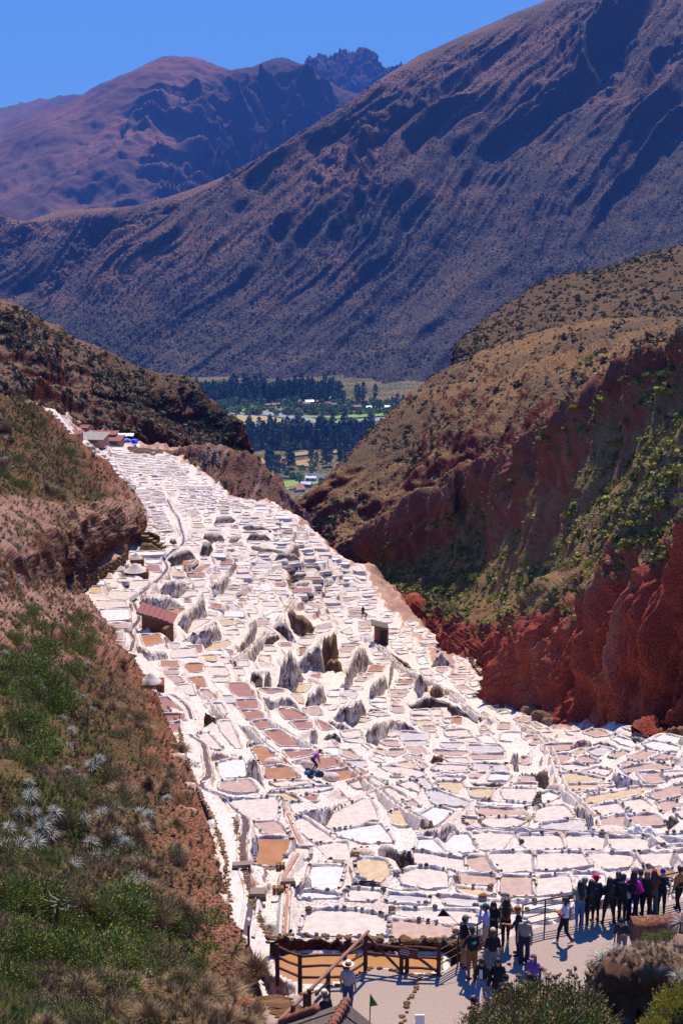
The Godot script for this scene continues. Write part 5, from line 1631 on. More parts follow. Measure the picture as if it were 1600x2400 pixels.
func bank(b: MB, line: Array, off: float, w: float, hgt: float, g: RandomNumberGenerator, earth := 0.0) -> void:   # raised lip beside a channel
	var p := PackedVector3Array()
	for q in line:
		p.append(on_field(q[0], q[1]))
	var total := 0.0
	for k in p.size() - 1:
		total += p[k].distance_to(p[k + 1])
	var pts := along(p, maxi(4, int(total / 0.3)))
	var k0 := b.v.size()
	for i in pts.size():
		var t := (pts[mini(i + 1, pts.size() - 1)] - pts[maxi(i - 1, 0)])
		t.y = 0
		var s := Vector3(-t.z, 0, t.x).normalized()
		var c := Color(0.63, 0.585, 0.55).lerp(Color(0.42, 0.24, 0.15), smoothstep(0.0, 0.5, nb.get_noise_2d(pts[i].x / 2.0, pts[i].z / 2.0) + earth))
		var lump := g.randf_range(0.75, 1.25) * hgt
		for m in 4:
			var w2: Vector3 = pts[i] + s * (off + signf(off) * [0.0, 0.06, w, w + 0.15][m])
			b.ink = c * g.randf_range(0.85, 1.05)
			b.vert(Vector3(w2.x, ground(w2.x, w2.z) + [-0.1, lump, lump, -0.3][m], w2.z))
	for i in pts.size() - 1:
		for m in 3:
			var a := k0 + i * 4 + m
			var e := a + 4
			b.ix.append_array(PackedInt32Array([a, a + 1, e, e, a + 1, e + 1]))


const CHANNELS := [
	[[576, 2195], [587, 2130], [589, 2092], [577, 2052], [570, 2020], [571, 1965], [577, 1930], [569, 1912]],
	[[532, 1872], [480, 1850], [475, 1834], [489, 1815], [483, 1782], [477, 1747], [452, 1729], [446, 1722]],
	[[449, 1687], [440, 1660], [420, 1640], [400, 1628]],
	[[306, 1528], [313, 1500], [307, 1478], [326, 1450], [319, 1425], [316, 1403], [345, 1380], [380, 1350], [392, 1330], [386, 1312], [402, 1294], [426, 1278], [431, 1262], [425, 1240], [418, 1215], [404, 1195], [392, 1170]],
]
const RED_CHANNEL := [[668, 2190], [672, 2120], [674, 2092], [668, 2058], [681, 2030], [705, 1985], [691, 1950], [671, 1902], [661, 1886], [668, 1880]]


const RIDGES := [
	["long white salt bank slanting down past the worker's ponds", [585, 1602], [612, 1650], [628, 1690], [660, 1715], [700, 1740], [745, 1765], [800, 1792], [850, 1830], [900, 1868], [950, 1908], [1000, 1935]],
	["white salt bank along the path side of the clay brown ponds", [490, 1640], [520, 1680], [545, 1702], [590, 1722], [625, 1752], [660, 1785], [705, 1822]],
	["winding white salt bank between the cream ponds and the dark crag", [1215, 1700], [1270, 1735], [1295, 1780], [1318, 1850], [1350, 1882], [1388, 1925], [1400, 1958]],
	["white salt bank climbing beside the white salt fan", [545, 1555], [580, 1530], [612, 1500], [640, 1468], [665, 1440], [690, 1405]],
	["long white salt bank in front of the row of cream ponds", [1100, 1950], [1180, 1952], [1270, 1955], [1350, 1960], [1400, 1962], [1500, 1966], [1620, 1975]],
	["white salt bank winding down to the stream bend", [860, 1500], [900, 1530], [950, 1575], [1000, 1600], [1050, 1625], [1090, 1660], [1130, 1690]],
]


func build_works() -> void:
	var g := RandomNumberGenerator.new()
	g.seed = 61
	# footpaths of trodden salt
	var k := 0
	for s in PATHS:
		var L := PackedVector3Array()
		var R := PackedVector3Array()
		for q in s:
			L.append(on_field(q[0], q[1]))
			R.append(on_field(q[2], q[3]))
		L = along(L, 160)
		R = along(R, 160)
		var b := MB.new()
		for i in 160:
			for j in 9:
				var w := L[i].lerp(R[i], j / 8.0)
				var n := nb.get_noise_2d(w.x / 1.4, w.z / 1.4)
				var edge := absf(j / 4.0 - 1.0)
				b.ink = Color(0.60, 0.53, 0.49).lerp(Color(0.46, 0.33, 0.27), smoothstep(0.1, 0.6, n + edge * 0.5 - 0.25))
				if j == 0 or j == 8:
					w += (R[i] - L[i]).normalized() * g.randf_range(-0.08, 0.08)
				b.vert(Vector3(w.x, ground(w.x, w.z) + 0.035 + n * 0.025, w.z))
		for i in 159:
			for j in 8:
				var a := i * 9 + j
				b.ix.append_array(PackedInt32Array([a, a + 9, a + 1, a + 1, a + 9, a + 10]))
		var o := put(b.mesh(true), "footpath", M["trodden"])
		o.set_meta("kind", "structure")
		if k == 1:   # yellow edging stones on both sides, near the viewer one by one
			var where := []
			var cols := []
			for e in 2:
				var P := L if e == 0 else R
				var line := along(P, 420)
				for i in 420:
					var w := line[i] + Vector3(g.randf_range(-0.07, 0.07), 0, g.randf_range(-0.07, 0.07))
					if e == 1 and (i < 270 or i > 400):
						continue
					if g.randf() < 0.3:
						continue
					var sz := g.randf_range(0.045, 0.085)
					var t := Transform3D(Basis.from_euler(Vector3(0, g.randf() * TAU, 0)).scaled(Vector3(sz * 1.5, sz, sz)), Vector3(w.x, ground(w.x, w.z) + 0.05, w.z))
					if -w.z < 56.0 and i % 2 == 0:
						var st := put(stones[g.randi() % 5], "edging_stone", ochre_mat(g), o)
						st.transform = t
					else:
						where.append(t)
						cols.append(Color(0.56, 0.34, 0.17) * g.randf_range(0.7, 1.3))
			many("edging_stones", stones[1], M["stone"], where, cols, o)
		k += 1
	for line in CHANNELS:
		var b := MB.new()
		ribbon(b, line, 0.09 + 0.0005 * on_field(line[0][0], line[0][1]).length(), 0.045, 0.4, 0.5)
		var o := put(b.mesh(), "water_channel", M["channel"])
		o.set_meta("kind", "structure")
		b = MB.new()
		bank(b, line, 0.11 + 0.0005 * on_field(line[0][0], line[0][1]).length(), 0.15, 0.09, g, -0.15)
		bank(b, line, -0.11 - 0.0005 * on_field(line[0][0], line[0][1]).length(), 0.13, 0.07, g, -0.15)
		put(b.mesh(true), "channel_bank", M["salt"], o)
	var b := MB.new()
	ribbon(b, RED_CHANNEL, 0.055, 0.04, 0.4, 0.4)
	var ch := put(b.mesh(), "water_channel", mat("silt", lin(0.36, 0.17, 0.12), 0.5))
	ch.set_meta("kind", "structure")
	b = MB.new()
	bank(b, RED_CHANNEL, 0.08, 0.13, 0.09, g, -0.3)
	bank(b, RED_CHANNEL, -0.08, 0.13, 0.09, g, -0.3)
	put(b.mesh(true), "channel_bank", M["salt"], ch)
	for q in RIDGES:
		b = MB.new()
		var far := on_field(q[1][0], q[1][1]).length()
		bank(b, q.slice(1), 0.06, 0.14 + 0.0006 * far, 0.20 + 0.0008 * far, g, -0.1)
		bank(b, q.slice(1), -0.06, 0.12 + 0.0006 * far, 0.17 + 0.0008 * far, g, -0.1)
		var o := put(b.mesh(true), "salt_bank", M["salt"])
		tag(o, q[0], "salt bank", "long salt banks with little channels")
	# slab footbridges over the channel
	for q in [[571, 2040, 0.8, 0.3, 0.15, "broad pale stone slab bridging the dark channel"], [604, 2106, 0.5, 0.45, 0.05, "squarish clay slab bridging the channel lower down"], [675, 2080, 0.45, 0.22, 0.1, "small brown slab across the reddish channel"]]:
		var w := on_field(q[0], q[1])
		var s := MB.new()
		s.ink = Color(0.62, 0.46, 0.38)
		s.box(Vector3(0, 0.24, 0), Vector3(q[2], 0.12, q[3]), Basis(Vector3.UP, q[4]))
		s.ink = Color(0.35, 0.20, 0.12)
		s.box(Vector3(-q[2] * 0.4, 0.09, 0), Vector3(0.18, 0.2, q[3] * 0.9), Basis(Vector3.UP, q[4]))
		s.box(Vector3(q[2] * 0.4, 0.09, 0), Vector3(0.18, 0.2, q[3] * 0.9), Basis(Vector3.UP, q[4]))
		var o := put(s.mesh(), "stone_slab", M["stone"])
		o.position = w
		tag(o, q[5], "stone slab", "slabs over the channels")
	# brown masonry blocks beside the slabs
	for q in [[652, 2095, 0.4, 0.35, "ochre masonry block with a sluice beside the path"], [657, 2040, 0.35, 0.35, "stack of ochre blocks above the sluice beside the path"]]:
		var o := base("masonry_block", on_field(q[0], q[1]))
		tag(o, q[4], "masonry")
		for i in 3:
			for j in 2:
				var s := MB.new()
				s.ink = Color(0.45, 0.24, 0.09) * g.randf_range(0.7, 1.25)
				s.box(Vector3((i - 1) * q[2] / 3.0, 0.07 + j * 0.14, 0), Vector3(q[2] / 3.0 - 0.015, 0.13, 0.25), Basis(Vector3.UP, g.randf_range(-0.08, 0.08)))
				put(s.mesh(), "block", M["stone"], o)
	# dry stone retaining walls on the left
	for q in [[[205, 1376], [245, 1352], [292, 1322], [296, 1300], 1.5, "dry stone retaining wall of ochre stones beside the white ponds"], [[275, 1283], [310, 1272], [350, 1268], [372, 1277], 1.4, "short ochre stone wall under the yellow stone steps"], [[205, 1440], [222, 1462], [226, 1480], [232, 1500], 1.1, "tumbled stone wall at the lower end of the path's pond row"]]:
		var p := PackedVector3Array()
		for j in 4:
			p.append(on_field(q[j][0], q[j][1]))
		var line := along(p, 60)
		var o := base("stone_wall", p[0])
		tag(o, q[5], "stone wall", "dry stone walls by the path")
		var where := []
		var cols := []
		for i in 60:
			for r in 8:
				var s := g.randf_range(0.10, 0.19)
				var y: float = q[4] * r / 8.0
				where.append(Transform3D(Basis.from_euler(Vector3(0, g.randf() * TAU, g.randf_range(-0.2, 0.2))).scaled(Vector3(s * 1.3, s, s)), line[i] - p[0] + Vector3(g.randf_range(-0.12, 0.12), y - 0.1, g.randf_range(-0.12, 0.12))))
				cols.append([Color(0.42, 0.23, 0.10), Color(0.34, 0.17, 0.11), Color(0.27, 0.15, 0.09), Color(0.50, 0.33, 0.20)][g.randi() % 4] * g.randf_range(0.7, 1.2))
		many("wall_stones", stones[2], M["stone"], where, cols, o)
	# stone steps
	var so := base("stone_steps", on_field(368, 1284))
	tag(so, "four yellow stone steps climbing beside the near hillside", "steps")
	for i in 5:
		var s := MB.new()
		s.ink = Color(0.50, 0.30, 0.12) * g.randf_range(0.85, 1.15)
		s.box(Vector3(0.5 - i * 0.55, 0.12 + i * 0.32, -0.1 * i), Vector3(1.3, 0.3, 0.8), Basis(Vector3.UP, -0.2))
		put(s.mesh(), "step", M["stone"], so)
	# salt heaps on low mud platforms beside the path
	for q in [[322, 1342, 1.3, "white salt heap on the larger mud platform by the path's ponds", 2.6], [322, 1312, 1.0, "white salt heap on the smaller mud platform above the larger one", 1.6], [358, 1608, 1.0, "pale salt heap on a square mud platform at the footpath bend", 1.7]]:
		var w := on_field(q[0], q[1] + 8)
		var o := base("salt_heap", w)
		tag(o, q[3], "salt heap", "salt heaps beside the footpath")
		var s := MB.new()
		s.ink = Color.WHITE
		s.box(Vector3(0, 0.15, 0), Vector3(q[4], 0.95, 1.6), Basis(Vector3.UP, 0.1))
		put(s.mesh(), "mud_platform", M["adobe"], o)
		s = MB.new()
		s.ink = Color(0.60, 0.55, 0.51)
		s.lathe(Vector3(-q[4] * 0.08, 0.62, 0), [Vector2(q[4] * 0.49, 0.0), Vector2(q[4] * 0.42, 0.10), Vector2(q[4] * 0.25, q[2] * 0.34), Vector2(q[4] * 0.10, q[2] * 0.62), Vector2(0.01, q[2] * 0.72)], 14)
		put(s.mesh(), "heap", M["salt"], o)
	# heaps at the worker's ponds and along the near rims
	for q in [[640, 1788, 0.9, 0.45, "rippled pale salt heap left of the worker"], [717, 1793, 0.7, 0.45, "pale salt heap beside the worker's legs"], [775, 1822, 0.9, 0.4, "long pale salt heap right of the tools"], [1430, 1952, 1.3, 0.35, "flat white salt mound before the two pink ponds"], [905, 1999, 0.6, 0.5, "small pinkish salt heap against the dark bastion"], [855, 2000, 0.7, 0.3, "low white salt heap at the corner of a cream pond"], [1300, 1853, 0.8, 0.5, "brownish salt heap below the dark crag"]]:
		var s := MB.new()
		s.ink = Color(0.62, 0.50, 0.43)
		s.blob(Vector3.ZERO, Vector3(q[2] * 0.62, q[3] * 0.75, q[2] * 0.45), 0.06, g, 1)
		var o := put(s.mesh(true), "salt_heap", M["salt"])
		o.position = on_field(q[0], q[1])
		tag(o, q[4], "salt heap", "salt heaps beside the footpath")
	# salt sacks on the right
	for q in [[1475, 1957, "white sack among smaller ones near the pink ponds", 0.34], [1492, 1954, "tall white sack standing at the end of the sacks", 0.44], [1519, 1952, "white sack lying on the pond rim beyond the tall one", 0.32]]:
		var s := MB.new()
		s.ink = Color(0.68, 0.65, 0.62)
		s.lathe(Vector3.ZERO, [Vector2(0.02, 0.0), Vector2(0.20, 0.03), Vector2(0.23, q[3] * 0.4), Vector2(0.20, q[3] * 0.85), Vector2(0.08, q[3]), Vector2(0.12, q[3] + 0.07), Vector2(0.01, q[3] + 0.06)], 10)
		var o := put(s.mesh(true), "salt_sack", M["cloth"])
		o.position = on_field(q[0], q[1] + 6)
		tag(o, q[2], "sack", "sacks of salt")
	# shelter with a red roof
	var w := on_field(366, 1486)
	var sh := base("shelter", w)
	tag(sh, "mud shelter with a slanting red tin roof above an orange pond", "shelter")
	var k1 := (on_field(366, 1486) - EYE).length() / FOCAL
	var s2 := MB.new()
	s2.ink = Color.WHITE
	s2.box(Vector3(-0.1, 0.7, -0.4), Vector3(62 * k1, 1.9, 0.5), Basis(Vector3.UP, -0.25))
	put(s2.mesh(), "back_wall", M["adobe"], sh)
	s2 = MB.new()
	s2.ink = Color.WHITE
	s2.box(Vector3(30 * k1, 0.0, 0.9), Vector3(0.45, 2.2, 1.9), Basis(Vector3.UP, -0.25))
	put(s2.mesh(), "side_wall", M["adobe"], sh)
	var rp := mat("red_tin", lin(0.22, 0.035, 0.045), 0.6)
	var ra := Vector3(-43 * k1, 2.35, 0.2)
	var rb := Vector3(42 * k1, 1.25, 0.6)
	var across := Vector3(0.35, 0.52, -1.35)
	for i in 14:
		s2 = MB.new()
		var a := ra.lerp(rb, i / 14.0)
		var c := ra.lerp(rb, (i + 0.96) / 14.0)
		var up := Vector3(0, 0.05 if i % 2 else 0.0, 0)
		s2.quad(a + up, a + across + up, c + across + up, c + up)
		s2.quad(a + up - Vector3(0, 0.05, 0), c + up - Vector3(0, 0.05, 0), c + across + up - Vector3(0, 0.05, 0), a + across + up - Vector3(0, 0.05, 0))
		s2.quad(a + up, c + up, c + up - Vector3(0, 0.05, 0), a + up - Vector3(0, 0.05, 0))
		put(s2.mesh(), "roof_sheet", rp, sh)
	s2 = MB.new()
	s2.beam(ra - Vector3(0, 0.16, 0), rb - Vector3(0, 0.16, 0), 0.12, 0.2)
	put(s2.mesh(), "eaves_board", M["old_wood"], sh)
	# low mud hut in the middle of the terraces
	w = on_field(893, 1508)
	var hut := base("mud_hut", w)
	tag(hut, "low mud hut with a dark doorway among distant white ponds", "hut")
	k1 = (w - EYE).length() / FOCAL
	s2 = MB.new(); s2.ink = Color.WHITE
	s2.box(Vector3(0, 1.0, 0), Vector3(27 * k1, 2.4, 1.5), Basis(Vector3.UP, 0.2))
	put(s2.mesh(), "wall", M["adobe"], hut)
	s2 = MB.new()
	s2.box(Vector3(5 * k1, 0.9, 0.8), Vector3(14 * k1, 1.7, 0.12), Basis(Vector3.UP, 0.2))
	put(s2.mesh(), "doorway", mat("dark", lin(0.03, 0.025, 0.025), 0.95), hut)
	s2 = MB.new()
	s2.beam(Vector3(-24 * k1, 2.6, 0.3), Vector3(15 * k1, 2.15, 0.3), 2.0, 0.12)
	put(s2.mesh(), "roof", M["old_wood"], hut)
	# long sheds at the far upper left, under tarpaulins
	var roof_red := mat("rust_roof", lin(0.20, 0.075, 0.065), 0.8)
	var roof_grey := mat("fibre_roof", lin(0.24, 0.22, 0.20), 0.85)
	var wall_m := mat("pink_render", lin(0.38, 0.20, 0.16), 0.9)
	for q in [
		[215, 1037, 52, 7, 20, "rust_roof", "long pink walled shed with grey fibre roof above the terraces", "fibre_roof"], [264, 1041, 34, 8, 16, "rust_roof", "shed with a rust red roof and two doors beside the blue tarpaulin", "rust_roof"],
		[235, 1022, 70, 4, 10, "rust_roof", "narrow rust roofed shed behind the grey roofed one", "rust_roof"], [178, 1024, 20, 7, 10, "rust_roof", "small pink shed beside the white cascade", "rust_roof"], [196, 1012, 14, 9, 8, "rust_roof", "tiny hut with a brown hip roof behind the sheds", "rust_roof"],
	]:
		w = on_field(q[0], q[1])
		k1 = (w - EYE).length() / FOCAL
		var o := base("shed", w, -0.12)
		tag(o, q[6], "shed", "sheds above the far terraces")
		var hx: float = q[2] * k1 / 2
		var hy: float = q[3] * k1
		var dz: float = q[4] * k1 * 2.6
		s2 = MB.new(); s2.ink = Color.WHITE
		s2.box(Vector3(0, hy / 2 - 0.5, -dz / 2), Vector3(hx * 2, hy + 1, dz))
		put(s2.mesh(), "wall", wall_m, o)
		s2 = MB.new()
		for i in 8:
			var x0 := lerpf(-hx - 0.3, hx + 0.3, i / 8.0)
			var x1 := lerpf(-hx - 0.3, hx + 0.3, (i + 0.97) / 8.0)
			s2.quad(Vector3(x0, hy + 0.05, 0.4), Vector3(x0, hy + dz * 0.16 + 0.06 * (i % 2), -dz - 0.2), Vector3(x1, hy + dz * 0.16 + 0.06 * (i % 2), -dz - 0.2), Vector3(x1, hy + 0.05, 0.4))
			s2.quad(Vector3(x0, hy - 0.06, 0.4), Vector3(x0, hy + 0.05, 0.4), Vector3(x1, hy + 0.05, 0.4), Vector3(x1, hy - 0.06, 0.4))
		put(s2.mesh(), "roof", M[q[7]], o)
		for x in [-0.45, 0.3]:
			s2 = MB.new()
			s2.box(Vector3(hx * x, hy * 0.32, 0.04), Vector3(0.9, hy * 0.72, 0.12))
			put(s2.mesh(), "door", M["old_wood"], o)
	for q in [[302, 1042, 40, 9, "tarp", "bright blue tarpaulin hanging at the end of the sheds", 0.0], [292, 1027, 42, 4, "cloth", "white tarpaulin spread over the shed behind the blue one", 0.3]]:
		w = on_field(q[0], q[1])
		k1 = (w - EYE).length() / FOCAL
		s2 = MB.new()
		s2.ink = Color(0.75, 0.78, 0.85)
		var hx: float = q[2] * k1 / 2
		for i in 10:
			var x0 := lerpf(-hx, hx, i / 10.0)
			var x1 := lerpf(-hx, hx, (i + 1) / 10.0)
			var h0: float = q[3] * k1 * (1.0 + 0.12 * sin(i * 1.9))
			var h1: float = q[3] * k1 * (1.0 + 0.12 * sin((i + 1) * 1.9))
			s2.quad(Vector3(x0, 0.1, 0.25 * sin(i * 2.3)), Vector3(x0, h0, -0.5), Vector3(x1, h1, -0.5), Vector3(x1, 0.1, 0.25 * sin((i + 1) * 2.3)))
			s2.quad(Vector3(x0, h0, -0.5), Vector3(x0, h0 + 0.1, -1.4), Vector3(x1, h1 + 0.1, -1.4), Vector3(x1, h1, -0.5))
		var o := put(s2.mesh(true), "tarpaulin", M[q[4]])
		o.position = w + Vector3(0, q[6], 0)
		tag(o, q[5], "tarpaulin")
	# dark drain slots in the long grey wall and the stream bed
	b = MB.new()
	var sl := PackedVector3Array()
	var rl := PackedVector3Array()
	for q in [[1035, 1470, 1062, 1476], [1060, 1500, 1095, 1500], [1085, 1525, 1130, 1520], [1100, 1552, 1140, 1550], [1130, 1590, 1160, 1590], [1170, 1625, 1210, 1625], [1225, 1668, 1262, 1665], [1270, 1690, 1320, 1690]]:
		sl.append(on_field(q[0], q[1]))
		rl.append(on_field(q[2], q[3]))
	sl = along(sl, 70)
	rl = along(rl, 70)
	for i in 70:
		for j in 7:
			var p := sl[i].lerp(rl[i], j / 6.0)
			b.vert(Vector3(p.x, ground(p.x, p.z) - 0.15 + 0.3 * absf(j / 3.0 - 1.0) + g.randf_range(-0.08, 0.08), p.z))
	for i in 69:
		for j in 6:
			var a := i * 7 + j
			b.ix.append_array(PackedInt32Array([a, a + 7, a + 1, a + 1, a + 7, a + 8]))
	put(b.mesh(true), "stream", M["stream"]).set_meta("kind", "structure")
	# boulders along the foot of the left slope and the stream
	for q in [[450, 1985, 0.35], [476, 2110, 0.3], [455, 2140, 0.22], [405, 1755, 0.4], [412, 1770, 0.3], [398, 1742, 0.35], [415, 1785, 0.28], [385, 1700, 0.3], [392, 1718, 0.25], [1180, 1632, 0.8], [1215, 1655, 0.9], [1240, 1672, 0.7], [1265, 1685, 0.8], [1040, 1480, 1.0], [380, 1690, 0.22], [365, 1705, 0.2], [500, 2160, 0.2], [340, 1592, 0.4]]:
		var o := put(stones[g.randi() % 5], "boulder", ochre_mat(g))
		o.transform = Transform3D(Basis(Vector3.UP, g.randf() * TAU).scaled(Vector3(q[2] * 1.2, q[2], q[2])), on_field(q[0], q[1]) + Vector3(0, q[2] * 0.3, 0))
		tag(o, "", "boulder", "boulders at the foot of the slopes")
		rank_later(o, "rough brown boulder", Vector2(q[0], q[1]), MARKS)
	# leaning stakes
	for q in [[583, 2285, 583, 2183, "tall bare wooden stake standing where the footpath ends"], [385, 1700, 385, 1672, "thin stake of the little fence by the rust red pond"], [421, 1698, 421, 1675, "second thin stake of the little fence by the rust red pond"]]:
		var p := on_field(q[0], q[1])
		if q[0] == 583:
			p = on_field(583, 2278)
		var hh: float = absf(q[1] - q[3]) * (p - EYE).length() / FOCAL * 1.12
		s2 = MB.new()
		s2.rod(Vector3(0, -0.2, 0), Vector3(0.02, hh, 0.03), 0.045 if q[0] == 583 else 0.03, 7, 0.035)
		var o := put(s2.mesh(true), "stake", M["wood"])
		o.position = p
		tag(o, q[4], "stake")


var ochres := []


func ochre_mat(g: RandomNumberGenerator) -> Material:
	if ochres.is_empty():
		for c in [Color(0.48, 0.26, 0.10), Color(0.38, 0.20, 0.08), Color(0.32, 0.17, 0.10), Color(0.55, 0.34, 0.17)]:
			var m: StandardMaterial3D = M["stone"].duplicate()
			m.vertex_color_use_as_albedo = false
			m.albedo_color = (c as Color).linear_to_srgb()
			ochres.append(m)
	return ochres[g.randi() % ochres.size()]


# ---------------------------------------------------------------- the valley floor far below
const LOW := -300.0


func flat_patch(px: Array, lift: float, called: String, m: Material) -> void:
	var p := PackedVector2Array()
	for q in px:
		var w := level_at(q[0], q[1], LOW)
		p.append(Vector2(w.x, w.z))
	var b := MB.new()
	for i in p.size():   # a thick sheet
		var a := p[i]
		var c := p[(i + 1) % p.size()]
		b.quad(Vector3(a.x, LOW + lift, a.y), Vector3(c.x, LOW + lift, c.y), Vector3(c.x, LOW - 1, c.y), Vector3(a.x, LOW - 1, a.y))
	var t := Geometry2D.triangulate_polygon(p)
	var k := b.v.size()
	for w in p:
		b.vert(Vector3(w.x, LOW + lift, w.y))
	for i in t:
		b.ix.append(k + i)
	put(b.mesh(), called, m).set_meta("kind", "structure")


func make_tree(kind: int, sd: int) -> Node3D:
	var g := RandomNumberGenerator.new()
	g.seed = sd
	var o := Node3D.new()
	var tall := 1.0
	var b := MB.new()
	b.ink = Color(0.16, 0.12, 0.09)
	var lean := Vector3(g.randf_range(-0.04, 0.04), 0, g.randf_range(-0.04, 0.04))
	b.tube(PackedVector3Array([Vector3.ZERO, Vector3(0, 0.4, 0) + lean * 0.5, Vector3(0, 0.85, 0) + lean]), PackedFloat32Array([0.022, 0.016, 0.006]), 5)
	for k in 4:
		var y := 0.3 + 0.12 * k
		b.rod(Vector3(0, y, 0), Vector3(g.randf_range(-0.1, 0.1), y + 0.14, g.randf_range(-0.1, 0.1)), 0.008, 4, 0.003)
	var tr := MeshInstance3D.new()
	tr.name = "trunk"
	tr.mesh = b.mesh(true)
	tr.material_override = M["bark"]
	o.add_child(tr)
	b = MB.new()
	for k in (260 if kind == 0 else 220):
		var y := g.randf()
		var r: float
		var c: Vector3
		if kind == 0:   # eucalyptus: tall and ragged
			r = 0.17 * pow(sin(PI * clampf(0.06 + y * 0.9, 0, 1)), 0.7) * (0.65 + 0.5 * absf(sin(y * 13.0 + sd)))
			c = Vector3(0, 0.18 + 0.82 * y, 0) + lean * y
		else:           # round bushy crown
			r = 0.42 * sqrt(sin(PI * clampf(0.08 + y * 0.88, 0, 1)))
			c = Vector3(0, 0.22 + 0.72 * y, 0)
		var q := g.randf() * TAU
		c += Vector3(cos(q), 0, sin(q)) * r * sqrt(g.randf_range(0.2, 1.0))
		var d := Vector3(g.randf_range(-1, 1), g.randf_range(-1, 1), g.randf_range(-1, 1)).normalized() * g.randf_range(0.03, 0.055) * (1.0 if kind == 0 else 1.9)
		var e := d.cross(Vector3(g.randf_range(-1, 1), g.randf_range(-1, 1), g.randf_range(-1, 1))).normalized() * g.randf_range(0.03, 0.05) * (1.0 if kind == 0 else 1.9)
		b.ink = (Color(0.075, 0.105, 0.075) if kind == 0 else Color(0.16, 0.22, 0.075)) * g.randf_range(0.6, 1.5)
		b.tri(c - d, c + d, c + e)
		b.tri(c - d * 0.8 - e * 0.7, c + e * 0.5, c + d * 0.6 - e * 0.6)
	var cr := MeshInstance3D.new()
	cr.name = "crown"
	cr.mesh = b.mesh()
	cr.material_override = M["scrub"]
	o.add_child(cr)
	return o


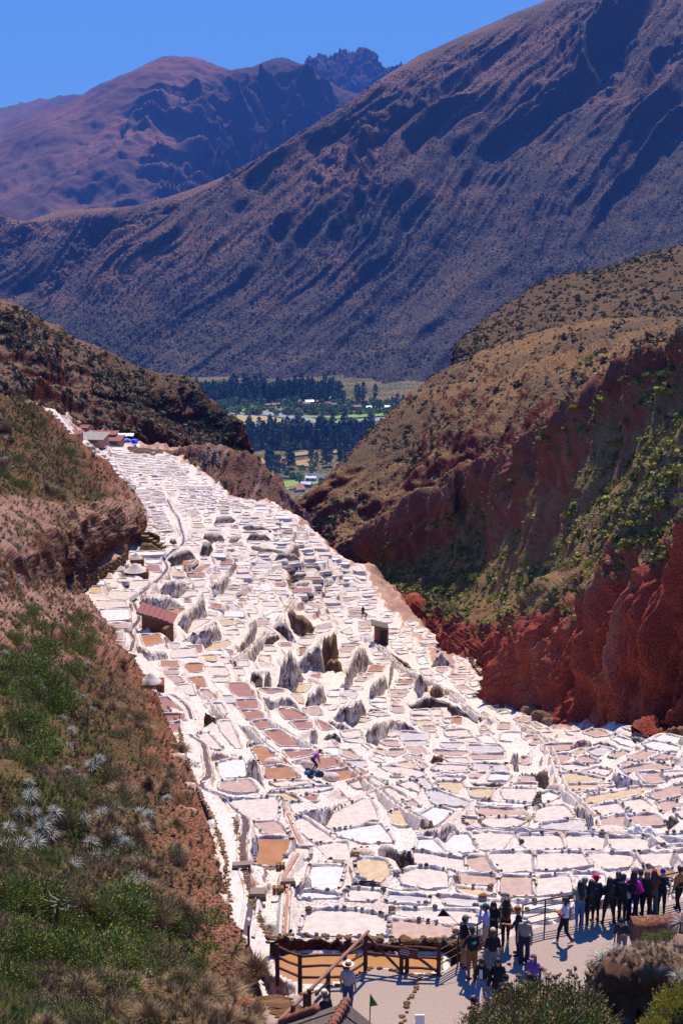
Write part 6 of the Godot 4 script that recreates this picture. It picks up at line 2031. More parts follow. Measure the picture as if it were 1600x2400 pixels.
func build_valley() -> void:
	var g := RandomNumberGenerator.new()
	g.seed = 202
	# floor
	var nu := 120
	var nv := 110
	var v := PackedVector3Array()
	var c := PackedColorArray()
	for j in nv:
		for i in nu:
			var x := lerpf(-1500.0, 2200.0, float(i) / (nu - 1))
			var z := lerpf(-2700.0, -1150.0, float(j) / (nv - 1))
			v.append(Vector3(x, LOW + na.get_noise_2d(x / 300.0, z / 300.0) * 2.0, z))
			c.append(Color(0.22, 0.23, 0.10).lerp(Color(0.42, 0.32, 0.17), smoothstep(0.4, 0.65, na.get_noise_2d(x / 120.0, z / 60.0) * 0.5 + 0.5)))
	put(grid_mesh(v, grid_normals(v, nu, nv), c, nu, nv), "valley_floor", M["mountain"]).set_meta("kind", "structure")
	var river: Material = M["river"]
	flat_patch([[540, 963], [600, 961], [650, 966], [700, 974], [740, 984], [800, 986], [900, 980], [905, 986], [830, 993], [750, 995], [690, 984], [620, 974], [540, 972]], 1.2, "river", river)
	flat_patch([[645, 1113], [700, 1110], [760, 1113], [760, 1124], [700, 1123], [650, 1120]], 1.2, "river", mat("river_low", lin(0.10, 0.12, 0.10), 0.3, false, 0.5))
	var fm := mat("gold_field", lin(0.32, 0.25, 0.11), 0.95)
	var fg := mat("green_field", lin(0.17, 0.25, 0.06), 0.95)
	var fo := mat("orange_field", lin(0.30, 0.19, 0.085), 0.95)
	flat_patch([[555, 973], [620, 976], [690, 988], [680, 998], [640, 1008], [600, 1012], [558, 1010]], 1.0, "field", fm)
	flat_patch([[535, 955], [560, 952], [595, 958], [598, 965], [560, 963], [538, 961]], 1.5, "field", fg)
	flat_patch([[690, 975], [760, 978], [900, 970], [905, 976], [800, 983], [740, 981], [700, 979]], 1.6, "field", fg)
	flat_patch([[608, 1076], [660, 1072], [690, 1080], [680, 1090], [612, 1088]], 1.0, "field", fo)
	flat_patch([[690, 1063], [720, 1059], [728, 1066], [692, 1070]], 1.0, "field", fo)
	flat_patch([[690, 1082], [724, 1078], [735, 1096], [695, 1092]], 1.0, "field", fo)
	flat_patch([[775, 1056], [802, 1053], [806, 1062], [778, 1063]], 1.0, "field", fo)
	flat_patch([[660, 1130], [740, 1120], [760, 1132], [670, 1150]], 1.0, "field", fg)
	# houses of the village
	var walls := [mat("house_pale", lin(0.52, 0.40, 0.36), 0.9), mat("house_clay", lin(0.36, 0.19, 0.13), 0.9)]
	var roofs := [mat("roof_clay", lin(0.34, 0.16, 0.11), 0.85), mat("roof_tin", lin(0.55, 0.55, 0.58), 0.4), mat("roof_dun", lin(0.26, 0.20, 0.17), 0.9)]
	var glass := mat("window_dark", lin(0.03, 0.035, 0.045), 0.3)
	var hs := [[628, 953, 0], [646, 955, 0], [665, 962, 1], [698, 946, 0], [725, 948, 1], [744, 946, 0], [767, 940, 1], [796, 942, 1], [718, 952, 2], [771, 950, 0], [786, 954, 2], [836, 959, 0], [863, 960, 1], [909, 958, 1], [928, 956, 0], [936, 968, 2], [691, 1149, 0], [706, 1147, 0], [718, 1141, 1], [729, 1128, 1], [702, 1154, 0], [737, 944, 0], [706, 940, 2], [757, 952, 0], [654, 968, 2], [640, 963, 0]]
	for h in hs:
		var w := level_at(h[0], h[1], LOW)
		var sx := g.randf_range(7, 13)
		var sz := g.randf_range(5.5, 8)
		var sy := g.randf_range(3, 5)
		var o := base("house", w, g.randf_range(-0.5, 0.5))
		tag(o, "small house with a %s roof in the village below the mountain" % ["clay red", "bright tin", "dun brown"][h[2]], "house", "village houses on the valley floor")
		var b := MB.new()
		b.box(Vector3(0, sy / 2 - 1, 0), Vector3(sx, sy + 2, sz))
		put(b.mesh(), "wall", walls[g.randi() % 2], o)
		b = MB.new()
		var r := sy + sz * 0.28
		for e in [-1.0, 1.0]:
			b.quad(Vector3(-sx / 2 - 0.5, r, 0), Vector3(sx / 2 + 0.5, r, 0), Vector3(sx / 2 + 0.5, sy - 0.3, e * (sz / 2 + 0.7)), Vector3(-sx / 2 - 0.5, sy - 0.3, e * (sz / 2 + 0.7)))
			b.tri(Vector3(e * sx / 2, sy, -sz / 2), Vector3(e * sx / 2, r - 0.1, 0), Vector3(e * sx / 2, sy, sz / 2))
		put(b.mesh(), "roof", roofs[h[2]], o)
		for e in [-0.28, 0.22]:
			b = MB.new()
			b.box(Vector3(sx * e, sy * 0.55, sz / 2 + 0.02), Vector3(1.6, 1.6, 0.15))
			put(b.mesh(), "window", glass, o)
	for q in [[1444, 101, 3420.0, 34.0, "long white roofed farm high on the mountain spur"], [455, 816, 2560.0, 6.0, "tiny white house on the lower mountain slope"], [395, 834, 2520.0, 6.0, "tiny brown roofed house beside a red field on the slope"]]:
		var w := at(q[0], q[1], q[2])
		var o := base("farmhouse", w)
		tag(o, q[4], "house")
		var b := MB.new()
		b.box(Vector3(0, 0, 0), Vector3(q[3], q[3] * 0.35, q[3] * 0.5))
		put(b.mesh(), "wall", walls[0], o)
		b = MB.new()
		b.quad(Vector3(-q[3] * 0.55, q[3] * 0.18, q[3] * 0.3), Vector3(-q[3] * 0.55, q[3] * 0.3, -q[3] * 0.3), Vector3(q[3] * 0.55, q[3] * 0.3, -q[3] * 0.3), Vector3(q[3] * 0.55, q[3] * 0.18, q[3] * 0.3))
		put(b.mesh(), "roof", roofs[1], o)
	# trees
	var protos := []
	for k in 4:
		protos.append(make_tree(0, 40 + k))
	for k in 3:
		protos.append(make_tree(1, 60 + k))
	var plan := []
	for k in 95:
		plan.append([g.randf_range(565, 905), g.randf_range(1012, 1052), 0, g.randf_range(17, 29), "tall dark eucalyptus in the front grove across the gorge mouth", "front eucalyptus grove"])
	for k in 75:
		var u := g.randf_range(462, 785)
		plan.append([u, g.randf_range(926, 946), 0, g.randf_range(20, 36) * (1.0 if u > 540 else 0.7), "tall blue dark eucalyptus in the grove at the mountain's foot", "rear eucalyptus grove"])
	for k in 30:
		var u: float = g.randf_range(620, 690) if k < 13 else g.randf_range(725, 835)
		plan.append([u, g.randf_range(1092, 1110) if k < 13 else g.randf_range(1070, 1096), 0, g.randf_range(16, 26), "dark eucalyptus standing among the orange fields by the river", "trees among the orange fields"])
	for q in [[836, 944, 30], [850, 945, 33], [878, 940, 27], [806, 944, 20], [843, 947, 26], [930, 955, 22], [945, 957, 20], [918, 957, 18]]:
		plan.append([q[0], q[1], 0, q[2], "lone tall dark tree beside the village houses", "lone trees by the village"])
	for k in 75:
		plan.append([g.randf_range(500, 950), g.randf_range(944, 976), 1, g.randf_range(6, 13), "round green tree between village and river", "round trees by the river"])
	for k in 18:
		plan.append([g.randf_range(620, 760), g.randf_range(1098, 1135), 1, g.randf_range(6, 11), "round yellowish green tree beside the lower river", "round trees by the lower river"])
	for q in plan:
		var w := level_at(q[0], q[1], LOW)
		var p: Node3D = protos[g.randi() % 4] if q[2] == 0 else protos[4 + g.randi() % 3]
		var o := dup(p, "eucalyptus_tree" if q[2] == 0 else "broadleaf_tree")
		o.position = w - Vector3(0, 0.4, 0)
		o.rotation.y = g.randf() * TAU
		var s: float = q[3]
		o.scale = Vector3(s, s, s) * Vector3(g.randf_range(0.9, 1.3), 1, g.randf_range(0.9, 1.3))
		tag(o, q[4], "tree", q[5])
	for p in protos:
		p.free()
	# the mass of wood behind those trees
	var where := []
	var cols := []
	for k in 1700:
		var u := g.randf_range(440, 960)
		var v2 := 0.0
		var z := g.randf()
		if z < 0.4:
			v2 = g.randf_range(905, 948)
			if u > 800:
				continue
		elif z < 0.8:
			v2 = g.randf_range(1006, 1054)
			if u < 560:
				continue
		else:
			v2 = g.randf_range(942, 972)
		var w := level_at(u, v2, LOW)
		var r := g.randf_range(3.0, 6.5)
		where.append(Transform3D(Basis(Vector3.UP, g.randf() * TAU).scaled(Vector3(r, r * g.randf_range(1.0, 2.6 if z < 0.8 else 1.0), r)), w))
		cols.append((Color(0.07, 0.10, 0.07).lerp(Color(0.14, 0.18, 0.08), g.randf() * 0.7) if z < 0.8 else Color(0.15, 0.20, 0.075)) * g.randf_range(0.7, 1.5))
	tag(many("woodland", clump, M["scrub"], where, cols), "dense dark woodland covering the valley floor", "woodland")


# ---------------------------------------------------------------- the look-out terrace
const TERRACE := [[628, 2350], [700, 2330], [765, 2316], [805, 2304], [850, 2277], [872, 2268], [925, 2274], [975, 2286], [1030, 2286], [1046, 2272], [1100, 2243], [1180, 2202], [1280, 2168], [1350, 2157], [1450, 2137], [1600, 2103], [1800, 2058], [2000, 2300], [2000, 2640], [540, 2640], [580, 2440]]


func build_terrace() -> void:
	var g := RandomNumberGenerator.new()
	g.seed = 71
	var p := PackedVector2Array()
	for q in TERRACE:
		var w := level_at(q[0], q[1], 0.0)
		p.append(Vector2(w.x, w.z))
	p = dense(p, 0.35)
	for i in p.size():
		p[i] += Vector2(g.randf_range(-0.05, 0.05), g.randf_range(-0.05, 0.05))
	# gravel surface as a fine grid clipped to the outline, with earth sides
	var b := MB.new()
	b.ink = Color(0.5, 0.4, 0.36)
	var t := Geometry2D.triangulate_polygon(p)
	for w in p:
		var k := nb.get_noise_2d(w.x / 2.0, w.y / 2.0)
		b.ink = Color(0.56, 0.435, 0.365) * (1.0 + 0.12 * k)
		b.vert(Vector3(w.x, 0, w.y))
	for i in t:
		b.ix.append(i)
	var o := put(b.mesh(), "ground", M["gravel"])
	o.set_meta("kind", "structure")
	b = MB.new()
	for i in p.size():
		var a := p[i]
		var c := p[(i + 1) % p.size()]
		b.ink = Color(0.36, 0.22, 0.16) * g.randf_range(0.8, 1.2)
		b.quad(Vector3(a.x, 0, a.y), Vector3(c.x, 0, c.y), Vector3(c.x, -4.6, c.y), Vector3(a.x, -4.6, a.y))
	put(b.mesh(), "earth_face", M["soil"], o)
	# stones edging the terrace and the seam between its two levels
	for line in [[[640, 2345], [700, 2330], [765, 2316], [805, 2304], [850, 2278], [872, 2269], [925, 2275], [975, 2286], [1030, 2286]], [[988, 2282], [976, 2312], [958, 2345], [946, 2385], [938, 2430]]]:
		var q := PackedVector3Array()
		for w in line:
			q.append(level_at(w[0], w[1], 0.02))
		for w in along(q, 64 if line.size() > 6 else 34):
			if g.randf() < 0.3:
				continue
			var s := g.randf_range(0.035, 0.075)
			var st := put(stones[g.randi() % 5], "edging_stone", ochre_mat(g), o)
			st.transform = Transform3D(Basis(Vector3.UP, g.randf() * TAU).scaled(Vector3(s * 1.4, s * 0.7, s)), w + Vector3(g.randf_range(-0.06, 0.06), 0, g.randf_range(-0.06, 0.06)))
	# dark bank behind the pool
	var foot := PackedVector3Array()
	var head := PackedVector3Array()
	for q in [[632, 2250, 2210], [660, 2240, 2202], [720, 2232, 2200], [790, 2232, 2203], [860, 2234, 2206], [930, 2236, 2206], [1000, 2238, 2207], [1045, 2242, 2208], [1090, 2250, 2212]]:
		var a := level_at(q[0], q[1], -2.3)
		foot.append(a + Vector3(0, -0.3, 0))
		head.append(at(q[0], q[2], -a.z + 0.15))
	foot = along(foot, 90)
	head = along(head, 90)
	var v := PackedVector3Array()
	var cc := PackedColorArray()
	for j in 12:
		for i in 90:
			var w := head[i].lerp(foot[i], (j - 2) / 9.0)
			if j < 2:
				w = head[i] + Vector3(0, -0.03 - 0.25 * (2 - j), -0.22 * (2 - j))
			w += Vector3(0, 0, nb.get_noise_3d(w.x / 0.7, w.y / 0.7, w.z / 0.7) * 0.3) + Vector3(0, nb.get_noise_2d(w.x / 0.6, 4.0) * 0.10, 0)
			v.append(w)
			cc.append((Color(0.60, 0.52, 0.48) if j < 3 else Color(0.24, 0.08, 0.04)) * g.randf_range(0.75, 1.2))
	var bk := put(grid_mesh(v, grid_normals(v, 90, 12), cc, 90, 12), "earth_bank", M["soil"])
	tag(bk, "dark reddish earth bank behind the fenced ochre pool", "earth bank")
	for i in 46:
		var w := head[i * 2 - (i % 2) + 1 if i < 44 else 86] + Vector3(g.randf_range(-0.1, 0.1), 0.05, g.randf_range(-0.2, 0.1))
		var s := g.randf_range(0.05, 0.11) * (1.5 if i > 22 and g.randf() < 0.4 else 1.0)
		var st := put(stones[g.randi() % 5], "rim_stone", ochre_mat(g), bk)
		st.transform = Transform3D(Basis(Vector3.UP, g.randf() * TAU).scaled(Vector3(s * 1.3, s, s)), w)
	fences(g)
	# low adobe wall on the right
	var a := level_at(1482, 2208, 0)
	var e := level_at(1730, 2190, 0)
	b = MB.new()
	var k0 := 0
	for j in 5:
		for i in 30:
			var w := a.lerp(e, i / 29.0)
			var up: float = [0.0, 0.25, 0.5, 0.54, 0.5][j]
			var back: float = [0.0, 0.0, -0.02, -0.28, -0.55][j]
			b.ink = Color(0.95, 0.95, 0.95)
			b.vert(w + Vector3(0, up + nb.get_noise_2d(w.x * 1.5, j) * 0.035, back + nb.get_noise_2d(w.x * 2.0, j + 9.0) * 0.04))
	for j in 4:
		for i in 29:
			var q := j * 30 + i
			b.ix.append_array(PackedInt32Array([q, q + 30, q + 1, q + 1, q + 30, q + 31]))
	b.quad(a, a + Vector3(0, 0, -0.55), a + Vector3(0, 0.5, -0.55), a + Vector3(0, 0.5, 0))
	var wl := put(b.mesh(true), "adobe_wall", M["adobe"])
	tag(wl, "low red adobe wall running off behind the crouched visitor", "adobe wall")
	# earth bank with a rock face, right foreground
	var rough := func(q: Vector3, s: float, t: float) -> float:
		return nb.get_noise_3d(q.x / 0.9, q.y / 0.9, q.z / 0.9) * 0.30 + na.get_noise_3d(q.x / 2.4, q.y / 2.4, q.z / 2.4) * 0.55 * smoothstep(0.3, 0.5, t) + nr.get_noise_3d(q.x / 1.2, q.y / 0.7, q.z / 1.2) * 0.22 * smoothstep(0.35, 0.6, t)
	var paint := func(q: Vector3, n: Vector3, s: float, t: float) -> Color:
		var m := nb.get_noise_3d(q.x / 0.8, q.y / 0.5, q.z / 0.8) * 0.5 + 0.5
		if t < 0.42:
			return Color(0.52, 0.35, 0.26).lerp(Color(0.40, 0.25, 0.18), m)
		var c := Color(0.42, 0.21, 0.11).lerp(Color(0.25, 0.125, 0.075), m)
		return c.lerp(Color(0.42, 0.37, 0.34), smoothstep(0.66, 0.76, na.get_noise_3d(q.x / 0.7, q.y / 1.0, q.z / 0.7) * 0.5 + 0.5) * smoothstep(0.5, 0.2, s))
	var fg := land([
		[[1366, 2345, 27.6], [1420, 2320, 28.2], [1470, 2300, 28.6], [1540, 2290, 29.0], [1600, 2280, 29.4], [1800, 2260, 30]],
		[[1378, 2275, 26.2], [1425, 2246, 26.6], [1475, 2228, 27.0], [1540, 2218, 27.2], [1600, 2205, 27.6], [1800, 2190, 28]],
		[[1388, 2288, 25.0], [1440, 2264, 24.8], [1490, 2258, 24.5], [1540, 2256, 24.2], [1600, 2262, 24.0], [1800, 2270, 23.5]],
		[[1392, 2310, 24.9], [1442, 2290, 24.4], [1490, 2288, 24.1], [1540, 2290, 23.8], [1600, 2300, 23.6], [1800, 2310, 23]],
		[[1398, 2345, 24.7], [1444, 2335, 24.5], [1490, 2330, 24.5], [1540, 2335, 24.3], [1600, 2345, 24.0], [1800, 2360, 23.6]],
		[[1400, 2450, 24.6], [1448, 2450, 24.3], [1492, 2450, 24.3], [1540, 2450, 24.0], [1600, 2450, 23.8], [1800, 2450, 23.4]],
		[[1400, 2700, 24.6], [1448, 2700, 24.3], [1492, 2700, 24.3], [1540, 2700, 24.0], [1600, 2700, 23.8], [1800, 2700, 23.4]],
	], 110, 130, rough, paint)
	show_land(fg, "bank", "stone")
	near_bank = fg
	# kiosk roof at the lower edge
	var A := at(813, 2352, 27.2)
	var B := at(745, 2470, 24.2)
	var C := at(660, 2404, 28.0)
	var D := at(590, 2520, 25.2)
	var E := at(880, 2408, 27.6)
	var F := at(860, 2530, 24.6)
	var ko := base("kiosk", Vector3((A.x + B.x) / 2, 0, (A.z + B.z) / 2))
	tag(ko, "small kiosk with a weathered plank roof capped by clay tiles", "kiosk")
	var kb := ko.position
	for sdn in 2:
		var lo0 := C if sdn == 0 else E
		var lo1 := D if sdn == 0 else F
		for i in 13:
			b = MB.new()
			var f0 := i / 13.0
			var f1 := (i + 0.93) / 13.0
			var lift := Vector3(0, g.randf_range(0.0, 0.06), 0)
			var q := [A.lerp(B, f0), A.lerp(B, f1), lo0.lerp(lo1, f1), lo0.lerp(lo1, f0)]
			var ext: Vector3 = (q[3] - q[0]).normalized() * g.randf_range(-0.05, 0.12)
			q[2] += ext; q[3] += ext
			for m in 4:
				q[m] += lift - kb
			var dn := Vector3(0, -0.07, 0)
			b.quad(q[0], q[1], q[2], q[3])
			b.quad(q[3] + dn, q[2] + dn, q[1] + dn, q[0] + dn)
			b.quad(q[3], q[2], q[2] + dn, q[3] + dn)
			b.quad(q[0], q[3], q[3] + dn, q[0] + dn)
			b.quad(q[2], q[1], q[1] + dn, q[2] + dn)
			put(b.mesh(), "roof_plank", M["old_wood"], ko)
	for line in [[A + Vector3(0, 0.06, 0), B + Vector3(0, 0.06, 0), 12], [C + Vector3(0, 0.08, 0), A.lerp(C, 0.45) + Vector3(0, 0.10, 0), 4]]:
		for i in int(line[2]):
			b = MB.new()
			var s0: Vector3 = (line[0] as Vector3).lerp(line[1], (i - 0.08) / float(line[2])) - kb
			var s1: Vector3 = (line[0] as Vector3).lerp(line[1], (i + 1.0) / float(line[2])) - kb
			b.ink = Color(0.48, 0.20, 0.12) * g.randf_range(0.75, 1.25)
			b.tube(PackedVector3Array([s0, s1 + Vector3(0, 0.03, 0)]), PackedFloat32Array([0.09, 0.115]), 9)
			put(b.mesh(true), "clay_tile", M["clay"], ko)
	b = MB.new()
	var wa := [C.lerp(A, 0.12), E.lerp(A, 0.12), F.lerp(B, 0.12), D.lerp(B, 0.12)]
	for i in 4:
		var u: Vector3 = wa[i] - kb - Vector3(0, 0.2, 0)
		var w2: Vector3 = wa[(i + 1) % 4] - kb - Vector3(0, 0.2, 0)
		b.quad(Vector3(u.x, 0, u.z), u, w2, Vector3(w2.x, 0, w2.z))
	b.quad(wa[3] - kb, wa[2] - kb, wa[1] - kb, wa[0] - kb)
	put(b.mesh(), "wall", M["adobe"], ko)
	# pennants
	pennant(at(866, 2396, 27.0), at(868, 2330, 27.0), Vector3(0.16, -0.24, 0.04), Color(0.20, 0.30, 0.02), "small yellow green pennant on a thin pole by the kiosk", 0.012)
	# white bucket hat or seat at the bottom edge
	b = MB.new()
	b.ink = Color(0.75, 0.73, 0.70)
	b.box(Vector3(0, 0.30, 0), Vector3(0.24, 0.04, 0.24))
	b.box(Vector3(0, 0.46, 0.10), Vector3(0.24, 0.32, 0.04))
	for sx in [-0.10, 0.10]:
		for sz in [-0.10, 0.10]:
			b.box(Vector3(sx, 0.14, sz), Vector3(0.03, 0.3, 0.03))
	var ch := put(b.mesh(), "plastic_chair", M["plain"])
	ch.position = level_at(982, 2424, 0)
	tag(ch, "white plastic chair back at the lower edge of the terrace", "chair")


var near_bank: Dictionary


func pennant(a: Vector3, c: Vector3, drop: Vector3, col: Color, label: String, r: float) -> void:
	var o := base("pennant", a)
	tag(o, label, "flag")
	var b := MB.new()
	b.rod(Vector3.ZERO, c - a, r, 5)
	put(b.mesh(true), "pole", M["iron"], o)
	b = MB.new()
	b.ink = col
	var t := c - a
	var m := t + drop * 0.5 + Vector3(0.0, 0.0, 0.05)
	b.tri(t, t + drop, t + (a - c).normalized() * 0.30)
	b.tri(t, m, t + (a - c).normalized() * 0.15)
	put(b.mesh(), "cloth", M["cloth"], o)


func fences(g: RandomNumberGenerator) -> void:
	var wood: Material = M["wood"]
	var fo := base("wooden_fence", level_at(703, 2303, 0))
	tag(fo, "dark wooden rail fence around the ochre pool", "fence")
	var at0 := fo.position
	var posts := [[650, 2279, 0.85], [703, 2303, 0.85], [808, 2299, 0.85], [856, 2270, 1.05], [940, 2280, 0.85], [953, 2276, 0.6], [1027, 2284, 0.8]]
	var ps := []
	for q in posts:
		var w := level_at(q[0], q[1], 0) - at0
		ps.append(w)
		var b := MB.new()
		b.rod(w + Vector3(0, -0.4, 0), w + Vector3(0, q[2], 0), 0.065, 8, 0.058)
		put(b.mesh(true), "post", wood, fo)
	for pr in [[0, 1], [1, 2], [2, 3], [3, 4], [4, 6]]:
		for h in [0.78, 0.48, 0.16]:
			if pr[0] == 3 and h < 0.3:
				continue
			var b := MB.new()
			var s: Vector3 = ps[pr[0]] + Vector3(0, h, 0)
			var e: Vector3 = ps[pr[1]] + Vector3(0, h + g.randf_range(-0.04, 0.04), 0)
			b.tube(PackedVector3Array([s, s.lerp(e, 0.5) + Vector3(0, g.randf_range(-0.03, 0.03), 0), e]), PackedFloat32Array([0.042, 0.036, 0.042]), 7)
			put(b.mesh(true), "rail", wood, fo)
	for pr in [[3, 1.0, 4, 0.08], [4, 0.82, 6, 0.08]]:
		var b := MB.new()
		b.rod(ps[pr[0]] + Vector3(0.05, pr[1], 0.05), ps[pr[2]] + Vector3(0, pr[3], 0.05), 0.04, 7)
		put(b.mesh(true), "brace", wood, fo)
	# notice board on the fence
	var so := base("notice_board", at0 + ps[4].lerp(ps[6], 0.17) + Vector3(0.0, 0.68, 0.10), -0.12)
	tag(so, "small dark notice board with a red ring on the wooden fence", "sign")
	var b := MB.new()
	b.ink = Color(0.10, 0.045, 0.04)
	b.box(Vector3.ZERO, Vector3(0.52, 0.26, 0.03), Basis(Vector3.BACK, -0.14))
	put(b.mesh(), "board", M["plain"], so)
	for y in [0.06, 0.0, -0.06]:
		b = MB.new()
		b.ink = Color(0.55, 0.5, 0.5)
		b.box(Vector3(-0.09, y + 0.012, 0.018), Vector3(0.24 if y != 0.0 else 0.30, 0.018, 0.006), Basis(Vector3.BACK, -0.14))
		put(b.mesh(), "print", M["plain"], so)
	var tm := TorusMesh.new()
	tm.inner_radius = 0.042
	tm.outer_radius = 0.062
	tm.rings = 18
	tm.ring_segments = 6
	var ringo := put(tm, "red_ring", mat("sign_red", lin(0.6, 0.05, 0.05), 0.6), so)
	ringo.position = Vector3(0.17, -0.03, 0.02)
	ringo.rotation.x = PI / 2
	# log handrail of the steps, leading down towards the viewer
	var ho := base("log_handrail", level_at(760, 2345, 0))
	tag(ho, "long sloping log handrail with posts beside the steps", "handrail")
	var h0 := ho.position
	b = MB.new()
	var top: Vector3 = at0 + ps[3] + Vector3(0, 1.08, 0)
	var end := at(632, 2412, 30.2)
	b.tube(PackedVector3Array([top - h0 + Vector3(0.08, 0.06, 0), top.lerp(end, 0.5) - h0 + Vector3(0, -0.03, 0), end - h0 + Vector3(-0.5, -0.25, 0.6)]), PackedFloat32Array([0.045, 0.05, 0.055]), 9)
	put(b.mesh(true), "log", mat("pale_log", lin(0.26, 0.13, 0.10), 0.8), ho)
	for f in [0.42, 0.62, 0.66, 0.78]:
		var w: Vector3 = top.lerp(end, f) - h0
		b = MB.new()
		b.rod(w, Vector3(w.x, -0.3, w.z), 0.06, 8)
		put(b.mesh(true), "post", wood, ho)
	for q in [[0.42, 0.62, 0.25], [0.62, 0.78, 0.15], [0.42, 0.55, 0.45]]:
		b = MB.new()
		var s: Vector3 = top.lerp(end, q[0]) - h0
		var e: Vector3 = top.lerp(end, q[1]) - h0
		s.y = s.y * 0.5 + q[2] - 0.2
		e.y = e.y * 0.5 + q[2] - 0.2
		b.rod(s, e, 0.05, 7)
		put(b.mesh(true), "rail", M["pale_log"], ho)
	# log steps
	for i in 5:
		var st := put(stones[i % 5], "step_stone", ochre_mat(g), ho)
		st.transform = Transform3D(Basis.from_scale(Vector3(0.5, 0.12, 0.22)), level_at(640 + i * 12, 2342 + i * 10, 0) - h0)
	# black tube railings
	var base_line := [[1027, 2285], [1072, 2259], [1116, 2238], [1180, 2206], [1222, 2192], [1275, 2178], [1330, 2168], [1400, 2153], [1460, 2141], [1530, 2125], [1610, 2105], [1690, 2086], [1780, 2066]]
	var pts := []
	for q in base_line:
		pts.append(level_at(q[0], q[1], 0))
	for seg in [[0, 3, "short black tube railing beside the group around the guide"], [4, 6, "black tube railing panel between the guide's group and the leaning visitors"], [6, 12, "long black tube railing where visitors lean over the ponds"]]:
		var ro := base("tube_railing", pts[seg[0]])
		tag(ro, seg[2], "railing", "black railings along the terrace edge")
		for i in range(seg[0], seg[1] + 1):
			var w: Vector3 = pts[i] - ro.position
			b = MB.new()
			b.rod(w + Vector3(0, -0.3, 0), w + Vector3(0, 0.95, 0), 0.024, 7)
			put(b.mesh(true), "post", M["iron"], ro)
		for h in [0.95, 0.74, 0.52, 0.30]:
			b = MB.new()
			for i in range(seg[0], seg[1]):
				b.rod(pts[i] - ro.position + Vector3(0, h, 0), pts[i + 1] - ro.position + Vector3(0, h, 0), 0.026 if h > 0.9 else 0.019, 6)
			put(b.mesh(true), "bar", M["iron"], ro)
	# striped barrier sheet under the railing
	var so2 := base("striped_barrier", level_at(1375, 2150, 0))
	tag(so2, "low barrier with red and white slanting stripes behind the railing", "barrier")
	var s0 := level_at(1365, 2155, 0) - so2.position + Vector3(0, 0.05, -0.3)
	var s1 := level_at(1500, 2128, 0) - so2.position + Vector3(0, 0.05, -0.3)
	for i in 26:
		b = MB.new()
		b.ink = Color(0.45, 0.10, 0.10) if i % 2 else Color(0.62, 0.56, 0.55)
		var f0 := i / 26.0
		var f1 := (i + 1) / 26.0
		var sk := Vector3(0.10, 0.32, 0)
		var q0 := s0.lerp(s1, f0)
		var q1 := s0.lerp(s1, f1)
		b.quad(q0, q0 + sk, q1 + sk, q1)
		b.quad(q1 + Vector3(0, 0, -0.01), q1 + sk + Vector3(0, 0, -0.01), q0 + sk + Vector3(0, 0, -0.01), q0 + Vector3(0, 0, -0.01))
		put(b.mesh(), "stripe", M["plain"], so2)


# ---------------------------------------------------------------- people
var fld := PackedFloat32Array()
var reg := PackedByteArray()


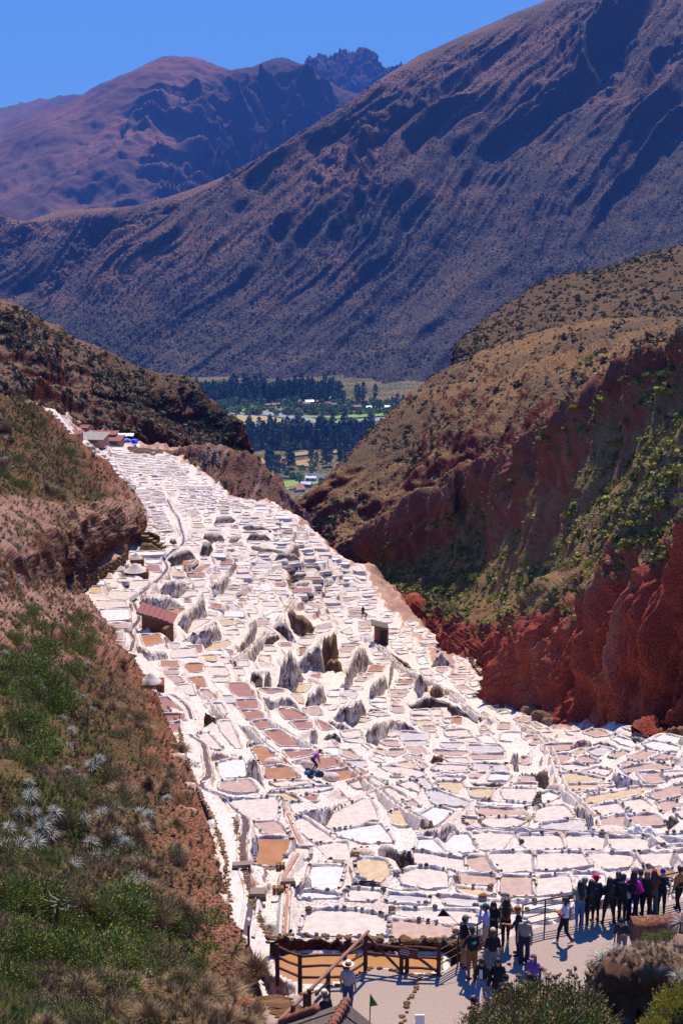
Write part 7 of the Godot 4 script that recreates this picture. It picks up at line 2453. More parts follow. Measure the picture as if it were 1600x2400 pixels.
# One continuous skin round tapered bones, as surface nets; the faces are handed out by what clothes them.
func flesh(bones: Array, cell: float, blend := 0.028) -> Array:
	var lo := Vector3(9, 9, 9)
	var hi := -lo
	for q in bones:
		var r: float = maxf(q[2], q[3]) + cell * 2.0
		lo = lo.min((q[0] as Vector3).min(q[1]) - Vector3(r, r, r))
		hi = hi.max((q[0] as Vector3).max(q[1]) + Vector3(r, r, r))
	var nx := int((hi.x - lo.x) / cell) + 2
	var ny := int((hi.y - lo.y) / cell) + 2
	var nz := int((hi.z - lo.z) / cell) + 2
	var n := nx * ny * nz
	var f := PackedFloat32Array()
	f.resize(n)
	f.fill(1.0)
	var raw := PackedFloat32Array()
	raw.resize(n)
	raw.fill(9.0)
	var rg := PackedByteArray()
	rg.resize(n)
	for q in bones:
		var a: Vector3 = q[0]
		var b: Vector3 = q[1]
		var ra: float = q[2]
		var rb: float = q[3]
		var r := maxf(ra, rb) + cell * 1.8
		var i0 := maxi(0, int((minf(a.x, b.x) - r - lo.x) / cell)); var i1 := mini(nx - 1, int((maxf(a.x, b.x) + r - lo.x) / cell) + 1)
		var j0 := maxi(0, int((minf(a.y, b.y) - r - lo.y) / cell)); var j1 := mini(ny - 1, int((maxf(a.y, b.y) + r - lo.y) / cell) + 1)
		var k0 := maxi(0, int((minf(a.z, b.z) - r - lo.z) / cell)); var k1 := mini(nz - 1, int((maxf(a.z, b.z) + r - lo.z) / cell) + 1)
		var ab := b - a
		var l2 := maxf(ab.length_squared(), 1e-8)
		for k in range(k0, k1 + 1):
			for j in range(j0, j1 + 1):
				for i in range(i0, i1 + 1):
					var p := lo + Vector3(i, j, k) * cell - a
					var t := clampf(p.dot(ab) / l2, 0.0, 1.0)
					var d := (p - ab * t).length() - lerpf(ra, rb, t)
					var at_ := (k * ny + j) * nx + i
					if d < raw[at_]:
						raw[at_] = d
						rg[at_] = q[4]
					var e := f[at_]
					var h := maxf(blend - absf(e - d), 0.0) / blend
					f[at_] = minf(e, d) - h * h * blend * 0.25
	var id := PackedInt32Array()
	id.resize(n)
	id.fill(-1)
	var vs := PackedVector3Array()
	var who := PackedByteArray()
	for k in nz - 1:
		for j in ny - 1:
			for i in nx - 1:
				var o := (k * ny + j) * nx + i
				var m := 0
				var c := [f[o], f[o + 1], f[o + nx], f[o + nx + 1], f[o + nx * ny], f[o + nx * ny + 1], f[o + nx * ny + nx], f[o + nx * ny + nx + 1]]
				for e in 8:
					if c[e] < 0.0:
						m |= 1 << e
				if m == 0 or m == 255:
					continue
				var s := Vector3.ZERO
				var w := 0
				for e in EDGES:
					var x: float = c[e[0]]
					var y: float = c[e[1]]
					if (x < 0.0) != (y < 0.0):
						var t := x / (x - y)
						s += (CORNER[e[0]] as Vector3).lerp(CORNER[e[1]], t)
						w += 1
				id[o] = vs.size()
				vs.append(lo + (Vector3(i, j, k) + s / w) * cell)
				var best := 0
				for e in 8:
					if c[e] < c[best]:
						best = e
				who.append(rg[o + (best & 1) + (nx if best & 2 else 0) + (nx * ny if best & 4 else 0)])
	var out := []
	for k in 6:
		out.append(MB.new())
	var maps := []
	for k in 6:
		maps.append({})
	var step := [1, nx, nx * ny]
	for k in range(1, nz - 1):
		for j in range(1, ny - 1):
			for i in range(1, nx - 1):
				var o := (k * ny + j) * nx + i
				for ax in 3:
					var x := f[o]
					var y := f[o + step[ax]]
					if (x < 0.0) == (y < 0.0):
						continue
					var u: int = step[(ax + 1) % 3]
					var w: int = step[(ax + 2) % 3]
					var q := [id[o - u - w], id[o - w], id[o], id[o - u]]
					if q.min() < 0:
						continue
					if x < 0.0:
						q.reverse()
					var r := who[q[0]]
					var b: MB = out[r]
					var mp: Dictionary = maps[r]
					var loc := []
					for e in q:
						if not mp.has(e):
							mp[e] = b.vert(vs[e])
						loc.append(mp[e])
					b.ix.append_array(PackedInt32Array([loc[0], loc[1], loc[2], loc[0], loc[2], loc[3]]))
	return out


const CORNER := [Vector3(0, 0, 0), Vector3(1, 0, 0), Vector3(0, 1, 0), Vector3(1, 1, 0), Vector3(0, 0, 1), Vector3(1, 0, 1), Vector3(0, 1, 1), Vector3(1, 1, 1)]
const EDGES := [[0, 1], [2, 3], [4, 5], [6, 7], [0, 2], [1, 3], [4, 6], [5, 7], [0, 4], [1, 5], [2, 6], [3, 7]]
const SKIN := 0
const TOP := 1
const LEGS := 2
const SHOE := 3


func paint_mesh(b: MB, col: Color) -> ArrayMesh:
	for k in b.c.size():
		b.c[k] = col
	return b.mesh(true)


func person(spec: Dictionary) -> void:
	var g := RandomNumberGenerator.new()
	g.seed = hash(spec.label)
	var p: Vector3 = spec.at
	var o := base("person", p, deg_to_rad(spec.get("yaw", 0.0)))
	tag(o, spec.label, "person", spec.get("group", "visitors on the terrace"))
	var sc: float = spec.get("h", 1.66) / 1.72
	o.scale = Vector3.ONE * sc
	var legs: String = spec.get("legs", "stand")
	var arms: Array = spec.get("arms", ["down", "down"])
	var slim: float = spec.get("slim", 1.0)
	var lean: float = spec.get("lean", 0.0)
	var wide: float = spec.get("wide", 1.0)
	var bones := []
	var fwd := Vector3(0, 0, -1)
	# pelvis and legs
	var leg_reg := LEGS
	for s in [-1.0, 1.0]:
		var hip := Vector3(0.085 * s, 0.92, 0)
		var knee := Vector3(0.10 * s, 0.49, -0.02)
		var ank := Vector3(0.10 * s, 0.08, 0.02)
		if legs == "walk":
			knee = Vector3(0.09 * s, 0.50, -0.16 if s > 0 else 0.02)
			ank = Vector3(0.09 * s, 0.09 if s > 0 else 0.13, -0.22 if s > 0 else 0.24)
		elif legs == "apart":
			knee = Vector3(0.15 * s, 0.49, -0.02)
			ank = Vector3(0.20 * s, 0.08, 0.02)
		elif legs == "bent":
			hip.y = 0.80
			hip.z = 0.14
			knee = Vector3(0.16 * s, 0.45, -0.10)
			ank = Vector3(0.20 * s, 0.08, 0.06)
		var shorts: bool = spec.get("shorts", false)
		bones.append([hip, knee, 0.092 * slim * wide, 0.068 * wide, LEGS])
		bones.append([knee, ank, 0.060 if not spec.get("flare", false) else 0.075, 0.042 if not spec.get("flare", false) else 0.095, SKIN if shorts else LEGS])
		bones.append([ank + Vector3(0, -0.03, 0.03), ank + Vector3(0.015 * s, -0.045, -0.15), 0.042, 0.036, SHOE])
	var up := Vector3(0, cos(lean), -sin(lean))
	var root := Vector3(0, 0.95, 0) if legs != "bent" else Vector3(0, 0.83, 0.14)
	var spine := func(y: float, x: float, z: float) -> Vector3: return root + up * (y - 0.95) + Vector3(x, 0, 0) + Vector3(0, sin(lean), cos(lean)) * z
	bones.append([root + Vector3(-0.05, 0, 0), root + Vector3(0.05, 0, 0), 0.118 * slim, 0.118 * slim, LEGS])
	bones.append([spine.call(1.02, -0.035, 0), spine.call(1.30, -0.065, 0), 0.108 * slim, 0.112 * slim, TOP])
	bones.append([spine.call(1.02, 0.035, 0), spine.call(1.30, 0.065, 0), 0.108 * slim, 0.112 * slim, TOP])
	bones.append([spine.call(1.385, -0.135, 0), spine.call(1.385, 0.135, 0), 0.068, 0.068, TOP])
	if spec.get("long_top", false):
		bones.append([spine.call(0.86, 0, 0), spine.call(1.1, 0, 0), 0.15, 0.12, TOP])
	var nod: Vector3 = spine.call(1.60, 0, -0.025) + Vector3(0, 0, -0.02)
	bones.append([spine.call(1.40, 0, 0.01), nod + Vector3(0, -0.08, 0.01), 0.052, 0.050, SKIN])
	bones.append([nod + Vector3(0, 0.035, 0.012), nod + Vector3(0, 0.0, -0.004), 0.086, 0.078, SKIN])
	bones.append([nod + Vector3(0, -0.03, -0.02), nod + Vector3(0, -0.085, -0.045), 0.062, 0.038, SKIN])
	bones.append([nod + Vector3(0, 0.005, -0.085), nod + Vector3(0, -0.022, -0.105), 0.010, 0.015, SKIN])
	for s in [-1.0, 1.0]:
		bones.append([nod + Vector3(0.082 * s, 0.02, 0.01), nod + Vector3(0.082 * s, -0.02, 0.0), 0.017, 0.012, SKIN])
	# arms
	var hands := []
	for k in 2:
		var s := -1.0 if k == 0 else 1.0
		var sh: Vector3 = spine.call(1.385, 0.168 * s, 0)
		var el: Vector3
		var wr: Vector3
		match arms[k]:
			"front":
				el = sh + Vector3(0.05 * s, -0.25, -0.06); wr = sh + Vector3(-0.11 * s, -0.17, -0.27)
			"up":
				el = sh + Vector3(0.06 * s, -0.17, -0.18); wr = nod + Vector3(0.06 * s, -0.04, -0.13)
			"camera":
				el = sh + Vector3(0.07 * s, -0.16, -0.17); wr = nod + Vector3(0.05 * s, -0.06, -0.22)
			"hip":
				el = sh + Vector3(0.15 * s, -0.23, 0.06); wr = sh + Vector3(0.02 * s, -0.42, -0.10)
			"rail":
				el = sh + Vector3(0.10 * s, -0.22, -0.12); wr = sh + Vector3(0.10 * s, -0.36, -0.30)
			"reach":
				el = sh + Vector3(0.14 * s, -0.14, -0.20); wr = sh + Vector3(0.10 * s, -0.14, -0.46)
			"hang":
				el = sh + Vector3(0.04 * s, -0.28, -0.05); wr = sh + Vector3(0.03 * s, -0.53, -0.12)
			_:
				el = sh + Vector3(0.055 * s, -0.27, 0.02); wr = sh + Vector3(0.06 * s, -0.51, -0.05)
		var bare: bool = spec.get("sleeves", "short") == "short"
		bones.append([sh, el, 0.056, 0.046, TOP])
		bones.append([el, wr, 0.042 if bare else 0.048, 0.028 if bare else 0.038, SKIN if bare else TOP])
		var dir := (wr - el).normalized()
		bones.append([wr, wr + dir * 0.075, 0.027, 0.034, SKIN])
		hands.append([wr + dir * 0.075, dir, s])
	var cell: float = spec.get("cell", 0.029)
	var out := flesh(bones, cell)
	var skin_b: MB = out[SKIN]
	if cell < 0.04:
		for hnd in hands:   # five fingers, curled a little
			var dir: Vector3 = hnd[1]
			var across := dir.cross(Vector3(0.2, 0.3, 1.0)).normalized()
			var curl := dir.cross(across)
			for q in 4:
				var r0: Vector3 = hnd[0] + across * (q - 1.5) * 0.017
				var len_: float = [0.062, 0.072, 0.068, 0.052][q]
				skin_b.tube(PackedVector3Array([r0, r0 + dir * len_ * 0.55, r0 + dir * len_ * 0.9 + curl * 0.02]), PackedFloat32Array([0.0095, 0.0085, 0.006]), 5)
			skin_b.tube(PackedVector3Array([hnd[0] - dir * 0.05 + across * 0.03, hnd[0] - dir * 0.015 + across * 0.05, hnd[0] + dir * 0.02 + across * 0.052 + curl * 0.015]), PackedFloat32Array([0.011, 0.010, 0.007]), 5)
	put(paint_mesh(skin_b, spec.get("skin", Color(0.36, 0.19, 0.12))), "body", M["skin"], o)
	put(paint_mesh(out[TOP], spec.top), "shirt", M["cloth"], o)
	put(paint_mesh(out[LEGS], spec.bottom), "shorts" if spec.get("shorts", false) else "trousers", M["cloth"], o)
	put(paint_mesh(out[SHOE], spec.get("shoe", Color(0.03, 0.03, 0.035))), "shoes", M["cloth"], o)
	if cell > 0.04:
		return
	var b := MB.new()
	b.ink = Color(0.02, 0.015, 0.015)
	for s in [-1.0, 1.0]:
		b.blob(nod + Vector3(0.03 * s, 0.012, -0.079), Vector3(0.012, 0.007, 0.008), 0.0, g, 0)
	put(b.mesh(true), "eyes", M["hair"], o)
	b = MB.new()
	b.ink = Color(0.28, 0.09, 0.08)
	b.blob(nod + Vector3(0, -0.062, -0.082), Vector3(0.022, 0.006, 0.008), 0.0, g, 0)
	put(b.mesh(true), "mouth", M["skin"], o)
	if spec.get("shades", false):
		b = MB.new()
		b.ink = Color(0.01, 0.01, 0.012)
		b.box(nod + Vector3(0, 0.014, -0.088), Vector3(0.14, 0.035, 0.02))
		put(b.mesh(), "sunglasses", M["hair"], o)
	# hair
	var hc: Color = spec.get("hair", Color(0.02, 0.014, 0.012))
	var hb := []
	var style: String = spec.get("style", "short")
	hb.append([nod + Vector3(0, 0.045, 0.03), nod + Vector3(0, 0.06, -0.012), 0.090, 0.082, 0])
	hb.append([nod + Vector3(0, 0.0, 0.05), nod + Vector3(0, -0.04, 0.045), 0.075, 0.055, 0])
	if style == "long":
		hb.append([nod + Vector3(0, -0.02, 0.055), spine.call(1.33, 0, 0.14), 0.085, 0.095, 0])
		hb.append([spine.call(1.33, -0.03, 0.14), spine.call(1.12, -0.02, 0.135), 0.085, 0.035, 0])
		hb.append([spine.call(1.33, 0.03, 0.14), spine.call(1.10, 0.03, 0.135), 0.085, 0.03, 0])
		for s in [-1.0, 1.0]:
			hb.append([nod + Vector3(0.07 * s, 0.03, 0.01), spine.call(1.38, 0.09 * s, 0.02), 0.04, 0.045, 0])
	elif style == "bob":
		hb.append([nod + Vector3(-0.05, 0, 0.03), nod + Vector3(-0.07, -0.12, 0.03), 0.06, 0.045, 0])
		hb.append([nod + Vector3(0.05, 0, 0.03), nod + Vector3(0.07, -0.12, 0.03), 0.06, 0.045, 0])
		hb.append([nod + Vector3(0, 0, 0.05), nod + Vector3(0, -0.13, 0.06), 0.07, 0.06, 0])
	elif style == "hood":
		hb.append([nod + Vector3(0, 0.03, 0.03), nod + Vector3(0, -0.08, 0.05), 0.105, 0.10, 0])
	put(paint_mesh(flesh(hb, 0.022)[0], hc), "hood" if style == "hood" else "hair", M["hair"], o)
	# headgear
	if spec.has("cap"):
		b = MB.new()
		b.ink = spec.cap
		var cb := flesh([[nod + Vector3(0, 0.062, 0.015), nod + Vector3(0, 0.068, -0.005), 0.098, 0.094, 0]], 0.02)[0] as MB
		var keep := MB.new()
		keep.v = cb.v
		keep.c = cb.c
		for q in range(0, cb.ix.size(), 3):
			if cb.v[cb.ix[q]].y > nod.y + 0.035 and cb.v[cb.ix[q + 1]].y > nod.y + 0.035 and cb.v[cb.ix[q + 2]].y > nod.y + 0.035:
				keep.ix.append_array(cb.ix.slice(q, q + 3))
		var co := put(paint_mesh(keep, spec.cap), "cap", M["cloth"], o)
		b.lathe(Vector3.ZERO, [Vector2(0.02, 0.012), Vector2(0.075, 0.008), Vector2(0.078, 0.0), Vector2(0.02, -0.004)], 12)
		for q in b.v.size():
			b.v[q] = nod + Vector3(b.v[q].x, b.v[q].y + 0.045, b.v[q].z * 1.25 - 0.10)
		put(b.mesh(true), "peak", M["cloth"], co)
	if spec.has("hat"):
		b = MB.new()
		b.ink = spec.hat
		var bw: float = spec.get("brim", 0.17)
		b.lathe(nod + Vector3(0, 0.055, 0.0), [Vector2(bw, 0.012), Vector2(bw * 0.8, -0.005), Vector2(0.10, 0.0), Vector2(0.093, 0.07), Vector2(0.075, 0.115), Vector2(0.02, 0.105), Vector2(0.001, 0.10)], 16)
		b.lathe(nod + Vector3(0, 0.055, 0.0), [Vector2(0.09, -0.012), Vector2(bw * 0.8, -0.014), Vector2(bw, 0.012)], 16)
		var ho := put(b.mesh(true), "hat", M["cloth"], o)
		b = MB.new()
		b.ink = spec.get("band", Color(0.05, 0.03, 0.03))
		b.lathe(nod + Vector3(0, 0.06, 0), [Vector2(0.103, 0.0), Vector2(0.101, 0.028)], 16)
		put(b.mesh(true), "hat_band", M["cloth"], ho)
	for q in spec.get("bags", []):   # kind, place in the body's frame, size, colour
		b = MB.new()
		b.ink = q[3]
		b.blob(q[1], q[2], 0.05, g, 1)
		var bo := put(b.mesh(true), q[0], M["cloth"], o)
		b = MB.new()
		b.ink = (q[3] as Color) * 0.5
		if q[0] == "backpack":
			for s in [-1.0, 1.0]:
				b.tube(PackedVector3Array([Vector3(0.10 * s, 1.15, 0.12), Vector3(0.12 * s, 1.45, 0.05), Vector3(0.12 * s, 1.38, -0.12), Vector3(0.12 * s, 1.12, -0.10)]), PackedFloat32Array([0.016, 0.018, 0.018, 0.014]), 5)
		else:
			b.tube(PackedVector3Array([q[1], Vector3(-0.05, 1.28, -0.13), Vector3(-0.10, 1.45, 0.0), Vector3(-0.04, 1.28, 0.14)]), PackedFloat32Array([0.012, 0.012, 0.012, 0.012]), 5)
		put(b.mesh(true), "strap", M["cloth"], bo)
	for q in spec.get("marks", []):   # print or stripes on clothing: name, box centre, size, colour
		b = MB.new()
		b.ink = q[3]
		b.box(q[1], q[2])
		put(b.mesh(), q[0], M["cloth"], o)


func fit(p: Vector3, head_row: float) -> float:   # height that brings the top of the head to a row of the frame
	var h := 1.0
	for k in 40:
		if icon(p + Vector3(0, h, 0)).y <= head_row:
			break
		h += 0.02
	return clampf(h, 1.45, 1.86)


func build_people() -> void:
	var black := Color(0.026, 0.026, 0.028)
	var ink := Color(0.03, 0.035, 0.05)
	var tan_ := Color(0.36, 0.21, 0.11)
	var jeans := Color(0.10, 0.17, 0.30)
	var dark_skin := Color(0.30, 0.15, 0.09)
	var list := [
		{"px": [1085, 2266, 2148], "yaw": -70, "top": black, "bottom": tan_, "cap": Color(0.16, 0.17, 0.17), "arms": ["front", "front"], "skin": dark_skin, "label": "guide in black shirt, tan trousers and grey cap holding a flag pole"},
		{"px": [1104, 2294, 2176], "yaw": 15, "top": black, "bottom": Color(0.22, 0.10, 0.04), "cap": Color(0.05, 0.04, 0.04), "arms": ["hip", "front"], "skin": dark_skin, "wide": 1.1, "marks": [["back_print", Vector3(0.0, 1.31, 0.122), Vector3(0.17, 0.03, 0.012), Color(0.05, 0.28, 0.20)], ["back_print", Vector3(0.02, 1.27, 0.122), Vector3(0.13, 0.025, 0.012), Color(0.55, 0.52, 0.5)], ["back_print", Vector3(0.02, 1.235, 0.122), Vector3(0.06, 0.02, 0.012), Color(0.5, 0.05, 0.05)]], "label": "man in black shirt with a back print, brown trousers and cap"},
		{"px": [1137, 2230, 2124], "yaw": 70, "top": Color(0.36, 0.39, 0.62), "bottom": Color(0.46, 0.35, 0.25), "shorts": true, "cap": Color(0.02, 0.12, 0.07), "arms": ["up", "front"], "sleeves": "long", "shoe": Color(0.5, 0.5, 0.5), "label": "man in pale blue shirt, beige shorts and green cap, hand at mouth"},
		{"px": [1153, 2222, 2126], "yaw": 180, "top": black, "bottom": black, "style": "long", "shades": true, "long_top": true, "arms": ["down", "front"], "label": "long haired woman in black with sunglasses beside the blue shirted man"},
		{"px": [1152, 2292, 2179], "yaw": 0, "top": black, "bottom": Color(0.13, 0.15, 0.19), "cap": Color(0.52, 0.40, 0.24), "style": "bob", "hair": Color(0.10, 0.045, 0.02), "shoe": Color(0.6, 0.6, 0.6), "label": "person in black shirt, grey jeans and straw coloured cap seen from behind"},
		{"px": [1183, 2217, 2120], "yaw": -5, "top": Color(0.20, 0.10, 0.055), "bottom": black, "style": "long", "legs": "walk", "sleeves": "long", "arms": ["camera", "camera"], "shoe": Color(0.5, 0.48, 0.46), "label": "long haired woman in brown top and black trousers facing the ponds"},
		{"px": [1212, 2238, 2128], "yaw": 85, "top": ink, "bottom": black, "hat": Color(0.28, 0.12, 0.05), "arms": ["reach", "down"], "bags": [["shoulder_bag", Vector3(0.02, 1.0, -0.24), Vector3(0.08, 0.10, 0.08), Color(0.62, 0.02, 0.03)]], "label": "man in navy shirt and brown brimmed hat with a red bag"},
		{"px": [1227, 2258, 2150], "yaw": 160, "top": Color(0.26, 0.22, 0.20), "bottom": Color(0.025, 0.03, 0.05), "cap": Color(0.55, 0.5, 0.45), "sleeves": "long", "flare": true, "style": "short", "marks": [["stripe", Vector3(-0.175, 0.55, -0.0), Vector3(0.02, 0.75, 0.03), Color(0.55, 0.54, 0.52)]], "label": "person in grey hooded top and dark trousers with a white side stripe"},
		{"px": [1128, 2362, 2256], "yaw": 150, "top": black, "bottom": jeans, "style": "long", "hair": Color(0.045, 0.02, 0.012), "flare": true, "sleeves": "long", "shades": true, "legs": "walk", "marks": [["undershirt", Vector3(0, 1.22, -0.118), Vector3(0.10, 0.30, 0.02), Color(0.6, 0.58, 0.56)]], "label": "woman with long brown hair, open black jacket and flared blue jeans"},
		{"px": [1164, 2362, 2252], "yaw": 165, "top": black, "bottom": black, "style": "bob", "sleeves": "long", "label": "person in black jacket with wavy black hair beside the jeans woman"},
		{"px": [1181, 2404, 2296], "yaw": 180, "top": ink, "bottom": black, "cap": black, "skin": dark_skin, "label": "person in black cap half hidden by the flowering shrub"},
		{"px": [1109, 2462, 2348], "yaw": 60, "top": Color(0.14, 0.08, 0.06), "bottom": black, "cap": Color(0.02, 0.02, 0.02), "skin": dark_skin, "label": "person in a dark cap at the lower edge of the picture"},
		{"px": [1246, 2352, 2246], "yaw": 150, "top": Color(0.15, 0.07, 0.30), "bottom": black, "cap": Color(0.30, 0.16, 0.20), "style": "bob", "sleeves": "long", "label": "person in purple jacket behind the flowering shrub"},
		{"px": [1321, 2212, 2110], "yaw": 100, "top": Color(0.62, 0.58, 0.57), "bottom": black, "style": "bob", "hair": Color(0.05, 0.02, 0.014), "legs": "walk", "shoe": Color(0.6, 0.58, 0.56), "arms": ["front", "down"], "bags": [["shoulder_bag", Vector3(0.10, 1.08, -0.16), Vector3(0.09, 0.11, 0.07), Color(0.60, 0.10, 0.06)]], "label": "woman in white shirt and black trousers with a red and white bag"},
		{"px": [1356, 2174, 2067], "yaw": 10, "top": Color(0.16, 0.19, 0.15), "bottom": Color(0.07, 0.13, 0.27), "style": "long", "arms": ["rail", "front"], "slim": 1.08, "shoe": Color(0.55, 0.5, 0.5), "label": "woman with long black hair, grey green top and tight blue jeans"},
		{"px": [1366, 2166, 2058], "yaw": 160, "top": Color(0.22, 0.17, 0.13), "bottom": ink, "hat": Color(0.30, 0.27, 0.26), "brim": 0.15, "label": "person in a grey sun hat facing back behind the jeans woman"},
		{"px": [1381, 2170, 2070], "yaw": -10, "top": black, "bottom": black, "style": "long", "sleeves": "long", "legs": "walk", "arms": ["front", "front"], "shoe": Color(0.55, 0.52, 0.5), "label": "slim person in a black padded jacket beside the red hat"},
		{"px": [1393, 2160, 2060], "yaw": 20, "top": ink, "bottom": black, "hat": Color(0.42, 0.03, 0.06), "brim": 0.17, "sleeves": "long", "bags": [["shoulder_bag", Vector3(0.12, 0.9, -0.1), Vector3(0.09, 0.12, 0.06), Color(0.34, 0.18, 0.07)]], "label": "person wearing a bright red brimmed hat at the railing"},
		{"px": [1424, 2165, 2058], "yaw": 5, "top": black, "bottom": black, "style": "long", "legs": "apart", "sleeves": "long", "arms": ["front", "front"], "slim": 1.12, "label": "broad person all in black standing with legs apart at the railing"},
		{"px": [1444, 2148, 2054], "yaw": 0, "top": Color(0.05, 0.05, 0.055), "bottom": black, "style": "hood", "hair": Color(0.12, 0.11, 0.11), "sleeves": "long", "label": "person in a grey and black hooded jacket behind the railing"},
		{"px": [1455, 2158, 2058], "yaw": -25, "top": black, "bottom": black, "cap": Color(0.03, 0.035, 0.03), "sleeves": "long", "arms": ["down", "front"], "bags": [["shoulder_bag", Vector3(0.19, 0.98, -0.04), Vector3(0.09, 0.13, 0.07), Color(0.34, 0.31, 0.30)]], "label": "person in black with a mottled grey bag beside the pink jacket"},
		{"px": [1479, 2155, 2046], "yaw": -20, "top": Color(0.66, 0.025, 0.34), "bottom": Color(0.02, 0.022, 0.045), "cap": black, "style": "long", "sleeves": "long", "flare": true, "arms": ["front", "hip"], "bags": [["backpack", Vector3(0.03, 1.26, 0.20), Vector3(0.14, 0.20, 0.09), Color(0.02, 0.02, 0.024)]], "label": "woman in a bright pink jacket with a black backpack"},
		{"px": [1496, 2146, 2056], "yaw": 20, "top": Color(0.14, 0.17, 0.19), "bottom": black, "cap": Color(0.05, 0.06, 0.08), "sleeves": "long", "label": "person in grey blue jacket just beyond the pink jacket and backpack"},
		{"px": [1511, 2148, 2062], "yaw": -10, "top": black, "bottom": black, "style": "hood", "hair": Color(0.14, 0.10, 0.11), "sleeves": "long", "label": "hooded person in black behind the railing between pink jacket and maroon cap"},
		{"px": [1527, 2147, 2049], "yaw": -15, "top": Color(0.15, 0.07, 0.035), "bottom": Color(0.10, 0.09, 0.095), "cap": Color(0.20, 0.03, 0.06), "style": "long", "hair": Color(0.07, 0.025, 0.012), "flare": true, "sleeves": "long", "arms": ["down", "camera"], "label": "woman with a maroon cap, brown top and wide grey trousers"},
		{"px": [1547, 2142, 2056], "yaw": 160, "top": ink, "bottom": black, "cap": Color(0.03, 0.05, 0.16), "sleeves": "long", "arms": ["camera", "camera"], "label": "person in a dark blue cap raising a camera behind the railing"},
		{"px": [1588, 2140, 2032], "yaw": 25, "top": Color(0.42, 0.19, 0.06), "bottom": black, "sleeves": "long", "arms": ["down", "rail"], "legs": "walk", "marks": [["hem", Vector3(0, 1.12, 0.115), Vector3(0.26, 0.14, 0.02), Color(0.03, 0.03, 0.035)]], "label": "man in an ochre and black jacket at the end of the visitors' row"},
		{"px": [1454, 2250, 2150], "yaw": 160, "top": ink, "bottom": Color(0.14, 0.13, 0.13), "cap": black, "lean": 0.45, "arms": ["front", "hang"], "skin": dark_skin, "label": "man in black cap leaning forward behind the dry grass"},
		{"px": [815, 2374, 2262], "yaw": -15, "top": Color(0.36, 0.33, 0.31), "bottom": Color(0.045, 0.07, 0.13), "hat": Color(0.62, 0.50, 0.40), "band": Color(0.45, 0.10, 0.08), "brim": 0.19, "arms": ["down", "down"], "label": "man in straw hat, grey shirt and jeans seen from behind near the pool"},
		{"px": [762, 2446, 2334], "yaw": 40, "top": black, "bottom": black, "hat": Color(0.50, 0.46, 0.36), "brim": 0.14, "label": "person in a pale bucket hat just above the kiosk roof"},
	]
	for q in list:
		q.at = level_at(q.px[0], q.px[1], 0.0)
		q.h = fit(q.at, q.px[2])
		person(q)
	var w: Vector3 = list[0].at
	pennant(w + Vector3(0.10, 1.05, 0.05), at(1037, 2130, -w.z + 0.1), Vector3(-0.16, -0.22, 0.02), Color(0.02, 0.02, 0.022), "black pennant on the guide's thin slanting pole", 0.008)
	# the salt worker and two more far off
	person({"at": on_field(738, 1808), "h": 1.62, "yaw": -75, "top": Color(0.28, 0.06, 0.26), "bottom": Color(0.02, 0.022, 0.04), "legs": "bent", "lean": 0.75, "arms": ["hang", "hang"], "cap": Color(0.20, 0.03, 0.05), "cell": 0.03, "skin": dark_skin, "label": "salt worker in a purple shirt bending over the brown ponds", "group": "people working on the terraces"})
	person({"at": on_field(850, 1448), "h": 1.62, "yaw": 30, "top": ink, "bottom": black, "cell": 0.045, "label": "tiny dark figure standing on the far terraces", "group": "people working on the terraces"})
	person({"at": on_field(857, 1451), "h": 1.2, "yaw": 120, "top": Color(0.15, 0.03, 0.03), "bottom": black, "legs": "bent", "lean": 0.6, "cell": 0.045, "label": "tiny crouching figure beside the standing one on the far terraces", "group": "people working on the terraces"})
	var g := RandomNumberGenerator.new()
	g.seed = 3
	var b := MB.new()
	for k in 12:
		b.ink = [Color(0.05, 0.10, 0.28), Color(0.03, 0.035, 0.05), Color(0.18, 0.22, 0.30), Color(0.10, 0.06, 0.04)][k % 4]
		b.blob(Vector3(g.randf_range(-0.5, 0.5), g.randf_range(0.1, 0.4), g.randf_range(-0.2, 0.2)), Vector3(g.randf_range(0.12, 0.26), g.randf_range(0.10, 0.2), 0.2), 0.12, g, 1)
	var o := put(b.mesh(true), "bundle", M["cloth"])
	o.position = on_field(735, 1822)
	tag(o, "heap of blue and dark bundles on the rim below the worker", "bundle")


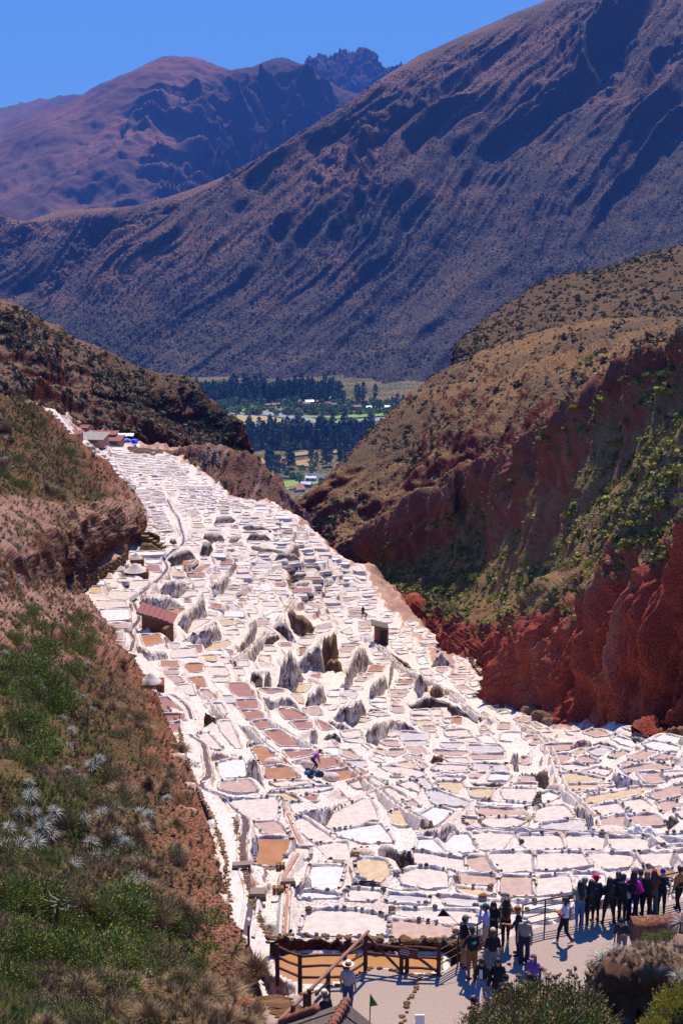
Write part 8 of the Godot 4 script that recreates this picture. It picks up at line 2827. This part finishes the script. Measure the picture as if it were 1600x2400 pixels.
# ---------------------------------------------------------------- plants
func leaf_bush(sd: int, count: int, size: float, tints: Array, spread := 1.0) -> Node3D:
	var g := RandomNumberGenerator.new()
	g.seed = sd
	var o := Node3D.new()
	var b := MB.new()
	b.ink = Color(0.13, 0.09, 0.06)
	for k in 9:
		var q := g.randf() * TAU
		var e := Vector3(cos(q) * g.randf_range(0.3, 0.8) * spread, g.randf_range(0.5, 0.95), sin(q) * g.randf_range(0.3, 0.8) * spread)
		b.tube(PackedVector3Array([Vector3.ZERO, e * 0.5 + Vector3(0, 0.08, 0), e]), PackedFloat32Array([0.022, 0.014, 0.005]), 4)
	var st := MeshInstance3D.new()
	st.name = "stems"
	st.mesh = b.mesh(true)
	st.material_override = M["bark"]
	o.add_child(st)
	b = MB.new()
	for k in count:
		var d := Vector3(g.randf_range(-1, 1), g.randf_range(-0.1, 1), g.randf_range(-1, 1)).normalized()
		var bump := 0.72 + 0.30 * na.get_noise_3d(d.x * 2.2 + sd, d.y * 2.2, d.z * 2.2) + 0.16 * nb.get_noise_3d(d.x * 5.0, d.y * 5.0 + sd, d.z * 5.0)
		var c := d * bump * pow(g.randf(), 0.28) * Vector3(spread, 0.95, spread)
		c.y += 0.08
		var a := (d + Vector3(g.randf_range(-1, 1), g.randf_range(-0.3, 1.2), g.randf_range(-1, 1))).normalized() * size * g.randf_range(0.7, 1.4)
		var w := a.cross(Vector3(g.randf_range(-1, 1), g.randf_range(-1, 1), g.randf_range(-1, 1))).normalized() * size * 0.42
		b.ink = (tints[g.randi() % tints.size()] as Color) * g.randf_range(0.7, 1.3)
		b.quad(c - a * 0.5, c + w * 0.6, c + a * 0.6, c - w * 0.6)
	var lf := MeshInstance3D.new()
	lf.name = "leaves"
	lf.mesh = b.mesh()
	lf.material_override = M["leaf"]
	o.add_child(lf)
	return o


func twig_bush(sd: int, count: int, tints: Array) -> Node3D:
	var g := RandomNumberGenerator.new()
	g.seed = sd
	var o := Node3D.new()
	var b := MB.new()
	for k in count:
		var q := g.randf() * TAU
		var r := g.randf_range(0.2, 1.0)
		var s := Vector3(cos(q) * r * 0.25, 0, sin(q) * r * 0.25)
		var e := Vector3(cos(q) * r, g.randf_range(0.35, 1.0) * (1.15 - r * 0.5), sin(q) * r)
		var m := s.lerp(e, 0.55) + Vector3(g.randf_range(-0.08, 0.08), 0.14, g.randf_range(-0.08, 0.08))
		b.ink = (tints[g.randi() % tints.size()] as Color) * g.randf_range(0.6, 1.3)
		var w := Vector3(-sin(q), 0.2, cos(q)) * 0.010
		b.quad(s - w, s + w, m + w * 0.8, m - w * 0.8)
		b.tri(m - w * 0.8, m + w * 0.8, e)
		var e2 := e + Vector3(g.randf_range(-0.2, 0.2), g.randf_range(-0.12, 0.1), g.randf_range(-0.2, 0.2))
		b.tri(m - w * 0.6, m + w * 0.6, e2)
	var st := MeshInstance3D.new()
	st.name = "twigs"
	st.mesh = b.mesh()
	st.material_override = M["blade"]
	o.add_child(st)
	return o


func rosette(sd: int, count: int, c0: Color, c1: Color, droop: float) -> Node3D:
	var g := RandomNumberGenerator.new()
	g.seed = sd
	var o := Node3D.new()
	var b := MB.new()
	for k in count:
		var q := k * 2.39996
		var f := float(k) / count          # inner leaves stand, outer ones hang
		var el := lerpf(1.35, 0.05 - droop, f) + g.randf_range(-0.12, 0.12)
		var ln := lerpf(0.6, 1.05, sqrt(f)) * g.randf_range(0.85, 1.1)
		var dir := Vector3(cos(q), 0, sin(q))
		var side_ := Vector3(-sin(q), 0, cos(q))
		var p0 := dir * 0.05 + Vector3(0, 0.10, 0)
		var prev := p0
		var pw := 0.040
		var dead := f > 0.84
		b.ink = (Color(0.20, 0.14, 0.10) if dead else c0.lerp(c1, g.randf())) * g.randf_range(0.8, 1.2)
		for s in 5:
			var t := (s + 1) / 5.0
			var ang := el - t * t * (0.9 + droop)
			var nx := prev + (dir * cos(ang) + Vector3(0, sin(ang), 0)) * ln / 5.0
			var nw := 0.040 * (1.0 - t * 0.93)
			b.quad(prev - side_ * pw, nx - side_ * nw, nx + Vector3(0, -0.008, 0), prev + Vector3(0, -0.014, 0))
			b.quad(prev + Vector3(0, -0.014, 0), nx + Vector3(0, -0.008, 0), nx + side_ * nw, prev + side_ * pw)
			prev = nx
			pw = nw
	var lf := MeshInstance3D.new()
	lf.name = "leaves"
	lf.mesh = b.mesh()
	lf.material_override = M["blade"]
	o.add_child(lf)
	b = MB.new()
	b.ink = Color(0.10, 0.07, 0.05)
	b.blob(Vector3(0, 0.02, 0), Vector3(0.14, 0.18, 0.14), 0.15, g, 0)
	var hb := MeshInstance3D.new()
	hb.name = "heart"
	hb.mesh = b.mesh(true)
	hb.material_override = M["bark"]
	o.add_child(hb)
	return o


func cactus(sd: int) -> Node3D:
	var g := RandomNumberGenerator.new()
	g.seed = sd
	var o := Node3D.new()
	var b := MB.new()
	b.ink = Color(0.10, 0.085, 0.06)
	b.tube(PackedVector3Array([Vector3(0, -0.1, 0), Vector3(0.02, 0.4, 0), Vector3(0, 0.75, 0.02)]), PackedFloat32Array([0.05, 0.045, 0.04]), 7)
	var tr := MeshInstance3D.new()
	tr.name = "trunk"
	tr.mesh = b.mesh(true)
	tr.material_override = M["bark"]
	o.add_child(tr)
	for k in 9:
		b = MB.new()
		b.ink = Color(0.24, 0.22, 0.12) * g.randf_range(0.7, 1.2)
		var q := k * 0.72 + g.randf_range(-0.2, 0.2)
		var r := g.randf_range(0.22, 0.5)
		var y := 0.35 + 0.05 * k
		var d := Vector3(cos(q), 0, sin(q))
		b.tube(PackedVector3Array([Vector3(0, y, 0), d * r * 0.7 + Vector3(0, y + 0.02, 0), d * r + Vector3(0, y + 0.14, 0), d * r * 1.05 + Vector3(0, y + g.randf_range(0.3, 0.5), 0)]), PackedFloat32Array([0.018, 0.019, 0.018, 0.010]), 6)
		var ar := MeshInstance3D.new()
		ar.name = "arm" if k == 0 else "arm_%03d" % k
		ar.mesh = b.mesh(true)
		ar.material_override = M["blade"]
		o.add_child(ar)
	return o


var seat: Array = []


func on_left(u: float, v: float) -> Array:   # place on the near left slope seen at a pixel
	if seat.is_empty():
		for j in range(0, left.nv, 5):
			for i in range(0, left.nu, 4):
				seat.append([icon(left.v[j * left.nu + i]), j * left.nu + i])
	var best := 1e12
	var k := 0
	for q in seat:
		var d: float = (q[0] as Vector2).distance_squared_to(Vector2(u, v))
		if d < best:
			best = d
			k = q[1]
	for step in 8:
		var moved := false
		for e in [-1, 1, -left.nu, left.nu]:
			var m: int = clampi(k + e, 0, left.v.size() - 1)
			var d := icon(left.v[m]).distance_squared_to(Vector2(u, v))
			if d < best:
				best = d
				k = m
				moved = true
		if not moved:
			break
	return [left.v[k], left.n[k]]


func plant(proto: Node3D, called: String, p: Vector3, size: Vector3, turn: float, label: String, category: String, group: String) -> Node3D:
	var o := dup(proto, called)
	o.position = p
	o.rotation = Vector3(sin(turn * 7.0) * 0.22, turn, cos(turn * 11.0) * 0.22)
	o.scale = size
	tag(o, label, category, group)
	return o


func build_plants() -> void:
	var g := RandomNumberGenerator.new()
	g.seed = 909
	var greens := [Color(0.12, 0.165, 0.025), Color(0.17, 0.20, 0.035), Color(0.085, 0.13, 0.028), Color(0.20, 0.185, 0.045)]
	var olives := [Color(0.165, 0.15, 0.05), Color(0.12, 0.125, 0.05), Color(0.22, 0.17, 0.075), Color(0.18, 0.13, 0.075)]
	var straw := [Color(0.30, 0.20, 0.11), Color(0.24, 0.15, 0.085), Color(0.18, 0.11, 0.065), Color(0.36, 0.26, 0.14)]
	var gs := [leaf_bush(1, 1500, 0.075, greens), leaf_bush(2, 1300, 0.085, greens, 1.15), leaf_bush(3, 1500, 0.065, greens, 0.9)]
	var os := [leaf_bush(4, 1200, 0.065, olives), leaf_bush(5, 1000, 0.07, olives, 1.2), leaf_bush(6, 1300, 0.055, olives + greens, 1.0)]
	var ts := [twig_bush(7, 420, straw), twig_bush(8, 520, straw + [Color(0.14, 0.10, 0.07)])]
	var silver := [rosette(9, 64, Color(0.46, 0.44, 0.39), Color(0.22, 0.22, 0.16), 0.25), rosette(10, 56, Color(0.50, 0.44, 0.41), Color(0.24, 0.22, 0.17), 0.4), rosette(11, 60, Color(0.28, 0.34, 0.24), Color(0.36, 0.34, 0.33), 0.15)]
	var cc := [cactus(12), cactus(13)]
	# puyas with silver rosettes
	for q in [[60, 1965, 70], [22, 1952, 66], [100, 1952, 74], [45, 1917, 66], [72, 1903, 66], [122, 1937, 70], [14, 1998, 60], [50, 1993, 70], [86, 1988, 66], [127, 1968, 72], [134, 1925, 66], [78, 1880, 74], [208, 1932, 60], [240, 1918, 66], [268, 1903, 62], [246, 1947, 66], [272, 1962, 60], [214, 1992, 72], [256, 2003, 70], [226, 2016, 70], [284, 1978, 60], [326, 1927, 66], [340, 1948, 60], [352, 1922, 56], [310, 2078, 74], [322, 2060, 70], [332, 2088, 70], [296, 2092, 62], [318, 2024, 56], [190, 1832, 66], [216, 1802, 58], [232, 1790, 56], [162, 1812, 50], [240, 1828, 56], [150, 1692, 52], [166, 1722, 52], [126, 1702, 50], [132, 1742, 50], [162, 1762, 56], [62, 1560, 44], [82, 1602, 44], [92, 1622, 46], [200, 1562, 40], [262, 1562, 38], [172, 1632, 42], [196, 1642, 40], [222, 1662, 40], [10, 1542, 44], [302, 1767, 40], [390, 1882, 44], [404, 1912, 44], [420, 2002, 44], [180, 2030, 60], [170, 2045, 56], [60, 1835, 50], [45, 1372, 36], [38, 1278, 30], [8, 1352, 34], [12, 1080, 26], [30, 1100, 24], [62, 1062, 22]]:
		var w := on_left(q[0], q[1])
		var r: float = q[2] / 2.0 * (w[0] - EYE).length() / FOCAL * g.randf_range(0.74, 1.1)
		var hue := "rosette of spiky silver leaves"
		plant(silver[g.randi() % 3], "puya", w[0] + Vector3(0, r * 0.25, 0), Vector3(r, r * 0.95, r), g.randf() * TAU, "", "puya plant", "silver puyas on the near slope")
		rank_later(get_child(-1), hue, Vector2(q[0], q[1]), SPOTS)
	# dry flower stalks
	for q in [[38, 1722, 36], [60, 1756, 44], [72, 1760, 30], [87, 1755, 46], [137, 1637, 36], [192, 1630, 24], [77, 1580, 26], [85, 1578, 26], [177, 1780, 34], [185, 1786, 24], [11, 2117, 44], [76, 1940, 30], [380, 1852, 30], [373, 1885, 22], [314, 2014, 24], [270, 1930, 40], [222, 1800, 30], [305, 1680, 30], [42, 1935, 26], [380, 1860, 24]]:
		var w := on_left(q[0], q[1])
		var h: float = q[2] * (w[0] - EYE).length() / FOCAL * 1.1
		var b := MB.new()
		b.ink = Color(0.20, 0.12, 0.055)
		b.tube(PackedVector3Array([Vector3(0, -0.1, 0), Vector3(0.01, h * 0.5, 0), Vector3(-0.01, h, 0.02)]), PackedFloat32Array([0.025, 0.022, 0.012]), 5)
		for k in 22:
			var y := h * (0.45 + 0.55 * k / 22.0)
			b.ink = Color(0.26, 0.17, 0.05) * g.randf_range(0.7, 1.2)
			b.blob(Vector3(g.randf_range(-0.03, 0.03), y, g.randf_range(-0.03, 0.03)), Vector3(0.028, 0.028, 0.028), 0.2, g, 0)
		var o := put(b.mesh(true), "flower_stalk", M["bark"])
		o.position = w[0]
		tag(o, "", "flower stalk", "dry stalks on the near slope")
		rank_later(o, "dry brown flower stalk", Vector2(q[0], q[1]), SPOTS)
	var n := 0
	for q in [[134, 2175, 90, "tallest candelabra cactus with many pale arms among green shrubs"], [160, 2165, 70, "candelabra cactus just right of the tallest one"], [333, 2262, 60, "branched pale cactus above the dry brown bush"], [345, 2302, 52, "lower branched cactus beside the dry brown bush"], [325, 2120, 34, "small pale branched cactus below the silver rosettes"], [285, 2330, 44, "grey cactus stub lowest on the near slope"]]:
		var w := on_left(q[0], q[1])
		var h: float = q[2] * (w[0] - EYE).length() / FOCAL * 1.0
		plant(cc[n % 2], "cactus", w[0], Vector3.ONE * h, g.randf() * TAU, q[3], "cactus", "")
		n += 1
	# shrubs, one by one
	var zones := [   # left, top, right, bottom, how many, pixels across, which
		[0, 1530, 140, 1800, 40, 96, 0], [20, 1430, 215, 1580, 34, 72, 0], [190, 1640, 330, 1780, 18, 66, 1], [0, 2080, 330, 2330, 62, 120, 0], [260, 2160, 480, 2330, 16, 100, 0], [150, 1990, 440, 2180, 24, 92, 2],
		[0, 2000, 200, 2130, 18, 100, 1], [330, 1740, 450, 1900, 16, 64, 2], [340, 2120, 470, 2300, 20, 96, 1], [150, 1800, 330, 1960, 14, 80, 1], [0, 1830, 200, 1960, 14, 70, 1],
		[400, 2250, 620, 2420, 18, 90, 3], [0, 2310, 380, 2420, 12, 90, 3], [0, 2320, 360, 2440, 16, 110, 1], [0, 930, 110, 1130, 22, 46, 2], [100, 1040, 230, 1180, 20, 40, 2], [0, 1000, 70, 1150, 8, 44, 0], [130, 1040, 180, 1090, 5, 46, 0], [0, 1180, 60, 1400, 12, 40, 1], [280, 1120, 320, 1175, 6, 26, 2],
		[0, 1440, 60, 1560, 6, 50, 1], [230, 1800, 420, 2000, 16, 60, 3], [200, 1480, 300, 1620, 14, 44, 2], [250, 1600, 360, 1720, 12, 48, 3]]
	for z in zones:
		for k in z[4]:
			var u := g.randf_range(z[0], z[2])
			var v := g.randf_range(z[1], z[3])
			var w := on_left(u, v)
			var r: float = z[5] * g.randf_range(0.65, 1.5) / 2.0 * (w[0] - EYE).length() / FOCAL
			var kind: int = z[6]
			if kind == 2 and g.randf() < 0.35:
				kind = 3
			var set_: Array = [gs, os, os, ts][kind]
			var word: String = ["bright green leafy shrub", "olive green shrub", "dull olive shrub", "dry brown twiggy growth"][kind]
			plant(set_[g.randi() % set_.size()], ["green_shrub", "olive_shrub", "olive_shrub", "dry_bush"][kind], w[0] - Vector3(0, r * 0.15, 0), Vector3(r, r * g.randf_range(0.75, 1.1), r), g.randf() * TAU, "", "shrub", word + "s of the near slope")
			rank_later(get_child(-1), word, Vector2(u, v), SPOTS)
	# grass, weeds and litter over the whole near slope
	var tuft := MB.new()
	for k in 34:
		var q := g.randf() * TAU
		var r := g.randf_range(0.2, 1.0)
		var s := Vector3(cos(q), 0, sin(q)) * r * 0.3
		var e := s + Vector3(cos(q) * r * 0.8, g.randf_range(0.5, 1.2), sin(q) * r * 0.8)
		var wv := Vector3(-sin(q), 0, cos(q)) * 0.05
		tuft.ink = Color.WHITE * g.randf_range(0.7, 1.2)
		tuft.tri(s - wv, s + wv, e)
	var tm := tuft.mesh()
	var where := []
	var cols := []
	for k in 44000:
		var s := g.randf_range(0.28, 0.985)
		var t := pow(g.randf(), 0.8)
		var q := spot(left, s, t)
		var p: Vector3 = q[0]
		var dn := na.get_noise_3d(p.x / 3.5, p.y / 3.5, p.z / 3.5) * 0.5 + 0.5
		var bare := smoothstep(0.70, 0.88, s + 0.12 * na.get_noise_2d(p.x / 4.0, p.z / 4.0))
		if t > 0.2 and t < 0.50:
			bare = maxf(bare, 0.8)
		if g.randf() < bare * 0.93 or dn < 0.28 + g.randf() * 0.2:
			continue
		var r := g.randf_range(0.09, 0.25) * (0.6 + -p.z * 0.008)
		where.append(Transform3D(Basis(Vector3.UP, g.randf() * TAU).scaled(Vector3(r, r * g.randf_range(0.6, 1.1), r)), p))
		var grn := smoothstep(0.40, 0.7, na.get_noise_3d(p.x / 5.0 + 30.0, p.y / 5.0, p.z / 5.0) * 0.5 + 0.5)
		cols.append(((straw[g.randi() % 4] as Color) * g.randf_range(0.6, 1.0)).lerp(greens[g.randi() % 4], clampf(grn + g.randf_range(-0.3, 0.3), 0, 1)) * g.randf_range(0.7, 1.3))
	tag(many("grass", tm, M["blade"], where, cols), "dry and green grass and weeds covering the near slope", "grass")
	where = []
	cols = []
	for k in 6000:   # loose stones on bare earth
		var s := g.randf_range(0.55, 0.99)
		var t := g.randf()
		var p: Vector3 = spot(left, s, t)[0]
		var r := g.randf_range(0.02, 0.09) * (0.7 + -p.z * 0.006)
		where.append(Transform3D(Basis.from_euler(Vector3(g.randf(), g.randf() * TAU, 0)).scaled(Vector3(r * 1.3, r, r)), p))
		cols.append(Color(0.34, 0.15, 0.10).lerp(Color(0.46, 0.30, 0.24), g.randf()) * g.randf_range(0.6, 1.2))
	tag(many("loose_stones", stones[0], M["stone"], where, cols), "loose reddish stones strewn over the bare near slope", "stones")
	# the shrub at the lower right and the plants on the bank
	var fore := [leaf_bush(21, 4200, 0.058, [Color(0.12, 0.15, 0.03), Color(0.17, 0.18, 0.045), Color(0.09, 0.11, 0.03), Color(0.27, 0.15, 0.07)]), leaf_bush(22, 3800, 0.060, [Color(0.14, 0.15, 0.04), Color(0.19, 0.16, 0.06), Color(0.10, 0.12, 0.03), Color(0.32, 0.15, 0.09)])]
	var gold := leaf_bush(23, 2600, 0.06, [Color(0.46, 0.35, 0.04), Color(0.38, 0.32, 0.04), Color(0.28, 0.27, 0.04)])
	for q in [[1345, 2372, 23.2, 118, 1], [1270, 2358, 23.6, 118, 0], [1200, 2378, 23.4, 108, 1], [1135, 2412, 22.8, 92, 0], [1300, 2425, 22.4, 130, 0], [1215, 2435, 22.2, 120, 1], [1375, 2420, 22.6, 110, 0], [1085, 2445, 22.4, 66, 1], [1160, 2450, 22.0, 100, 0]]:
		var p := at(q[0], q[1] + 18, q[2])
		var r: float = q[3] * (p - EYE).length() / FOCAL
		plant(fore[q[4]], "flowering_shrub", p - Vector3(0, r * 0.1, 0), Vector3(r, r * 0.95, r), g.randf() * TAU, "leafy shrub with faded flower heads below the terrace", "shrub", "flowering shrubs below the terrace")
	for k in 26:   # faded heads that stand clear of the shrub
		var u := g.randf_range(1090, 1390)
		var p := at(u, lerpf(2362, 2272, smoothstep(1100, 1250, u)) + g.randf_range(-4, 18), 23.2 + g.randf_range(-0.4, 0.4))
		var b := MB.new()
		b.ink = Color(0.10, 0.09, 0.04)
		b.rod(Vector3(0, -0.45, 0), Vector3.ZERO, 0.006, 4)
		for m in 6:
			b.ink = [Color(0.16, 0.07, 0.05), Color(0.09, 0.08, 0.03), Color(0.24, 0.12, 0.07)][m % 3]
			b.blob(Vector3(g.randf_range(-0.03, 0.03), g.randf_range(-0.03, 0.03), g.randf_range(-0.03, 0.03)), Vector3(0.028, 0.022, 0.028), 0.25, g, 0)
		var o := put(b.mesh(), "faded_flower", M["leaf"])
		o.position = p
		tag(o, "faded flower head on a thin stem above the flowering shrub", "flower", "flower heads over the flowering shrub")
	var i := 0
	for q in [[1572, 2372, 22.8, 62, "yellow flowering broom in the picture's lower corner"], [1625, 2340, 23.0, 70, "yellow broom running out of the picture above the first"], [1530, 2420, 22.4, 50, "low yellow broom at the foot of the rock"]]:
		var p := at(q[0], q[1], q[2])
		var r: float = q[3] * (p - EYE).length() / FOCAL
		plant(gold, "yellow_broom", p, Vector3(r, r * 1.2, r), g.randf() * TAU, q[4], "broom", "")
		i += 1
	for q in [[1410, 2262, 25.2, 36, 0, "large striped rosette on the rim of the near bank"], [1438, 2240, 26.0, 30, 1, "second striped rosette behind the large one on the bank"], [1596, 2172, 26.6, 34, 1, "dark spiky rosette beside the low adobe wall"], [1588, 2300, 23.2, 26, 0, "pale pink rosette hanging on the rock face"]]:
		var p := at(q[0], q[1], q[2])
		var r: float = q[3] * (p - EYE).length() / FOCAL
		plant(silver[q[4]], "puya", p + Vector3(0, 0.05, 0), Vector3(r, r, r) * 1.25, g.randf() * TAU, q[5], "puya plant", "")
	for q in [[1500, 2222, 26.6, 30, 3, "dry straw tussock on the bank beside the leaning man"], [1475, 2238, 26.0, 26, 3, "smaller dry tussock beside the large rosette"], [1530, 2200, 27.4, 30, 0, "bright green herb patch on the bank below the adobe wall"], [1562, 2190, 27.6, 30, 0, "second green herb patch under the adobe wall"], [1515, 2192, 27.9, 22, 0, "small green herb patch by the adobe wall's corner"], [1585, 2215, 27.0, 30, 1, "olive shrub on the bank beside the dark rosette"], [1550, 2225, 26.6, 24, 3, "dry yellow grass clump in the middle of the bank"]]:
		var p := at(q[0], q[1] + 8, q[2])
		var r: float = q[3] * (p - EYE).length() / FOCAL
		var set_: Array = [gs, os, os, ts][q[4]]
		plant(set_[0], "bank_plant", p, Vector3(r, r * 0.8, r), g.randf() * TAU, q[5], "plant", "")
	where = []
	cols = []
	for k in 1000:   # dead grass and litter on the bank
		var q := spot(near_bank, g.randf(), g.randf_range(0.12, 0.42))
		var r := g.randf_range(0.05, 0.14)
		where.append(Transform3D(Basis(Vector3.UP, g.randf() * TAU).scaled(Vector3(r, r * 0.6, r)), q[0]))
		cols.append((straw[g.randi() % 4] as Color) * g.randf_range(0.4, 1.1))
	tag(many("dead_grass", tm, M["blade"], where, cols), "dead grass and litter on the near bank", "grass")
	# weeds on the hill across the gorge: larger green bushes one can tell apart
	for k in 70:
		var q := spot(rights[2], g.randf_range(0.05, 0.98), g.randf_range(0.34, 0.62))
		var p: Vector3 = q[0]
		var r := g.randf_range(0.5, 1.25)
		plant(gs[k % 3] if k % 3 else os[k % 2], "hill_bush", p - Vector3(0, r * 0.2, 0), Vector3(r * 1.5, r * 0.8, r * 1.2), g.randf() * TAU, "", "bush", "green bushes across the stream")
		rank_later(get_child(-1), "green bush over the stream", icon(p), [[1130, 1560, "the stream bend"], [1320, 1520, "the bush on the red cliff edge"], [1600, 1100, "the crest of the red cliff"], [1000, 1250, "the dark gully behind the terraces"], [1400, 1150, "the middle of the green slope"], [1550, 1400, "the tall red cliff"], [1200, 1350, "the orange bare patch"]])
	var big := spot(rights[1], 0.72, 0.45)
	plant(gs[1], "hill_bush", big[0], Vector3(4.2, 1.8, 3.0), 0.3, "largest dark green bush on the grassy plateau", "bush", "")
	for set_ in [gs, os, ts, silver, cc, fore, [gold]]:
		for q in set_:
			q.free()


const SPOTS := [[134, 2150, "the tallest cactus"], [577, 2240, "the wooden stake"], [368, 1455, "the red roofed shelter"], [440, 1690, "the footpath bend"], [560, 2060, "the slab bridges"], [0, 2400, "the bottom corner"], [70, 1940, "the big cluster of silver rosettes"], [250, 1960, "the middle cluster of silver rosettes"], [0, 1650, "the brightest green thicket"], [110, 1490, "the green thicket below the bare red ground"], [240, 1130, "the little footpath on the red spur"], [30, 1000, "the top end of the slope"], [320, 2260, "the branched cactus above the dry bush"], [340, 1900, "the silver rosettes by the path"], [0, 1300, "the bare red ground"], [430, 1830, "the bend above the pale salt path"], [200, 2250, "the dark bottom thicket"], [470, 2380, "the dry brown bush at the bottom"]]
